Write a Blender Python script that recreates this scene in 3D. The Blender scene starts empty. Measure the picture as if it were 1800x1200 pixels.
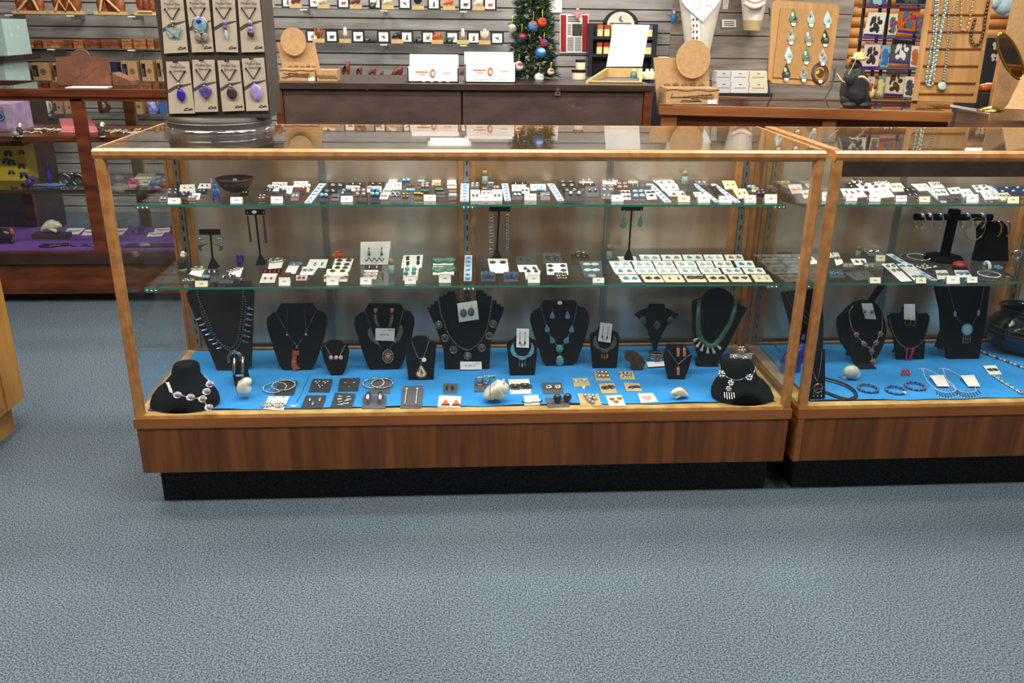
import bpy,math,random
from mathutils import Vector as V,Matrix as MX
random.seed(7)
SC=bpy.context.scene
COL=SC.collection
PI=math.pi
# ---------------------------------------------------------------- camera
CF,CL=1505.98,V((-0.02445,-2.17019,1.31985))
_p,_y,_r=0.360961,-0.064046,0.012725
_Z=MX.Rotation(_y,3,'Z')
FW=_Z@V((0,math.cos(_p),-math.sin(_p)))
_u=_Z@V((0,math.sin(_p),math.cos(_p)))
_x=_Z@V((1,0,0))
RT=math.cos(_r)*_x+math.sin(_r)*_u
UP=-math.sin(_r)*_x+math.cos(_r)*_u
cam=bpy.data.cameras.new('camera')
cam.sensor_width=36.0
cam.lens=CF/1800*36
cam.clip_start=0.05
co=bpy.data.objects.new('camera',cam)
COL.objects.link(co)
_m=MX((RT,UP,-FW)).transposed().to_4x4()
_m.translation=CL
co.matrix_world=_m
SC.camera=co
# ---------------------------------------------------------------- view, world, lamps
SC.view_settings.view_transform='Standard'
SC.view_settings.look='None'
SC.view_settings.gamma=1
SC.view_settings.use_curve_mapping=False
SC.view_settings.exposure=0.0
SC.cycles.transparent_max_bounces=32
SC.cycles.max_bounces=8
SC.cycles.use_denoising=True
wd=bpy.data.worlds.new('shop_light')
wd.use_nodes=True
SC.world=wd
wd.node_tree.nodes['Background'].inputs[0].default_value=(1.0,0.97,0.92,1)
wd.node_tree.nodes['Background'].inputs[1].default_value=0.40
def lamp(x,y,z,sx,sy,w,col=(1,0.95,0.87)):
    l=bpy.data.lights.new('ceiling_tube_light','AREA')
    l.shape='RECTANGLE';l.size=sx;l.size_y=sy;l.energy=w;l.color=col
    o=bpy.data.objects.new('ceiling_tube_light',l)
    o.location=(x,y,z)
    COL.objects.link(o)
LAMPS=[(-1.6,-0.9),(0.0,-0.9),(1.6,-0.9),(-1.6,0.45),(0.0,0.45),(1.6,0.45),(-1.6,2.9),(0.4,2.9),(2.4,2.9)]
for lx,ly in LAMPS:
    lamp(lx,ly,2.66,1.15,0.28,42)
# ---------------------------------------------------------------- helpers
def ray(u,v):
    return FW+(u-900)/CF*RT-(v-600)/CF*UP
def at(u,v,ax,val):
    d=ray(u,v);i='xyz'.index(ax)
    return CL+d*((val-CL[i])/d[i])
def lin(h):
    h=h.lstrip('#')
    r=[]
    for i in(0,2,4):
        c=int(h[i:i+2],16)/255
        r.append(c/12.92 if c<=0.04045 else((c+0.055)/1.055)**2.4)
    return(*r,1)
MATS={}
def nm(name):
    m=bpy.data.materials.new(name);m.use_nodes=True
    n=m.node_tree
    return m,n,n.nodes['Principled BSDF']
def P(name,col,rough=0.5,metal=0.0,var=0.12,scale=40.0,spec=0.5,col2=None,sx=(1,1,1),detail=3.0,lo=0.35,hi=0.65,bump=0.0):
    m,n,b=nm(name)
    b.inputs['Roughness'].default_value=rough
    b.inputs['Metallic'].default_value=metal
    b.inputs['Specular IOR Level'].default_value=spec
    c=lin(col)
    if var==0:
        b.inputs['Base Color'].default_value=c
        MATS[name]=m
        return m
    c2=lin(col2)if col2 else tuple(max(0,q*(1-2*var))for q in c[:3])+(1,)
    tc=n.nodes.new('ShaderNodeTexCoord')
    mp=n.nodes.new('ShaderNodeMapping');mp.inputs['Scale'].default_value=sx
    nz=n.nodes.new('ShaderNodeTexNoise');nz.inputs['Scale'].default_value=scale;nz.inputs['Detail'].default_value=detail
    rp=n.nodes.new('ShaderNodeValToRGB')
    rp.color_ramp.elements[0].position=lo;rp.color_ramp.elements[1].position=hi
    rp.color_ramp.elements[0].color=c2;rp.color_ramp.elements[1].color=c
    n.links.new(tc.outputs['Object'],mp.inputs[0]);n.links.new(mp.outputs[0],nz.inputs['Vector'])
    n.links.new(nz.outputs[0],rp.inputs[0]);n.links.new(rp.outputs[0],b.inputs['Base Color'])
    if bump:
        bp=n.nodes.new('ShaderNodeBump');bp.inputs['Strength'].default_value=bump;bp.inputs['Distance'].default_value=0.004
        n.links.new(nz.outputs[0],bp.inputs['Height']);n.links.new(bp.outputs[0],b.inputs['Normal'])
    MATS[name]=m
    return m
def glass_mat(name,tint,f0=0.04,k=0.85,rough=0.0):
    m=bpy.data.materials.new(name);m.use_nodes=True
    n=m.node_tree;n.nodes.clear()
    out=n.nodes.new('ShaderNodeOutputMaterial');mx=n.nodes.new('ShaderNodeMixShader')
    tr=n.nodes.new('ShaderNodeBsdfTransparent');gl=n.nodes.new('ShaderNodeBsdfGlossy')
    tr.inputs[0].default_value=(*tint,1);gl.inputs['Roughness'].default_value=rough
    lw=n.nodes.new('ShaderNodeLayerWeight');lw.inputs[0].default_value=0.5
    pw=n.nodes.new('ShaderNodeMath');pw.operation='POWER';pw.inputs[1].default_value=5
    ma=n.nodes.new('ShaderNodeMath');ma.operation='MULTIPLY_ADD';ma.inputs[1].default_value=k;ma.inputs[2].default_value=f0
    L=n.links.new
    L(lw.outputs['Facing'],pw.inputs[0]);L(pw.outputs[0],ma.inputs[0]);L(ma.outputs[0],mx.inputs[0])
    L(tr.outputs[0],mx.inputs[1]);L(gl.outputs[0],mx.inputs[2]);L(mx.outputs[0],out.inputs[0])
    MATS[name]=m
def emit_mat(name,col,s):
    m,n,b=nm(name)
    b.inputs['Base Color'].default_value=lin(col)
    b.inputs['Emission Color'].default_value=lin(col);b.inputs['Emission Strength'].default_value=s
    MATS[name]=m
class B:
    """collects shapes; build() links them as one mesh object"""
    def __init__(s,o=(0,0,0)):
        s.o=V(o);s.v=[];s.f=[];s.mi=[];s.ms=[];s.sm=[]
    def add(s,vs,fs,m,smooth=False):
        k=len(s.v)
        s.v+=[V(p)-s.o for p in vs]
        if m not in s.ms:s.ms.append(m)
        i=s.ms.index(m)
        for f in fs:
            s.f.append([a+k for a in f]);s.mi.append(i);s.sm.append(smooth)
        return s
    def box(s,c,d,m,R=None):
        c=V(c);vs=[]
        for x in(-.5,.5):
            for y in(-.5,.5):
                for z in(-.5,.5):
                    q=V((x*d[0],y*d[1],z*d[2]))
                    vs.append(c+(R@q if R else q))
        return s.add(vs,[(0,1,3,2),(4,6,7,5),(0,4,5,1),(2,3,7,6),(0,2,6,4),(1,5,7,3)],m)
    def bb(s,a,b,m):
        return s.box([(p+q)/2 for p,q in zip(a,b)],[abs(q-p)for p,q in zip(a,b)],m)
    def loft(s,rings,m,smooth=True,cap=True,closed=False):
        n=len(rings[0]);vs=[p for r in rings for p in r];fs=[]
        k=len(rings)
        for i in range(k if closed else k-1):
            a,b=i*n,((i+1)%k)*n
            for j in range(n):
                fs.append((a+j,a+(j+1)%n,b+(j+1)%n,b+j))
        s.add(vs,fs,m,smooth)
        if cap and not closed:
            s.add(list(rings[0])[::-1],[tuple(range(n))],m);s.add(list(rings[-1]),[tuple(range(n))],m)
        return s
    def lathe(s,prof,c,m,n=20,R=None,sy=1.0):
        c=V(c);rings=[]
        for r,z in prof:
            rg=[]
            for j in range(n):
                a=2*PI*j/n
                q=V((max(r,1e-5)*math.cos(a),max(r,1e-5)*math.sin(a)*sy,z))
                rg.append(c+(R@q if R else q))
            rings.append(rg)
        return s.loft(rings,m)
    def ball(s,c,r,m,n=10,R=None):
        if not hasattr(r,'__len__'):r=(r,r,r)
        c=V(c);k=max(4,n//2+1);rings=[]
        for i in range(k+1):
            t=PI*i/k;rg=[]
            for j in range(n):
                a=2*PI*j/n
                q=V((r[0]*(math.sin(t)+1e-4)*math.cos(a),r[1]*(math.sin(t)+1e-4)*math.sin(a),-r[2]*math.cos(t)))
                rg.append(c+(R@q if R else q))
            rings.append(rg)
        return s.loft(rings,m,cap=False)
    def tube(s,pts,r,m,n=6,closed=False):
        pts=[V(p)for p in pts];k=len(pts);rings=[]
        rr=r if hasattr(r,'__len__')else[r]*k
        up=None
        for i,p in enumerate(pts):
            a=pts[(i-1)%k]if closed or i else p
            b=pts[(i+1)%k]if closed or i<k-1 else p
            t=(b-a)
            t=t.normalized()if t.length>1e-9 else V((0,0,1))
            if up is None:
                up=V((0,0,1))if abs(t.z)<0.9 else V((0,1,0))
            e=t.cross(up)
            if e.length<1e-4:e=t.cross(V((1,0,0.3)))
            e.normalize();f=e.cross(t).normalized();up=f
            rings.append([p+rr[i]*(math.cos(2*PI*j/n)*e+math.sin(2*PI*j/n)*f)for j in range(n)])
        return s.loft(rings,m,closed=closed)
    def cyl(s,p,q,r,m,r2=None,n=12):
        return s.tube([p,q],[r,r if r2 is None else r2],m,n)
    def prism(s,pts,nv,m,bev=0.0):
        pts=[V(p)for p in pts];nv=V(nv);n=len(pts)
        c=sum(pts,V())/n
        if bev:
            ins=[p+(c-p).normalized()*bev for p in pts]
            rings=[pts,[p+nv*.8 for p in pts],[p+nv for p in ins]]
        else:
            rings=[pts,[p+nv for p in pts]]
        return s.loft(rings,m,smooth=False)
    def build(s,name,parent=None):
        me=bpy.data.meshes.new(name)
        me.from_pydata([tuple(p)for p in s.v],[],s.f)
        for m in s.ms:me.materials.append(MATS[m])
        me.polygons.foreach_set('material_index',s.mi)
        me.polygons.foreach_set('use_smooth',s.sm)
        me.update()
        o=bpy.data.objects.new(name,me)
        COL.objects.link(o)
        if parent is not None:o.parent=parent
        else:o.location=s.o
        return o
LAB={}
def tag(o,label,cat,group=None,kind=None):
    o['label']=label;o['category']=cat
    if group:o['group']=group
    if kind:o['kind']=kind
    LAB.setdefault(label,[]).append(o.name)
    return o
def thing(name,label,cat,loc,group=None):
    o=bpy.data.objects.new(name,None)
    o.empty_display_size=0.02
    COL.objects.link(o);o.location=loc
    return tag(o,label,cat,group)
def solo(b,name,label,cat,group=None):
    return tag(b.build(name),label,cat,group)
def struct(b,name):
    o=b.build(name);o['kind']='structure';return o
class PL:
    """a plane through p; t = angle of its up axis above the horizontal (0 lies flat, 90 stands), yaw turns it"""
    def __init__(s,p,t=0.0,yaw=0.0):
        s.p=V(p);t=math.radians(t);y=math.radians(yaw)
        s.ex=V((math.cos(y),math.sin(y),0))
        h=V((-math.sin(y),math.cos(y),0))
        s.ey=h*math.cos(t)+V((0,0,math.sin(t)))
        s.n=s.ex.cross(s.ey)
        s.R=MX((s.ex,s.ey,s.n)).transposed()
    def hit(s,u,v,h=0.0):
        d=ray(u,v);p=s.p+s.n*h
        return CL+d*((p-CL).dot(s.n)/d.dot(s.n))
    def loc(s,a,b,h=0.0):
        return s.p+s.ex*a+s.ey*b+s.n*h
def circ(pl,c,r,n=20,ry=None):
    return[c+pl.ex*r*math.cos(2*PI*i/n)+pl.ey*(ry or r)*math.sin(2*PI*i/n)for i in range(n)]
def text(s,parent,pl,c,h,m,name='lettering'):
    """small raised lettering converted to a mesh"""
    cu=bpy.data.curves.new(name,'FONT');cu.body=s;cu.size=h;cu.align_x='CENTER';cu.align_y='CENTER';cu.resolution_u=2
    o=bpy.data.objects.new(name,cu);COL.objects.link(o)
    dg=bpy.context.evaluated_depsgraph_get()
    me=bpy.data.meshes.new_from_object(o.evaluated_get(dg))
    bpy.data.objects.remove(o)
    mt=pl.R.to_4x4();mt.translation=c
    me.transform(mt)
    me.materials.clear();me.materials.append(MATS[m])
    q=bpy.data.objects.new(name,me);COL.objects.link(q)
    if parent is not None:
        q.parent=parent
        base=parent
        while base.parent is not None:base=base.parent
        me.transform(MX.Translation(-base.location))
    return q
# ---------------------------------------------------------------- materials
P('wall_paint','9a948c',0.8)
P('oak_frame','b3804c',0.34,scale=30,sx=(1,1,1),col2='996638',var=.2,spec=.5,detail=6)
P('pale_wood','c9a468',0.5,scale=18,col2='a97f45')
P('walnut','7c4719',0.32,scale=15,sx=(2.2,1,.16),col2='57300f',detail=7,lo=.34,hi=.66)
P('base_cap','93592a',0.35,scale=16,sx=(.2,1,2),col2='7e4a20')
P('black_kick','3c4045',0.95,scale=300,col2='25282c',bump=.4,spec=.1)
P('blue_cloth','2a8fd8',0.85,scale=9,col2='2384cc',bump=.05)
P('steel','9d9b93',0.35,.8,var=.06)
P('slot_black','1a1a1c',.7,var=0)
P('door_board','e0d3c3',0.25,.6,scale=1.5,sx=(3,1,.45),col2='ab8462',detail=4,lo=.36,hi=.62,spec=.6)  # pale and brown zones partly put blurred reflections into the board colour
P('chrome','d6d6d2',0.16,1.0,var=0)
P('silver','cfccc6',0.24,1.0,var=.1,scale=400)
P('dark_silver','8b8983',0.34,1.0,var=.2,scale=300)
P('pewter','6d6a66',.35,.9,var=.15,scale=300)
P('gold','d1a640',.25,1.0,var=0)
P('velvet','0b0b0e',0.95,var=0,spec=.12)
P('leather','161517',.5,var=0,spec=.3)
P('black','17171a',.45,var=0,spec=.35)
P('white_card','f1efe8',.6,var=.02,scale=60)
P('cream_card','efe6c4',.6,var=.03)
P('grey_card','55555a',.6,var=.06)
P('dark_card','35353b',.6,var=.08)
P('navy_card','1c2340',.5,var=.08)
P('black_card','17161a',.4,var=.08)
P('brown_card','4a3426',.5,var=.1)
P('tan_card','c2a878',.65,var=.05)
P('yellow_card','ece3a0',.6,var=.03)
P('pink_card','eccfd0',.6,var=.03)
P('turquoise','57a9bd',.35,var=.16,scale=260,col2='3c8397')
P('sky_stone','8cc5e0',.3,var=.1,scale=220)
P('pale_stone','b6d6d4',.3,var=.1,scale=220)
P('green_stone','5b8676',.35,var=.16,scale=200)
P('jade','9aa893',.35,var=.15,scale=160)
P('grey_stone','8f8f84',.35,var=.18,scale=200)
P('blue_stone','3f7fc0',.3,var=.12,scale=300)
P('purple_stone','7c6a96',.3,var=.14,scale=300)
P('coral','b4502e',.35,var=.18,scale=160)
P('orange_stone','d2743a',.3,var=.12,scale=200)
P('pink_stone','d0aeb0',.3,var=.14,scale=260)
P('pearl','ece7df',.25,var=.04)
P('brown_bead','6b4630',.4,var=.16)
P('red_bead','a6262a',.35,var=.1)
P('onyx','2a262b',.2,var=.1)
P('white_marble','e6e4d6',.3,var=.06,scale=30,col2='cfd0bb')
P('bone','e6ddc8',.4,var=.06,scale=40,col2='d2c3a2')
P('pinkish_tag','eadfe0',.6,var=0)
P('bead_band','6fa3d6',.5,scale=120,col2='b9d4ec',lo=.45,hi=.55,var=.2)
P('band_edge','dfe6ee',.5,var=.05)
P('band_deep','3f74b4',.5,var=.1)
P('cork','b08a5c',.8,scale=120,col2='8a673f')
P('chips','7d9a92',.5,scale=420,col2='b8c9bf',var=.2)
P('ink','4a4a50',.7,var=0)
P('cord','1f1d20',.6,var=0)
P('purple_paint','4b3aa0',.4,scale=120,col2='31206f')
P('blue_paint','3a74b8',.4,scale=150,col2='27508c')
P('magenta','b0306a',.5,var=.1)
P('pink_wood','d97f8e',.5,var=.05)
P('orange_paint','e0662a',.4,scale=120,col2='b8481c')
P('eagle_brown','4f4338',.6,scale=160,col2='2c241e')
P('eagle_white','f0ece2',.6,var=.05)
P('beak','d9ac3a',.5,var=0)
P('agate','4b3428',.25,scale=60,col2='2a1f1c')
glass_mat('pane',(.975,.985,.98),.035,.75)
glass_mat('top_pane',(.96,.975,.968),.05,.85)
glass_mat('shelf_glass',(.965,.985,.978),.045,.8)
P('glass_edge','2f7d70',.15,var=0,spec=.6)
glass_mat('acrylic',(.95,.95,.97),.3,.6,.08)
glass_mat('bottle_glass',(.86,.92,.9),.08,.8)
# carpet
m,n,b=nm('carpet')
MATS['carpet']=m
tc=n.nodes.new('ShaderNodeTexCoord')
n1=n.nodes.new('ShaderNodeTexNoise');n1.inputs['Scale'].default_value=250;n1.inputs['Detail'].default_value=2
n2=n.nodes.new('ShaderNodeTexNoise');n2.inputs['Scale'].default_value=1.6;n2.inputs['Detail'].default_value=3
r1=n.nodes.new('ShaderNodeValToRGB');e=r1.color_ramp.elements
e[0].position=.4;e[0].color=lin('36424c');e[1].position=.62;e[1].color=lin('758490')
r2=n.nodes.new('ShaderNodeValToRGB');e=r2.color_ramp.elements
e[0].position=.35;e[0].color=(.84,.84,.86,1);e[1].position=.65;e[1].color=(1,1,1,1)
mu=n.nodes.new('ShaderNodeMixRGB');mu.blend_type='MULTIPLY';mu.inputs[0].default_value=1
bp=n.nodes.new('ShaderNodeBump');bp.inputs['Strength'].default_value=.35;bp.inputs['Distance'].default_value=.003
n.links.new(tc.outputs['Object'],n1.inputs['Vector']);n.links.new(tc.outputs['Object'],n2.inputs['Vector'])
n.links.new(n1.outputs[0],r1.inputs[0]);n.links.new(n2.outputs[0],r2.inputs[0])
n.links.new(r1.outputs[0],mu.inputs[1]);n.links.new(r2.outputs[0],mu.inputs[2])
n.links.new(mu.outputs[0],b.inputs['Base Color']);n.links.new(n1.outputs[0],bp.inputs['Height']);n.links.new(bp.outputs[0],b.inputs['Normal'])
b.inputs['Roughness'].default_value=.95;b.inputs['Specular IOR Level'].default_value=.15
# ---------------------------------------------------------------- room shell
P('slat_grey','a8a4a1',.7,scale=5,sx=(.6,1,5),col2='8b8786',detail=5)
P('groove_brown','a87f60',.6,var=.1)
P('barn_wood','a3978b',.85,scale=4,sx=(.7,1,6),col2='756b61',detail=6,lo=.3,hi=.7)
P('log_pine','d79a58',.5,scale=5,sx=(.6,1,2),col2='a8632a',detail=5)
P('dark_gap','2a211c',.9,var=0)
P('ceiling_tile','d8d4cc',.9,scale=60)
WY=4.0
b=B();b.bb((-5,-5,-.06),(6,4.3,0),'carpet');struct(b,'floor')
b=B();b.bb((-5,-5,2.7),(6,4.3,2.76),'ceiling_tile');struct(b,'ceiling')
emit_mat('tube_glow','fff4e0',2.5)
for i,(lx,ly)in enumerate(LAMPS):
    t=thing('ceiling_light','long white ceiling light fitting, number %d'%(i+1),'ceiling light',(lx,ly,2.7),'ceiling lights')
    t['label']='long white fluorescent fitting on the ceiling above the cases'
    q=B((lx,ly,2.7));q.bb((lx-.62,ly-.17,2.67),(lx+.62,ly+.17,2.7),'wall_paint');q.build('housing',t)
XW=[-5.0,at(1175,100,'y',WY).x,at(1488,100,'y',WY).x,6.0]
b=B((0,WY,0));b.bb((-5,WY+.02,0),(XW[1],WY+.1,2.7),'groove_brown')
zg=at(700,54.6,'y',WY).z;sp=.0745
z=zg-18*sp
while z<2.7:
    b.bb((-5,WY,max(z+.009,0)),(XW[1],WY+.02,min(z+sp,2.7)),'slat_grey');z+=sp
struct(b,'wall_back')
b=B((0,WY,0));b.bb((XW[1],WY+.02,0),(XW[2],WY+.1,2.7),'dark_gap')
zg=at(1300,64,'y',WY).z;sp=.148;z=zg-9*sp
k=0
while z<2.7:
    b.bb((XW[1],WY-.004*(k%3),max(z+.006,0)),(XW[2],WY+.02,min(z+sp,2.7)),'barn_wood');z+=sp;k+=1
struct(b,'wall_barnwood')
b=B((0,WY,0));b.bb((XW[2],WY+.05,0),(6,WY+.1,2.7),'dark_gap')
z=.03
while z<2.68:
    b.tube([(XW[2],WY+.05,z),(6,WY+.05,z)],.036,'log_pine',10);z+=.068
struct(b,'wall_log')
b=B();b.bb((-5,-5,0),(-4.9,4.1,2.7),'wall_paint');struct(b,'wall_left')
P('shop_wall','d6c8b4',.7,scale=.9,sx=(1.6,1,.5),col2='8f735b',lo=.4,hi=.6)
b=B((0,-4.9,0));b.bb((-4.9,-5,0),(6,-4.9,2.7),'shop_wall');struct(b,'wall_front')

# ---------------------------------------------------------------- the two big cases
P('dark_taupe','84725f',.6)
HT,DP,ZB,ZK=1.0088,.534,.286,.117
Z1,Z2,ZD=.836,.608,.2925
def showcase(x0,y0,W,th,label,siderail,bays):
    o=V((x0,y0,0))
    t=thing('display_case',label,'display case',o)
    t.rotation_euler=(0,0,th)
    def N():return B()
    b=N();b.bb((.002,-.001,ZK),(W-.002,DP,ZB-.03),'walnut')
    if siderail>.01:b.bb((0,-.003,ZK),(.018,DP,ZB-.03),'base_cap')
    b.build('base_panel',t)
    if siderail>.01:b=N();b.bb((.03,.03,.94),(W-.03,.07,HT-.026),'dark_taupe');b.build('light_valance',t)
    b=N();b.bb((-.003,-.004,ZB-.031),(W+.004,DP,ZB-.002),'base_cap');b.build('base_cap',t)
    b=N();b.bb((.03,.045,0),(W-.03,DP-.03,ZK),'black_kick');b.build('kick_plate',t)
    b=N();b.bb((.004,.002,ZB-.002),(W-.004,.03,ZB+.006),'pale_wood');b.bb((.004,.03,ZB-.002),(W-.004,DP-.01,ZB+.002),'pale_wood')
    for x in(.004,W-.034):b.bb((x,.03,ZB+.002),(x+.03,DP-.02,ZB+.006),'pale_wood')
    b.build('deck_board',t)
    for x in(0,W-.024):
        b=N();rg=[]
        for z,g in((ZB-.002,0),(HT-.02,0)):
            rg.append([V((x+g+cx,cy,z))for cx,cy in((0,.004),(.004,0),(.02,0),(.024,.004),(.024,.022),(.02,.026),(.004,.026),(0,.022))])
        b.loft(rg,'oak_frame',smooth=False);b.build('front_post',t)
    b=N();rg=[]
    for x in(-.001,W+.001):
        rg.append([V((x,cy,cz))for cy,cz in((0,HT-.022),(-.003,HT-.014),(-.002,HT-.004),(.006,HT+.001),(.02,HT+.001),(.026,HT-.004),(.026,HT-.02),(.02,HT-.026),(.006,HT-.026))])
    b.loft(rg,'oak_frame',smooth=False);b.build('top_rail',t)
    for x,wd_ in((0,siderail),(W-.008,.008)):
        b=N();b.bb((x,.026,HT-.022),(x+wd_,DP,HT+.002),'oak_frame');b.build('side_rail',t)
    b=N();b.bb((0,DP-.012,HT-.02),(W,DP,HT+.001),'oak_frame');b.build('back_rail',t)
    b=N();b.bb((.008,.02,HT-.004),(W-.008,DP-.004,HT+.002),'top_pane');b.build('top_glass',t)
    b=N();b.bb((.02,.012,ZB),(W-.02,.016,HT-.018),'pane');b.build('front_glass',t)
    for x in(.006,W-.01):
        b=N();b.bb((x,.026,ZB),(x+.004,DP-.02,HT-.01),'pane');b.build('side_glass',t)
    # back posts, perforated standards, sliding boards
    yb=.497
    for k in range(bays+1):
        xs=.036+(W-.072)*k/bays
        c=0<k<bays
        b=N()
        for g in(-.026,.010):
            b.bb((xs+g,yb,ZB),(xs+g+.016,yb+.028,HT-.02),'oak_frame')
        if not c:
            b.bb((xs-.036 if k==0 else xs+.028,yb+.002,ZB),(xs-.028 if k==0 else xs+.036,yb+.03,HT-.02),'oak_frame')
        b.build('back_post',t)
        b=N();b.bb((xs-.009,yb-.004,ZB+.004),(xs+.009,yb+.02,HT-.022),'steel')
        z=ZB+.03
        while z<HT-.05:
            b.bb((xs-.0022,yb-.0048,z),(xs+.0022,yb-.0042,z+.016),'slot_black');z+=.034
        b.build('shelf_standard',t)
    nb=bays*2
    for k in range(nb):
        xa,xb=.02+(W-.04)*k/nb,.02+(W-.04)*(k+1)/nb
        yk=.516+.006*(k%2)
        b=N();b.bb((xa,yk,ZB+.006),(xb+.012,yk+.005,HT-.02),'door_board');d=b.build('sliding_door',t)
        if k%2==0:
            b=N();b.bb((xb-.008,yk-.006,ZB+.006),(xb+.012,yk-.001,HT-.02),'steel');b.bb((xb+.002,yk-.009,ZB+.006),(xb+.006,yk-.005,HT-.02),'steel');b.build('door_edge',d)
    b=N();b.bb((.02,.49,ZB+.002),(W-.02,.512,ZB+.012),'oak_frame');b.bb((.02,.506,ZB+.012),(W-.02,.514,ZB+.02),'slot_black');b.build('door_track',t)
    # shelf brackets
    for zz,yf in((Z1,.18),(Z2,.16)):
        for k in range(bays+1):
            xs=.036+(W-.072)*k/bays
            b=N()
            for g in(-.004,.002)if 0<k<bays else(-.001,):
                rg=[[V((xs+g,yb-.004,zz-.045)),V((xs+g+.002,yb-.004,zz-.045)),V((xs+g+.002,yb-.004,zz-.006)),V((xs+g,yb-.004,zz-.006))],
                      [V((xs+g,yf+.004,zz-.014)),V((xs+g+.002,yf+.004,zz-.014)),V((xs+g+.002,yf+.004,zz-.006)),V((xs+g,yf+.004,zz-.006))]]
                b.loft(rg,'chrome',smooth=False)
            b.bb((xs-.018,yf-.003,zz-.011),(xs+.018,yf+.012,zz-.0065),'chrome')
            for g in(-.012,0,.012):b.ball((xs+g,yf-.001,zz-.009),.004,'chrome',6)
            b.build('shelf_bracket',t)
    return t
case_a=showcase(-.915,0,1.83,0,'long oak framed glass jewelry case with walnut base, whole in view',.008,2)
case_b=showcase(.9411,-.0005,1.83,.00996,'second oak framed glass jewelry case, cut off by the picture edge',.026,2)
def gshelf(x0,x1,z,y0,label,th=0.0,org=(0,0)):
    o=V((org[0],org[1],0))
    t=thing('glass_shelf',label,'glass shelf',(o.x,o.y,z-.003));t.rotation_euler=(0,0,th)
    b=B((0,0,z-.003));b.bb((x0,y0+.001,z-.006),(x1,.494,z),'shelf_glass');b.build('pane',t)
    b=B((0,0,z-.003));b.bb((x0,y0,z-.006),(x1,y0+.001,z),'glass_edge');b.build('polished_edge',t)
gshelf(-.898,.898,Z1,.18,'upper glass shelf inside the long case')
gshelf(-.898,.898,Z2,.16,'lower glass shelf inside the long case')
gshelf(.017,1.813,Z1,.18,'upper glass shelf inside the second case',.00996,(.9411,0))
gshelf(.017,1.813,Z2,.16,'lower glass shelf inside the second case',.00996,(.9411,0))
def cloth(xa,xb,label,y0=.034):
    o=V(((xa+xb)/2,.25,ZB+.0025));b=B(o);n=40;rg=[]
    for i in range(n+1):
        x=xa+(xb-xa)*i/n
        w=.004*math.sin(i*.55)+.003*math.sin(i*1.7);h=.001*(1+math.sin(i*.8))
        rg.append([V((x,y0+w,ZB+.0065)),V((x,y0+w-.002,ZB+.0085+h)),V((x,y0+w+.006,ZD-.0005)),V((x,.487,ZD-.0005)),V((x,.487,ZB+.0065))])
    b.loft(rg,'blue_cloth',smooth=False)
    solo(b,'blue_cloth',label,'cloth')
cloth(-.888,.872,'bright blue cloth lining the deck of the long case')
cloth(.985,2.72,'bright blue cloth lining the deck of the second case')

# ---------------------------------------------------------------- dark wood case at the far side of the aisle
P('mahogany','6b3418',.35,scale=8,sx=(.5,1,3),col2='43200f',detail=5)
P('dark_wood','3d2a22',.4,scale=7,sx=(.6,1,4),col2='271a16',detail=6)
P('purple_cloth','6c3f9c',.85,var=.05,scale=20)
YL,XL,XR=1.9,-3.3,-1.28
t=thing('wooden_case','dark wooden glass case holding souvenirs on a purple cloth','display case',(-2.3,YL,0))
O=(-2.3,YL,0)
zr0,zr1=at(150,178,'y',YL).z,at(150,157,'y',YL).z
b=B(O);b.bb((XL,YL-.01,zr0+.02),(XR,YL+.03,zr1),'mahogany');b.bb((XL,YL,zr0),(XR,YL+.025,zr0+.022),'mahogany');b.bb((XL,YL+.5,zr0),(XR,YL+.53,zr1),'mahogany');b.build('top_frame',t)
b=B(O);b.bb((XL,YL+.02,zr1-.006),(XR,YL+.5,zr1),'top_pane');b.build('top_glass',t)
b=B(O);b.bb((XL,YL,.05),(XR,YL+.53,.255),'mahogany');b.bb((XL,YL-.012,.2),(XR,YL,.25),'dark_wood');b.build('base_panel',t)
b=B(O);b.bb((XL+.03,YL+.05,0),(XR-.03,YL+.5,.05),'black_kick');b.build('kick_plate',t)
xp=at(137,200,'y',YL).x
for x,y in((xp,YL),(xp+1.3-.86,YL),(XL,YL),(at(232,230,'y',YL+.5).x,YL+.5),(at(25,230,'y',YL+.5).x,YL+.5)):
    b=B(O);b.bb((x-.026,y,.255),(x+.026,y+.03,zr0+.01),'mahogany');b.build('post',t)
for v,yy in((240,YL+.02),(333,YL+.02)):
    z=at(60,v,'y',YL+.02).z
    b=B(O);b.bb((XL,YL+.02,z-.02),(XR,YL+.5,z),'mahogany' if v==240 else 'shelf_glass')
    if v!=240:b.bb((XL,YL+.02,z-.02),(XR,YL+.03,z-.002),'dark_wood')
    b.build('shelf',t)
b=B(O);b.bb((XL,YL+.01,.255),(XR,YL+.014,zr0),'pane');b.build('front_glass',t)
b=B(O);b.bb((XL,YL+.515,.255),(XR,YL+.519,zr0),'pane');b.build('back_glass',t)
b=B(O);b.bb((XL,YL+.03,.255),(XR,YL+.5,.262),'purple_cloth');solo(b,'purple_cloth','purple cloth lining the dark wooden case','cloth')

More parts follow.
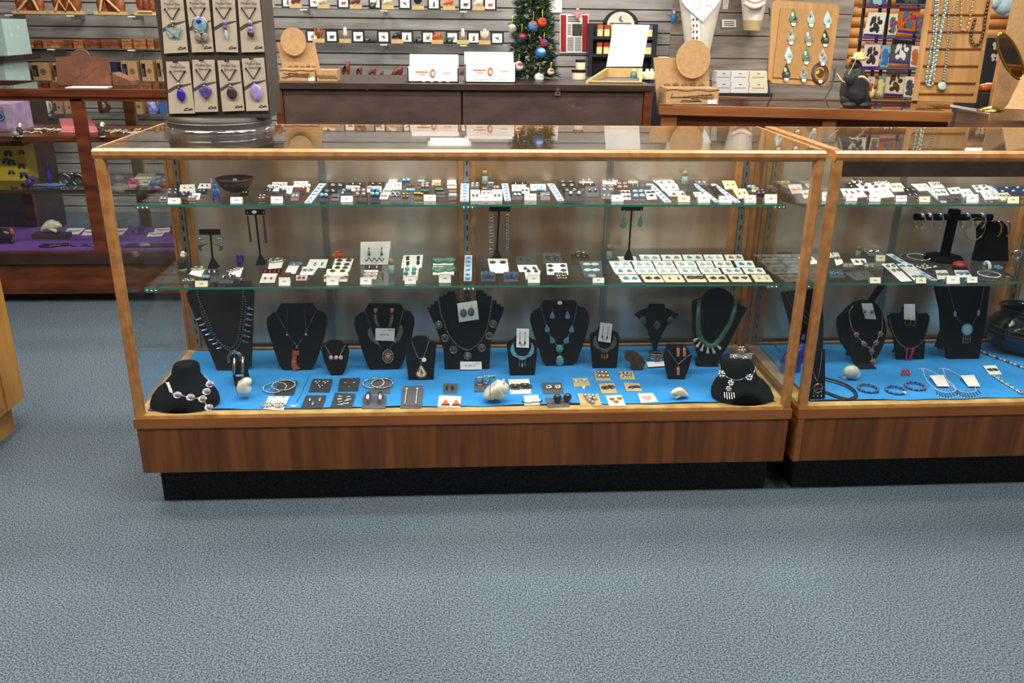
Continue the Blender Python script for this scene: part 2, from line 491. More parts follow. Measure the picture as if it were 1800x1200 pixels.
# ---------------------------------------------------------------- old dark case seen from behind
YT=1.3
pL,pR=at(482,147,'y',YT),at(1146,148,'y',YT)
zt=(pL.z+pR.z)/2
xa,xb=pL.x,pR.x
O=((xa+xb)/2,YT,0)
t=thing('storage_counter','scuffed dark brown wooden counter with two back doors','counter',O)
P('scuffed','4a3833',.5,scale=7,sx=(1,1,2.5),col2='3a2b28',detail=8,lo=.38,hi=.6)
m=MATS['scuffed'];n=m.node_tree;bs=n.nodes['Principled BSDF']
nz=n.nodes.new('ShaderNodeTexNoise');nz.inputs['Scale'].default_value=9;nz.inputs['Detail'].default_value=10;nz.inputs['Roughness'].default_value=.75
rp=n.nodes.new('ShaderNodeValToRGB');rp.color_ramp.elements[0].position=.64;rp.color_ramp.elements[1].position=.7
rp.color_ramp.elements[0].color=(0,0,0,1)
mxn=n.nodes.new('ShaderNodeMixRGB');mxn.inputs[2].default_value=lin('8a6244')
tc=n.nodes.new('ShaderNodeTexCoord');mp=n.nodes.new('ShaderNodeMapping');mp.inputs['Scale'].default_value=(.6,1,2.4)
n.links.new(tc.outputs['Object'],mp.inputs[0]);n.links.new(mp.outputs[0],nz.inputs['Vector']);n.links.new(nz.outputs[0],rp.inputs[0]);n.links.new(rp.outputs[0],mxn.inputs[0])
old=bs.inputs['Base Color'].links[0].from_socket;n.links.new(old,mxn.inputs[1]);n.links.new(mxn.outputs[0],bs.inputs['Base Color'])
b=B(O);b.bb((xa,YT+.02,0),(xb,YT+.5,zt-.02),'dark_wood');b.build('carcass',t)
b=B(O);b.bb((xa-.01,YT-.012,zt-.022),(xb+.01,YT+.51,zt),'dark_wood');b.build('worktop',t)
xm=at(812,180,'y',YT).x
for x0,x1 in((xa+.03,xm-.004),(xm+.004,xb-.03)):
    b=B(O);b.bb((x0,YT+.002,.1),(x1,YT+.022,zt-.026),'scuffed');d=b.build('door',t)
for x in(xa,xb-.028):
    b=B(O);b.bb((x,YT-.006,0),(x+.028,YT+.02,zt-.022),'mahogany');b.build('stile',t)
p=at(980,160,'y',YT)
b=B(O);b.box((p.x,YT-.003,p.z),(.022,.008,.034),'steel');b.cyl((p.x,YT-.006,p.z+.008),(p.x,YT-.016,p.z+.008),.006,'chrome');b.cyl((p.x,YT-.006,p.z-.008),(p.x,YT-.009,p.z-.008),.004,'slot_black');b.build('latch',t)
p=at(645,155,'y',YT)
b=B(O);b.cyl((p.x,YT+.004,p.z),(p.x,YT-.008,p.z),.007,'chrome');b.build('lock',t)
TOPT=zt
# ---------------------------------------------------------------- counter behind the second case
pl,pr=at(1169,185,'z',1.01),at(1675,197.5,'z',1.01)
ang=math.atan2(pr.y-pl.y,pr.x-pl.x);LN=(pr-pl).length
t=thing('wooden_counter','brown wooden counter with glass top behind the second case','counter',(pl.x,pl.y,0))
t.rotation_euler=(0,0,ang)
P('cherry','8f5a30',.35,scale=7,sx=(.4,1,3),col2='6b3d1e',detail=5)
DB=.5
b=B();b.bb((-.02,-.004,.975),(LN,.03,1.01),'cherry');b.bb((-.02,0,.975),(.03,DB,1.01),'cherry');b.bb((-.02,DB-.03,.975),(LN,DB,1.01),'cherry');b.build('top_frame',t)
b=B();b.bb((.03,.03,1.0),(LN,DB-.03,1.008),'top_pane');b.build('top_glass',t)
b=B();b.bb((-.01,.01,0),(LN,DB-.01,.86),'cherry');b.bb((-.01,.012,.86),(.05,.04,.976),'cherry');b.bb((.05,.03,.93),(LN,.05,.976),'mahogany');b.build('body',t)
b=B();b.bb((.6,.012,.86),(.65,.045,.976),'cherry');b.build('stile',t)
TOPR=1.01
# ---------------------------------------------------------------- all-glass case past it
pg=at(1672,184,'z',.97)
O=(pg.x,pg.y,0)
t=thing('glass_counter','frameless glass counter with a pale edge by the picture edge','display case',O)
p2=at(1800,206,'z',.97);dv=(p2-pg);dv.z=0;dv.normalize();nv=V((-dv.y,dv.x,0));Rg=MX((dv,nv,V((0,0,1)))).transposed()
def gb(b,a,c,mt):b.box(V(O)+Rg@V([(p+q)/2 for p,q in zip(a,c)]),[abs(q-p)for p,q in zip(a,c)],mt,Rg)
b=B(O);gb(b,(0,0,.964),(.9,.4,.97),'top_pane');b.build('top_glass',t)
b=B(O);gb(b,(0,-.003,.3),(.9,.001,.964),'pane');b.build('front_glass',t)
b=B(O);gb(b,(-.003,0,.3),(.001,.4,.964),'pane');b.build('side_glass',t)
b=B(O);gb(b,(0,-.004,.961),(.9,-.001,.971),'white_card');b.build('front_edge',t)
b=B(O);gb(b,(.005,.03,0),(.9,.36,.95),'cherry');gb(b,(.02,.37,.3),(.9,.39,.95),'pale_wood');b.build('base',t)
# ---------------------------------------------------------------- honey oak cabinet at the picture edge
P('honey_oak','c08a3e',.4,scale=8,sx=(2,2,.3),col2='a06d2a',detail=5)
O=(-1.75,.2,0)
t=thing('oak_cabinet','honey oak cabinet cut off by the picture edge beside the aisle','cabinet',O)
b=B(O);b.bb((-2.0,-.6,.1),(-1.503,.562,1.0),'honey_oak');b.build('body',t)
b=B(O);b.bb((-1.503,.455,.1),(-1.4985,.568,1.0),'honey_oak');b.build('corner_post',t)
b=B(O);b.bb((-1.97,-.58,0),(-1.535,.54,.1),'honey_oak');b.build('plinth',t)
b=B(O);b.bb((-1.504,-.58,.12),(-1.499,.44,.96),'honey_oak');b.build('side_panel',t)
# ---------------------------------------------------------------- builders for the jewelry
def gp(u,v,z):
    return at(u,v,'z',z)
def smooth(pts,k=6):
    out=[]
    n=len(pts)
    for i in range(n-1):
        a,b_,c,d=pts[max(i-1,0)],pts[i],pts[i+1],pts[min(i+2,n-1)]
        for j in range(k):
            t=j/k
            out.append(.5*((2*b_)+(c-a)*t+(2*a-5*b_+4*c-d)*t*t+(3*b_-a-3*c+d)*t**3))
    out.append(pts[-1])
    return out
def along(pts,step):
    out=[pts[0]];acc=0
    for a,b_ in zip(pts,pts[1:]):
        L=(b_-a).length
        if L<1e-9:continue
        while acc+L>=step:
            a=a+(b_-a)*((step-acc)/L);L=(b_-a).length;acc=0
            out.append(a)
            if L<1e-9:break
        acc+=L
    return out
def pxl(pl,pts,h=.003,k=6):
    w=[pl.hit(u,v,h)for u,v in pts]
    return smooth(w,k)if k else w
def beads(b,pts,step,r,m,n=6,alt=None):
    for i,p in enumerate(along(pts,step)):
        b.ball(p,r,alt if alt and i%2 else m,n)
def chain(b,pts,r=.0011,m='silver',step=.004):
    b.tube(pts,r*.55,m,5)
    beads(b,pts,step,r,m,5)
def stone(b,pl,c,rx,ry,m,rim='silver',h=.003,n=14):
    b.ball(c+pl.n*h*.3,(rx,ry,h),m,n,pl.R)
    if rim:b.tube(circ(pl,c,rx*1.06,n,ry*1.06),max(.0008,rx*.14),rim,5,True)
def drop(b,pl,c,w,h,m,th=.003,rim=None):
    pr=[(0,.5),(.16,.3),(.34,.05),(.47,-.18),(.42,-.36),(.24,-.47),(0,-.5)]
    pts=[c+pl.ex*x*w+pl.ey*y*h for x,y in pr]+[c-pl.ex*x*w+pl.ey*y*h for x,y in pr[-2:0:-1]]
    b.prism(pts,pl.n*th,m,.0012)
    if rim:b.tube([p+pl.n*th*.5 for p in pts],.0009,rim,5,True)
def bust(label,foot,outline,tilt=78,th=.014,mat='velvet',cat='jewelry stand',leg=True,name='necklace_bust',z=ZD):
    p=gp(*foot,z);pl=PL(p,tilt)
    t=thing(name,label,cat,p)
    w=[pl.hit(u,v)for u,v in outline]
    b=B(p);b.prism([q-pl.n*th for q in w],pl.n*th,mat,.003);b.build('board',t)
    if leg:
        zt_=max(q.z for q in w);c=sum(w,V())/len(w)
        top=pl.loc((c-pl.p).dot(pl.ex),(zt_-p.z)*.55/math.sin(math.radians(tilt)),-th)
        bot=V((top.x,top.y+(top.z-z)*.42,z+.001))
        b=B(p);hw=.016
        b.prism([top+V((-hw,0,0)),top+V((hw,0,0)),bot+V((hw,0,0)),bot+V((-hw,0,0))],V((0,.003,0)),mat);b.build('easel_leg',t)
    return pl
U=[(.03,.42),(.0,.3),(.02,.2),(.1,.14),(.17,.12),(.2,.05),(.24,0),(.76,0),(.8,.05),(.84,.1),(.94,.12),(1,.22),(1,.32),(.96,.5),(.9,.68),(.8,.92),(.74,.985),(.28,1),(.22,.94),(.15,.76)]
def std_outline(x0,y0,x1,y1):
    return[(x0+a*(x1-x0),y0+b_*(y1-y0))for a,b_ in U]
def nthing(name,label,cat,pl,u,v,group=None):
    p=pl.hit(u,v,.003)
    return thing(name,label,cat,p,group),p
def ear_hook(b,pl,c,l):
    b.tube([c+pl.n*.002,c+pl.ey*l+pl.n*.002,c+pl.ey*l*1.2+pl.ex*.001-pl.n*.003],.0005,'silver',4)
def tagcard(label,pl,quad,mat='white_card',name='price_card',cat='price tag',h=.006,txt=None,deco=None,lab_parent=None):
    w=[pl.hit(quad[i],quad[i+1],h)for i in(0,2,4,6)]
    t=thing(name,label,cat,w[3])
    b=B(w[3]);b.prism(w,pl.n*.0008,mat);b.build('card',t)
    c=sum(w,V())/4+pl.n*.001
    if deco:
        b=B(w[3]);e=w[1]-pl.ex*.006-pl.ey*.004+pl.n*.001
        for i in range(7):b.ball(e-pl.ex*.0022*i-pl.ey*random.uniform(0,.002),(.0012,.0012,.0004),deco,5,pl.R)
        b.build('blue_corner_print',t)
    if txt:text(txt,t,pl,c-pl.ey*.001-pl.ex*.002,.0085,'ink','price_print')
    return t,w
# ================================================================ busts and necklaces on the blue deck
# tall tapered board with the squash blossom necklace
pl=bust('tall tapered black board stand with a squash blossom necklace, beside the amethyst neck form',(414,651),[(330,528),(327,515),(346,496),(441,493),(447,512),(442,645),(384,657)],74,.006,'leather')
t,o=nthing('squash_blossom_necklace','double strand grey bead necklace with blue blossoms and a crescent','necklace',pl,414,620)
inn=pxl(pl,[(347,513),(351,530),(357,543),(364,560),(372,578),(382,596),(395,608),(408,611),(417,600),(421,580),(424,560),(426,535),(428,510)])
out_=pxl(pl,[(352,540),(357,555),(365,573),(375,589),(386,603),(399,614),(410,617),(421,606),(426,585),(430,560),(432,535),(430,518)])
b=B(o);beads(b,inn,.0078,.0037,'pewter');b.build('bead_strand',t)
b=B(o);beads(b,out_,.0078,.0037,'pewter');b.build('bead_strand',t)
for i,(u,v)in enumerate([(352,560),(358,570),(362,579),(368,587),(375,596),(381,603),(388,611),(437,542),(436,552),(435,561),(433,571),(431,581),(430,590),(428,600)]):
    c=pl.hit(u,v,.004);s=-1 if i<7 else 1
    b=B(o);stone(b,pl,c,.004,.004,'blue_stone','dark_silver')
    e=c+pl.ex*s*.011-pl.ey*.003
    b.cyl(c,e,.0012,'silver',.0022,6)
    for k in(-1,0,1):b.cyl(e,e+pl.ex*s*.003+pl.ey*.0025*k,.0009,'silver',.0006,5)
    b.build('blossom',t)
c=pl.hit(413,630,.004);b=B(o)
for r in(.023,.0195,.016):
    a=[c+pl.ex*r*math.cos(q)+pl.ey*r*math.sin(q)for q in[PI*(-.2+1.4*i/18)for i in range(19)]]
    b.tube(a,.0014,'silver',5)
stone(b,pl,c+pl.ey*.0195,.0055,.0065,'blue_stone');b.build('crescent_pendant',t)
# ramp with two hoops
p=gp(427,680,ZD);t=thing('earring_ramp','small black ramp holding two broad silver hoop earrings','jewelry stand',p)
pr_=PL(p,60);w=[pr_.hit(u,v)for u,v in[(404,638),(432,633),(441,672),(414,681)]]
b=B(p);lo_=[V((q.x,q.y+.03*(i<2),ZD))for i,q in enumerate(w)];b.loft([w,[V((w[0].x,w[0].y+.02,ZD)),V((w[1].x,w[1].y+.02,ZD)),V((w[2].x,w[2].y+.002,ZD)),V((w[3].x,w[3].y+.002,ZD))]],'velvet',smooth=False);b.build('ramp',t)
for u,v,lb in((412,643,'broad silver hoop earring on the black ramp, nearer the amethyst neck form'),(427,641,'broad silver hoop earring on the black ramp, nearer the coral necklace bust')):
    c=pr_.hit(u,v,.006);b=B(c)
    a=[c+pr_.n*.011*math.cos(q)+pr_.ey*.024*math.sin(q)+pr_.ex*.002*math.cos(q)for q in[2*PI*i/20 for i in range(20)]]
    b.tube(a,.0045,'silver',8,True);solo(b,'hoop_earring',lb,'earring')
# neck forms
def neckform(label,u0,u1,vt,vb,nu0,nu1,nv):
    p=gp((u0+u1)/2,vb-(vb-vt)*.25,ZD);q0,q1=gp(u0,(vt+vb)/2+10,ZD),gp(u1,(vt+vb)/2+10,ZD)
    rx=(q1.x-q0.x)/2;cx=(q0.x+q1.x)/2;cy=gp(cx*0+(u0+u1)/2,vb,ZD).y+rx*.62
    pt=at((nu0+nu1)/2,nv,'y',cy);nx=pt.x;nr=(at(nu1,nv,'y',cy).x-at(nu0,nv,'y',cy).x)/2
    h=pt.z-ZD;rings=[]
    for f,k in((0,.94),(.03,1),(.1,1),(.25,.95),(.42,.8),(.54,.62),(.64,.52),(.74,None),(.86,None),(.95,None),(1,None)):
        if k is None:
            r=nr*{.74:1.04,.86:1.0,.95:.93,1:.8}[f];ry=r*.8
        else:r=rx*k;r=max(r,nr*1.05);ry=r*.66
        x=cx+(nx-cx)*f
        rings.append([V((x+r*math.cos(2*PI*j/28),cy+.01*f+ry*math.sin(2*PI*j/28),ZD+h*f))for j in range(28)])
    t=thing('neck_form',label,'jewelry stand',(cx,cy,ZD))
    b=B((cx,cy,ZD));b.loft(rings,'velvet');b.build('body',t)
    return cx,cy,h
cx,cy,h=neckform('black velvet neck form carrying an amethyst link necklace, in the case corner',279,396,640,726,301,350,640)
def facepl(u,v,x,y,tilt=55):
    return PL(V((x,y,ZD)),tilt)
# plane approximating the sloped chest of each neck form
pa=PL((cx,cy-.078,ZD+.006),50)
t,o=nthing('link_necklace','silver link necklace with oval purple stones and a drop','necklace',pa,340,698)
L1=pxl(pa,[(292,672),(297,682),(303,691),(312,694),(335,698),(356,701)],.012);L2=pxl(pa,[(356,701),(362,689),(368,677),(366,667),(360,660)],.012);L3=pxl(pa,[(356,701),(361,709),(367,716)],.008,3)
for L in(L1,L2,L3):
    b=B(o);chain(b,L,.0018,'silver',.005);b.build('chain',t)
for u,v in[(312,694),(335,698),(356,701),(367,716),(363,688),(369,675)]:
    b=B(o);c=pa.hit(u,v,.013);stone(b,pa,c,.007,.0055,'purple_stone','silver');b.tube(circ(pa,c,.0105,14,.0085),.0014,'silver',5,True);b.build('stone_link',t)
b=B(o);b.prism([pa.hit(u,v,.011)for u,v in[(293,673),(297,671),(304,688),(303,691),(298,689)]],pa.n*.002,'silver');b.build('silver_leaf',t)
pc=PL(gp(325,668,ZD+.075),42)
t,w=tagcard('white card with two purple button earrings and a ring, resting on the neck form',pc,(309,643,332,636,347,657,325,664),name='earring_card',cat='earring card',h=.004)
for u,v in((326,657),(338,651)):
    b=B(w[3]);stone(b,pc,pc.hit(u,v,.006),.005,.0045,'purple_stone','dark_silver');b.tube(circ(pc,pc.hit(u,v,.006),.0078,12,.007),.0015,'silver',5,True);b.build('earring',t)
pr2=gp(322,646,ZD+.095);b=B(pr2)
b.tube([pr2+V((.008*math.cos(q),.003*math.sin(q),.008*math.sin(q)))for q in[2*PI*i/16 for i in range(16)]],.0018,'silver',6,True);b.ball(pr2+V((.004,-.004,.005)),(.006,.003,.008),'purple_stone')
solo(b,'ring','silver ring with a purple stone on top of the amethyst neck form','ring')
cx,cy,h=neckform('black velvet neck form carrying a silver charm necklace, beside the white walking bear',1240,1346,630,713,1264,1324,630)
pa=PL((cx,cy-.075,ZD+.006),50)
t,o=nthing('charm_necklace','silver necklace with openwork flower charms and a fringed drop','necklace',pa,1285,680)
for pts in([(1265,640),(1267,652),(1277,662),(1287,667)],[(1328,646),(1322,660),(1308,665),(1295,668),(1287,667)]):
    b=B(o);chain(b,pxl(pa,pts,.012),.0014);b.build('chain',t)
def rosette(b,pl,c,r,m='silver'):
    for i in range(6):
        a=2*PI*i/6
        b.ball(c+pl.ex*r*.62*math.cos(a)+pl.ey*r*.62*math.sin(a),(r*.42,r*.42,.002),m,6,pl.R)
    b.ball(c+pl.n*.002,r*.35,m,6)
for u,v,r in((1269,657,.0125),(1317,663,.0125),(1285,673,.01),(1281,683,.009)):
    b=B(o);rosette(b,pa,pa.hit(u,v,.013),r);b.build('flower_charm',t)
b=B(o)
for i in range(5):
    c=pa.hit(1273+i*4.2,689,.012);b.cyl(c,c-pa.ey*(.017+.003*(i in(1,2,3))),.0011,'silver',.0018,6)
b.build('fringe',t)
pc=PL(gp(1303,668,ZD+.075),40)
t,w=tagcard('dark card with filigree silver earrings on top of the charm neck form',pc,(1283,622,1324,620,1319,635,1282,631),'grey_card',name='earring_card',cat='earring card',h=.004)
for u,v in((1293,627),(1311,630)):
    b=B(w[3]);rosette(b,pc,pc.hit(u,v,.006),.0085);b.build('earring',t)
p=pc.hit(1304,616,.01);b=B(p);rosette(b,PL(p,75),p,.014);b.tube([p+V((.009*math.cos(q),.012+.009*math.sin(q),-.006))for q in[2*PI*i/14 for i in range(14)]],.0016,'silver',5,True);solo(b,'ring','silver flower ring standing above the dark filigree earring card','ring')

# --- coral inlay pendant bust
pl=bust('black velvet bust carrying the striped coral pendant, behind the plain grey earring cards',(520,651),std_outline(468,534,574,651),80)
t,o=nthing('pendant_necklace','bar link necklace with a curved striped coral pendant','necklace',pl,521,610)
for pts in([(485,549),(500,575),(512,596),(521,607)],[(555,546),(546,566),(534,590),(524,607)]):
    b=B(o);P_=pxl(pl,pts);chain(b,P_,.0011,'dark_silver');
    for i in(4,9,14):
        if i+2<len(P_):b.cyl(P_[i],P_[i+2],.0022,'dark_silver')
    b.build('chain',t)
b=B(o);c=pl.hit(522,610,.003);b.tube(circ(pl,c,.0035,10),.0008,'silver',5,True)
b.prism([pl.hit(u,v,.003)for u,v in[(514,616),(526,616),(526,624),(514,624)]],pl.n*.004,'coral',.001)
seg=[((515,624),(522,625)),((513,632),(521,633)),((512.5,637),(521,637)),((513,643),(523,642)),((516,651),(528,647))]
for i in range(4):
    a,d=seg[i],seg[i+1]
    b.prism([pl.hit(*q,.003)for q in(a[0],a[1],d[1],d[0])],pl.n*.004,('coral','orange_stone','coral','coral')[i],.0004)
b.build('coral_pendant',t)
for u,lb in((505,'long chain earring with silver ball on the coral pendant bust, nearer the squash blossom board'),(535,'long chain earring with silver ball on the coral pendant bust, nearer the pink stone bust')):
    a=pl.hit(u,544,.003);q=pl.hit(u+(3 if u>520 else-1),586,.003);t=thing('chain_earring',lb,'earring',a)
    b=B(a);chain(b,[a,q],.0009,'dark_silver',.003);b.build('chain',t);b=B(a);b.ball(q-pl.ey*.004,.0045,'silver');b.build('ball',t)
# --- small pink stone bust
pl=bust('small round topped black bust with three pink stones',(590,660),[(564,615),(568,606),(576,600),(579,598),(585,597.5),(596,598),(602,602),(605,606),(611,609),(613.5,618),(611,634),(607,650),(602,658),(598,660.5),(583,660.5),(577,652),(570,636)],78,.012)
t,o=nthing('stone_necklace','short silver chain with three round pink stones','necklace',pl,591,628)
for pts in([(571,607),(576,615),(581,623)],[(606,608),(602,616),(598,623)]):
    b=B(o);chain(b,pxl(pl,pts,.003,4),.0016,'silver',.004);b.build('chain',t)
for u in(582,591,599):
    b=B(o);stone(b,pl,pl.hit(u,628.5,.004),.006,.0068,'pink_stone','dark_silver',.004);b.build('pink_stone',t)
# --- orange stone bust
pl=bust('black velvet bust with feather necklace and orange stone medallion, above a priced card',(675,650),std_outline(622.5,534,728,650),80)
t,o=nthing('feather_necklace','silver feather necklace with an egg shaped orange stone medallion','necklace',pl,682,626)
for pts in([(642,547),(647,562),(651,577)],[(708,546),(705,560),(702,571)],[(665,604),(671,612)],[(690,604),(686,612)]):
    b=B(o);chain(b,pxl(pl,pts,.003,4),.0014,'dark_silver');b.build('chain',t)
def feather(b,pl,pts,wds,m='dark_silver'):
    c=smooth([pl.hit(u,v,.003)for u,v in pts],4);n=len(c);L_,R_=[],[]
    for i,p in enumerate(c):
        d=(c[min(i+1,n-1)]-c[max(i-1,0)]).normalized();s=d.cross(pl.n);w_=wds*math.sin(PI*(i+.6)/(n+.4))**.6
        L_.append(p+s*w_);R_.append(p-s*w_)
    b.prism(L_+R_[::-1],pl.n*.0015,m);b.tube([p+pl.n*.002 for p in c],.0008,'silver',5)
    for i in range(1,n-1):
        d=(c[i+1]-c[i-1]).normalized()
        b.tube([c[i]+pl.n*.0018,L_[i]+d*.001+pl.n*.0018],.0004,'silver',4);b.tube([c[i]+pl.n*.0018,R_[i]+d*.001+pl.n*.0018],.0004,'silver',4)
for pts in([(650,577),(651,587),(656,596),(666,605)],[(704,571),(704,583),(699,595),(692,602)]):
    b=B(o);feather(b,pl,pts,.0075);b.build('feather',t)
b=B(o);c=pl.hit(682,626,.003);b.prism(circ(pl,c,.0175,22,.022),pl.n*.002,'dark_silver',.001)
beads(b,circ(pl,c+pl.n*.002,.0165,26,.021),.003,.0014,'silver',5);stone(b,pl,c-pl.ey*.002+pl.n*.002,.008,.0085,'orange_stone','silver',.004)
for i in range(5):b.ball(c+pl.ey*(.010-.002*abs(i-2))+pl.ex*.004*(i-2)+pl.n*.003,.0024,('silver','coral')[i%2],6)
b.build('medallion',t)
for u,s,lb in((660,1,'feather earring with orange top, nearer the pink stone bust'),(689,-1,'feather earring with orange top, nearer the scalloped bust')):
    a=pl.hit(u,545,.003);t=thing('feather_earring',lb,'earring',a);b=B(a)
    b.prism([pl.hit(u+dx,v,.003)for dx,v in((-3,542),(3,541.5),(2.6,547),(0,550.5),(-2.4,547))],pl.n*.003,'orange_stone',.0006);b.build('orange_top',t)
    b=B(a);feather(b,pl,[(u,552),(u+.5*s,562),(u+6*s*(1 if s>0 else .8),574)],.0045);b.build('feather',t)
tagcard('white price card reading $490.00 on the orange stone bust',pl,(660,576.5,694,577,693,599,660,598),txt='$490.00',deco='band_deep',h=.008)
# --- pear pendant bust
pl=bust('small black bust with a pear shaped pendant, tucked against the scalloped bust',(739,668),[(719,599),(724,594),(731,591),(740,590.5),(748,591.5),(753,595),(755,599),(763,600),(767,606),(765,630),(762,667),(718,668),(713.5,630),(714,607),(716,601)],80,.012)
t,o=nthing('pear_pendant_necklace','snake chain with a pear shaped mosaic pendant in gold trim','necklace',pl,740,652)
for pts in([(724,600),(729,615),(735,628),(739,630)],[(754,599),(749,615),(744,628),(740,630)]):
    b=B(o);b.tube(pxl(pl,pts),.0014,'silver',6);b.build('chain',t)
b=B(o);c=pl.hit(740.5,651.5,.003);drop(b,pl,c,.037,.046,'gold',.003);drop(b,pl,c+pl.n*.003-pl.ey*.001,.028,.034,'bone',.001)
for i in range(16):
    b.ball(c+pl.n*.0045+pl.ex*random.uniform(-.009,.009)+pl.ey*random.uniform(-.013,.006),(.0022,.0018,.0006),random.choice(['onyx','coral','brown_bead','gold']),6,pl.R)
b.tube(circ(pl,c+pl.ey*.027,.0035,10),.0009,'silver',5,True);b.build('pendant',t)
c=pl.hit(745.5,632,.005);b=B(c);b.prism(circ(pl,c,.0065,14),pl.n*.001,'white_card');b.cyl(c+pl.n*.001,c+pl.n*.0016,.003,'pinkish_tag');solo(b,'round_tag','round white tag hanging beside the pear pendant','price tag')
# --- scalloped bust
pl=bust('large stepped edge black bust with a seven medallion necklace',(822,649),[(799,513),(801,524),(804,529),(814,530.5),(834,530.5),(837,526),(838,511),(850,511),(851,516),(855,516),(856,521),(864,521),(865,528),(873,528),(874,535),(880,535),(880,540),(886,540),(883,553),(874,575),(863,600),(860,649),(782,650),(779,612),(766,575),(757,556),(751,541),(757,541),(757,536),(762,536),(763,530),(770,530),(771,522),(779,522),(780,518),(786,518),(786,513)],80)
t,o=nthing('medallion_necklace','grey pearl necklace with seven scalloped silver medallions','necklace',pl,822,610)
b=B(o);beads(b,pxl(pl,[(770,522),(773,540),(776,555),(781,568),(787,585),(797,600),(808,610),(822,615),(835,609),(847,596),(855,580),(860,560),(863,540),(866,521)]),.0066,.003,'dark_silver');b.build('bead_strand',t)
for u,v,m in((771,570.5,'turquoise'),(782,594,'pewter'),(797,614.5,'pewter'),(822,625,'turquoise'),(847,611,'pewter'),(860,590,'pewter'),(867,569,'green_stone')):
    c=pl.hit(u,v,.003);b=B(o)
    b.prism([c+(pl.ex*math.cos(a)+pl.ey*math.sin(a))*.0125*(1+.05*math.cos(8*a))for a in[2*PI*i/32 for i in range(32)]],pl.n*.0016,'dark_silver')
    b.tube(circ(pl,c+pl.n*.0018,.0105,18),.0009,'silver',5,True);stone(b,pl,c+pl.n*.0016,.0055,.0055,m,'dark_silver',.002);b.build('medallion',t)
t,w=tagcard('white card with two oval green earrings pinned on the scalloped bust',pl,(803.5,533,838,528,842,561,807,566),name='earring_card',cat='earring card')
for u,v in((814.5,549),(828,547)):
    b=B(w[3]);c=pl.hit(u,v+1,.008);stone(b,pl,c,.0085,.011,'green_stone',None,.003);b.tube(circ(pl,c,.0088,16,.0115),.0017,'pewter',5,True);ear_hook(b,pl,c+pl.ey*.012,.008);b.build('earring',t)
tagcard('white price card reading $1,800.00 propped against the scalloped bust',PL(gp(828,650,ZD)-V((0,.006,0)),72),(809,635,846.5,635.5,847,649,809,649.5),txt='$1,800.00',deco='band_deep',h=0)
# --- two crescent chandelier busts
SH=[(.0,.25),(.06,.16),(.2,.12),(.3,.03),(.4,0),(.6,0),(.7,.03),(.78,.1),(.92,.14),(1,.24),(.97,.5),(.9,1),(.1,1),(.05,.62)]
for(x0,y0,x1,y1),quad,lb,dm,cl in(((891,588,945.5,660),(908,577,930,577.5,929.6,611,907.6,610),'between the medallion and turquoise busts',('silver','sky_stone','silver'),'turquoise'),((1037,574,1089.5,647.5),(1055.5,566.5,1076.5,569,1073,602,1051,599),'beside the turquoise drop bust, below a tilted card',('coral','coral','orange_stone'),'silver')):
    pl=bust('small black bust with a crescent necklace '+lb,((x0+x1)/2,y1),[(x0+a*(x1-x0),y0+c*(y1-y0))for a,c in SH],80,.012)
    cx_,cy_=(x0+x1)/2,y0+.5*(y1-y0)
    t,o=nthing('crescent_necklace','silver crescent necklace with three %s drops, '%('coral' if 'tilted' in lb else 'pale')+lb,'necklace',pl,cx_,cy_)
    def cres(b,c,r,a0,a1,wd_,m):
        n_=14;A,C=[],[]
        for i in range(n_+1):
            a=math.radians(a0+(a1-a0)*i/n_);k=wd_*math.sin(PI*i/n_)+.0008
            A.append(c+(pl.ex*math.cos(a)+pl.ey*math.sin(a))*(r+k/2));C.append(c+(pl.ex*math.cos(a)+pl.ey*math.sin(a))*(r-k/2))
        b.prism(A+C[::-1],pl.n*.0018,m);b.tube([q+pl.n*.001 for q in A],.0008,'silver',5);b.tube([q+pl.n*.001 for q in C],.0008,'silver',5)
    c=pl.hit(cx_,cy_-13,.003)
    for a0,a1 in((150,255),(30,-75)):
        b=B(o);cres(b,c,.031,a0,a1,.011,'dark_silver' if cl=='silver' else 'turquoise');b.build('crescent',t)
    c2=pl.hit(cx_,cy_-6,.003);b=B(o);cres(b,c2,.02,205,335,.009,'dark_silver' if cl=='silver' else 'turquoise');b.build('crescent',t)
    for i in range(3):
        q=c2-pl.ey*(.023 if i==1 else .020)+pl.ex*.0085*(i-1);b=B(o);b.cyl(q,q-pl.ey*.013,.0008,'silver');b.cyl(q-pl.ey*.012,q-pl.ey*.022,.0014,dm[i],.0024,8);b.ball(q-pl.ey*.023,.0026,dm[i],8);b.build('drop',t)
    t,w=tagcard(('white card with slim drops pinned on the bust '+lb).replace(', below a tilted card',''),pl,quad,name='earring_card',cat='earring card')
    for f in(.28,.68):
        tp=w[0].lerp(w[1],f)+pl.n*.002;bt=w[3].lerp(w[2],f)+pl.n*.002;b=B(w[3]);a,d=tp.lerp(bt,.2),tp.lerp(bt,.72)
        b.tube([a,d],.0006,'dark_silver',4);b.ball(a,.0016,'pewter',6);drop(b,pl,d,.006,.011,'pewter',.002);b.build('earring',t)
    b=B(w[3])
    for i in range(2):b.box(w[3].lerp(w[2],.5).lerp(w[0].lerp(w[1],.5),.09+.06*i)+pl.n*.0012,(.016,.0012,.0003),'ink',pl.R)
    b.build('printed_lines',t)
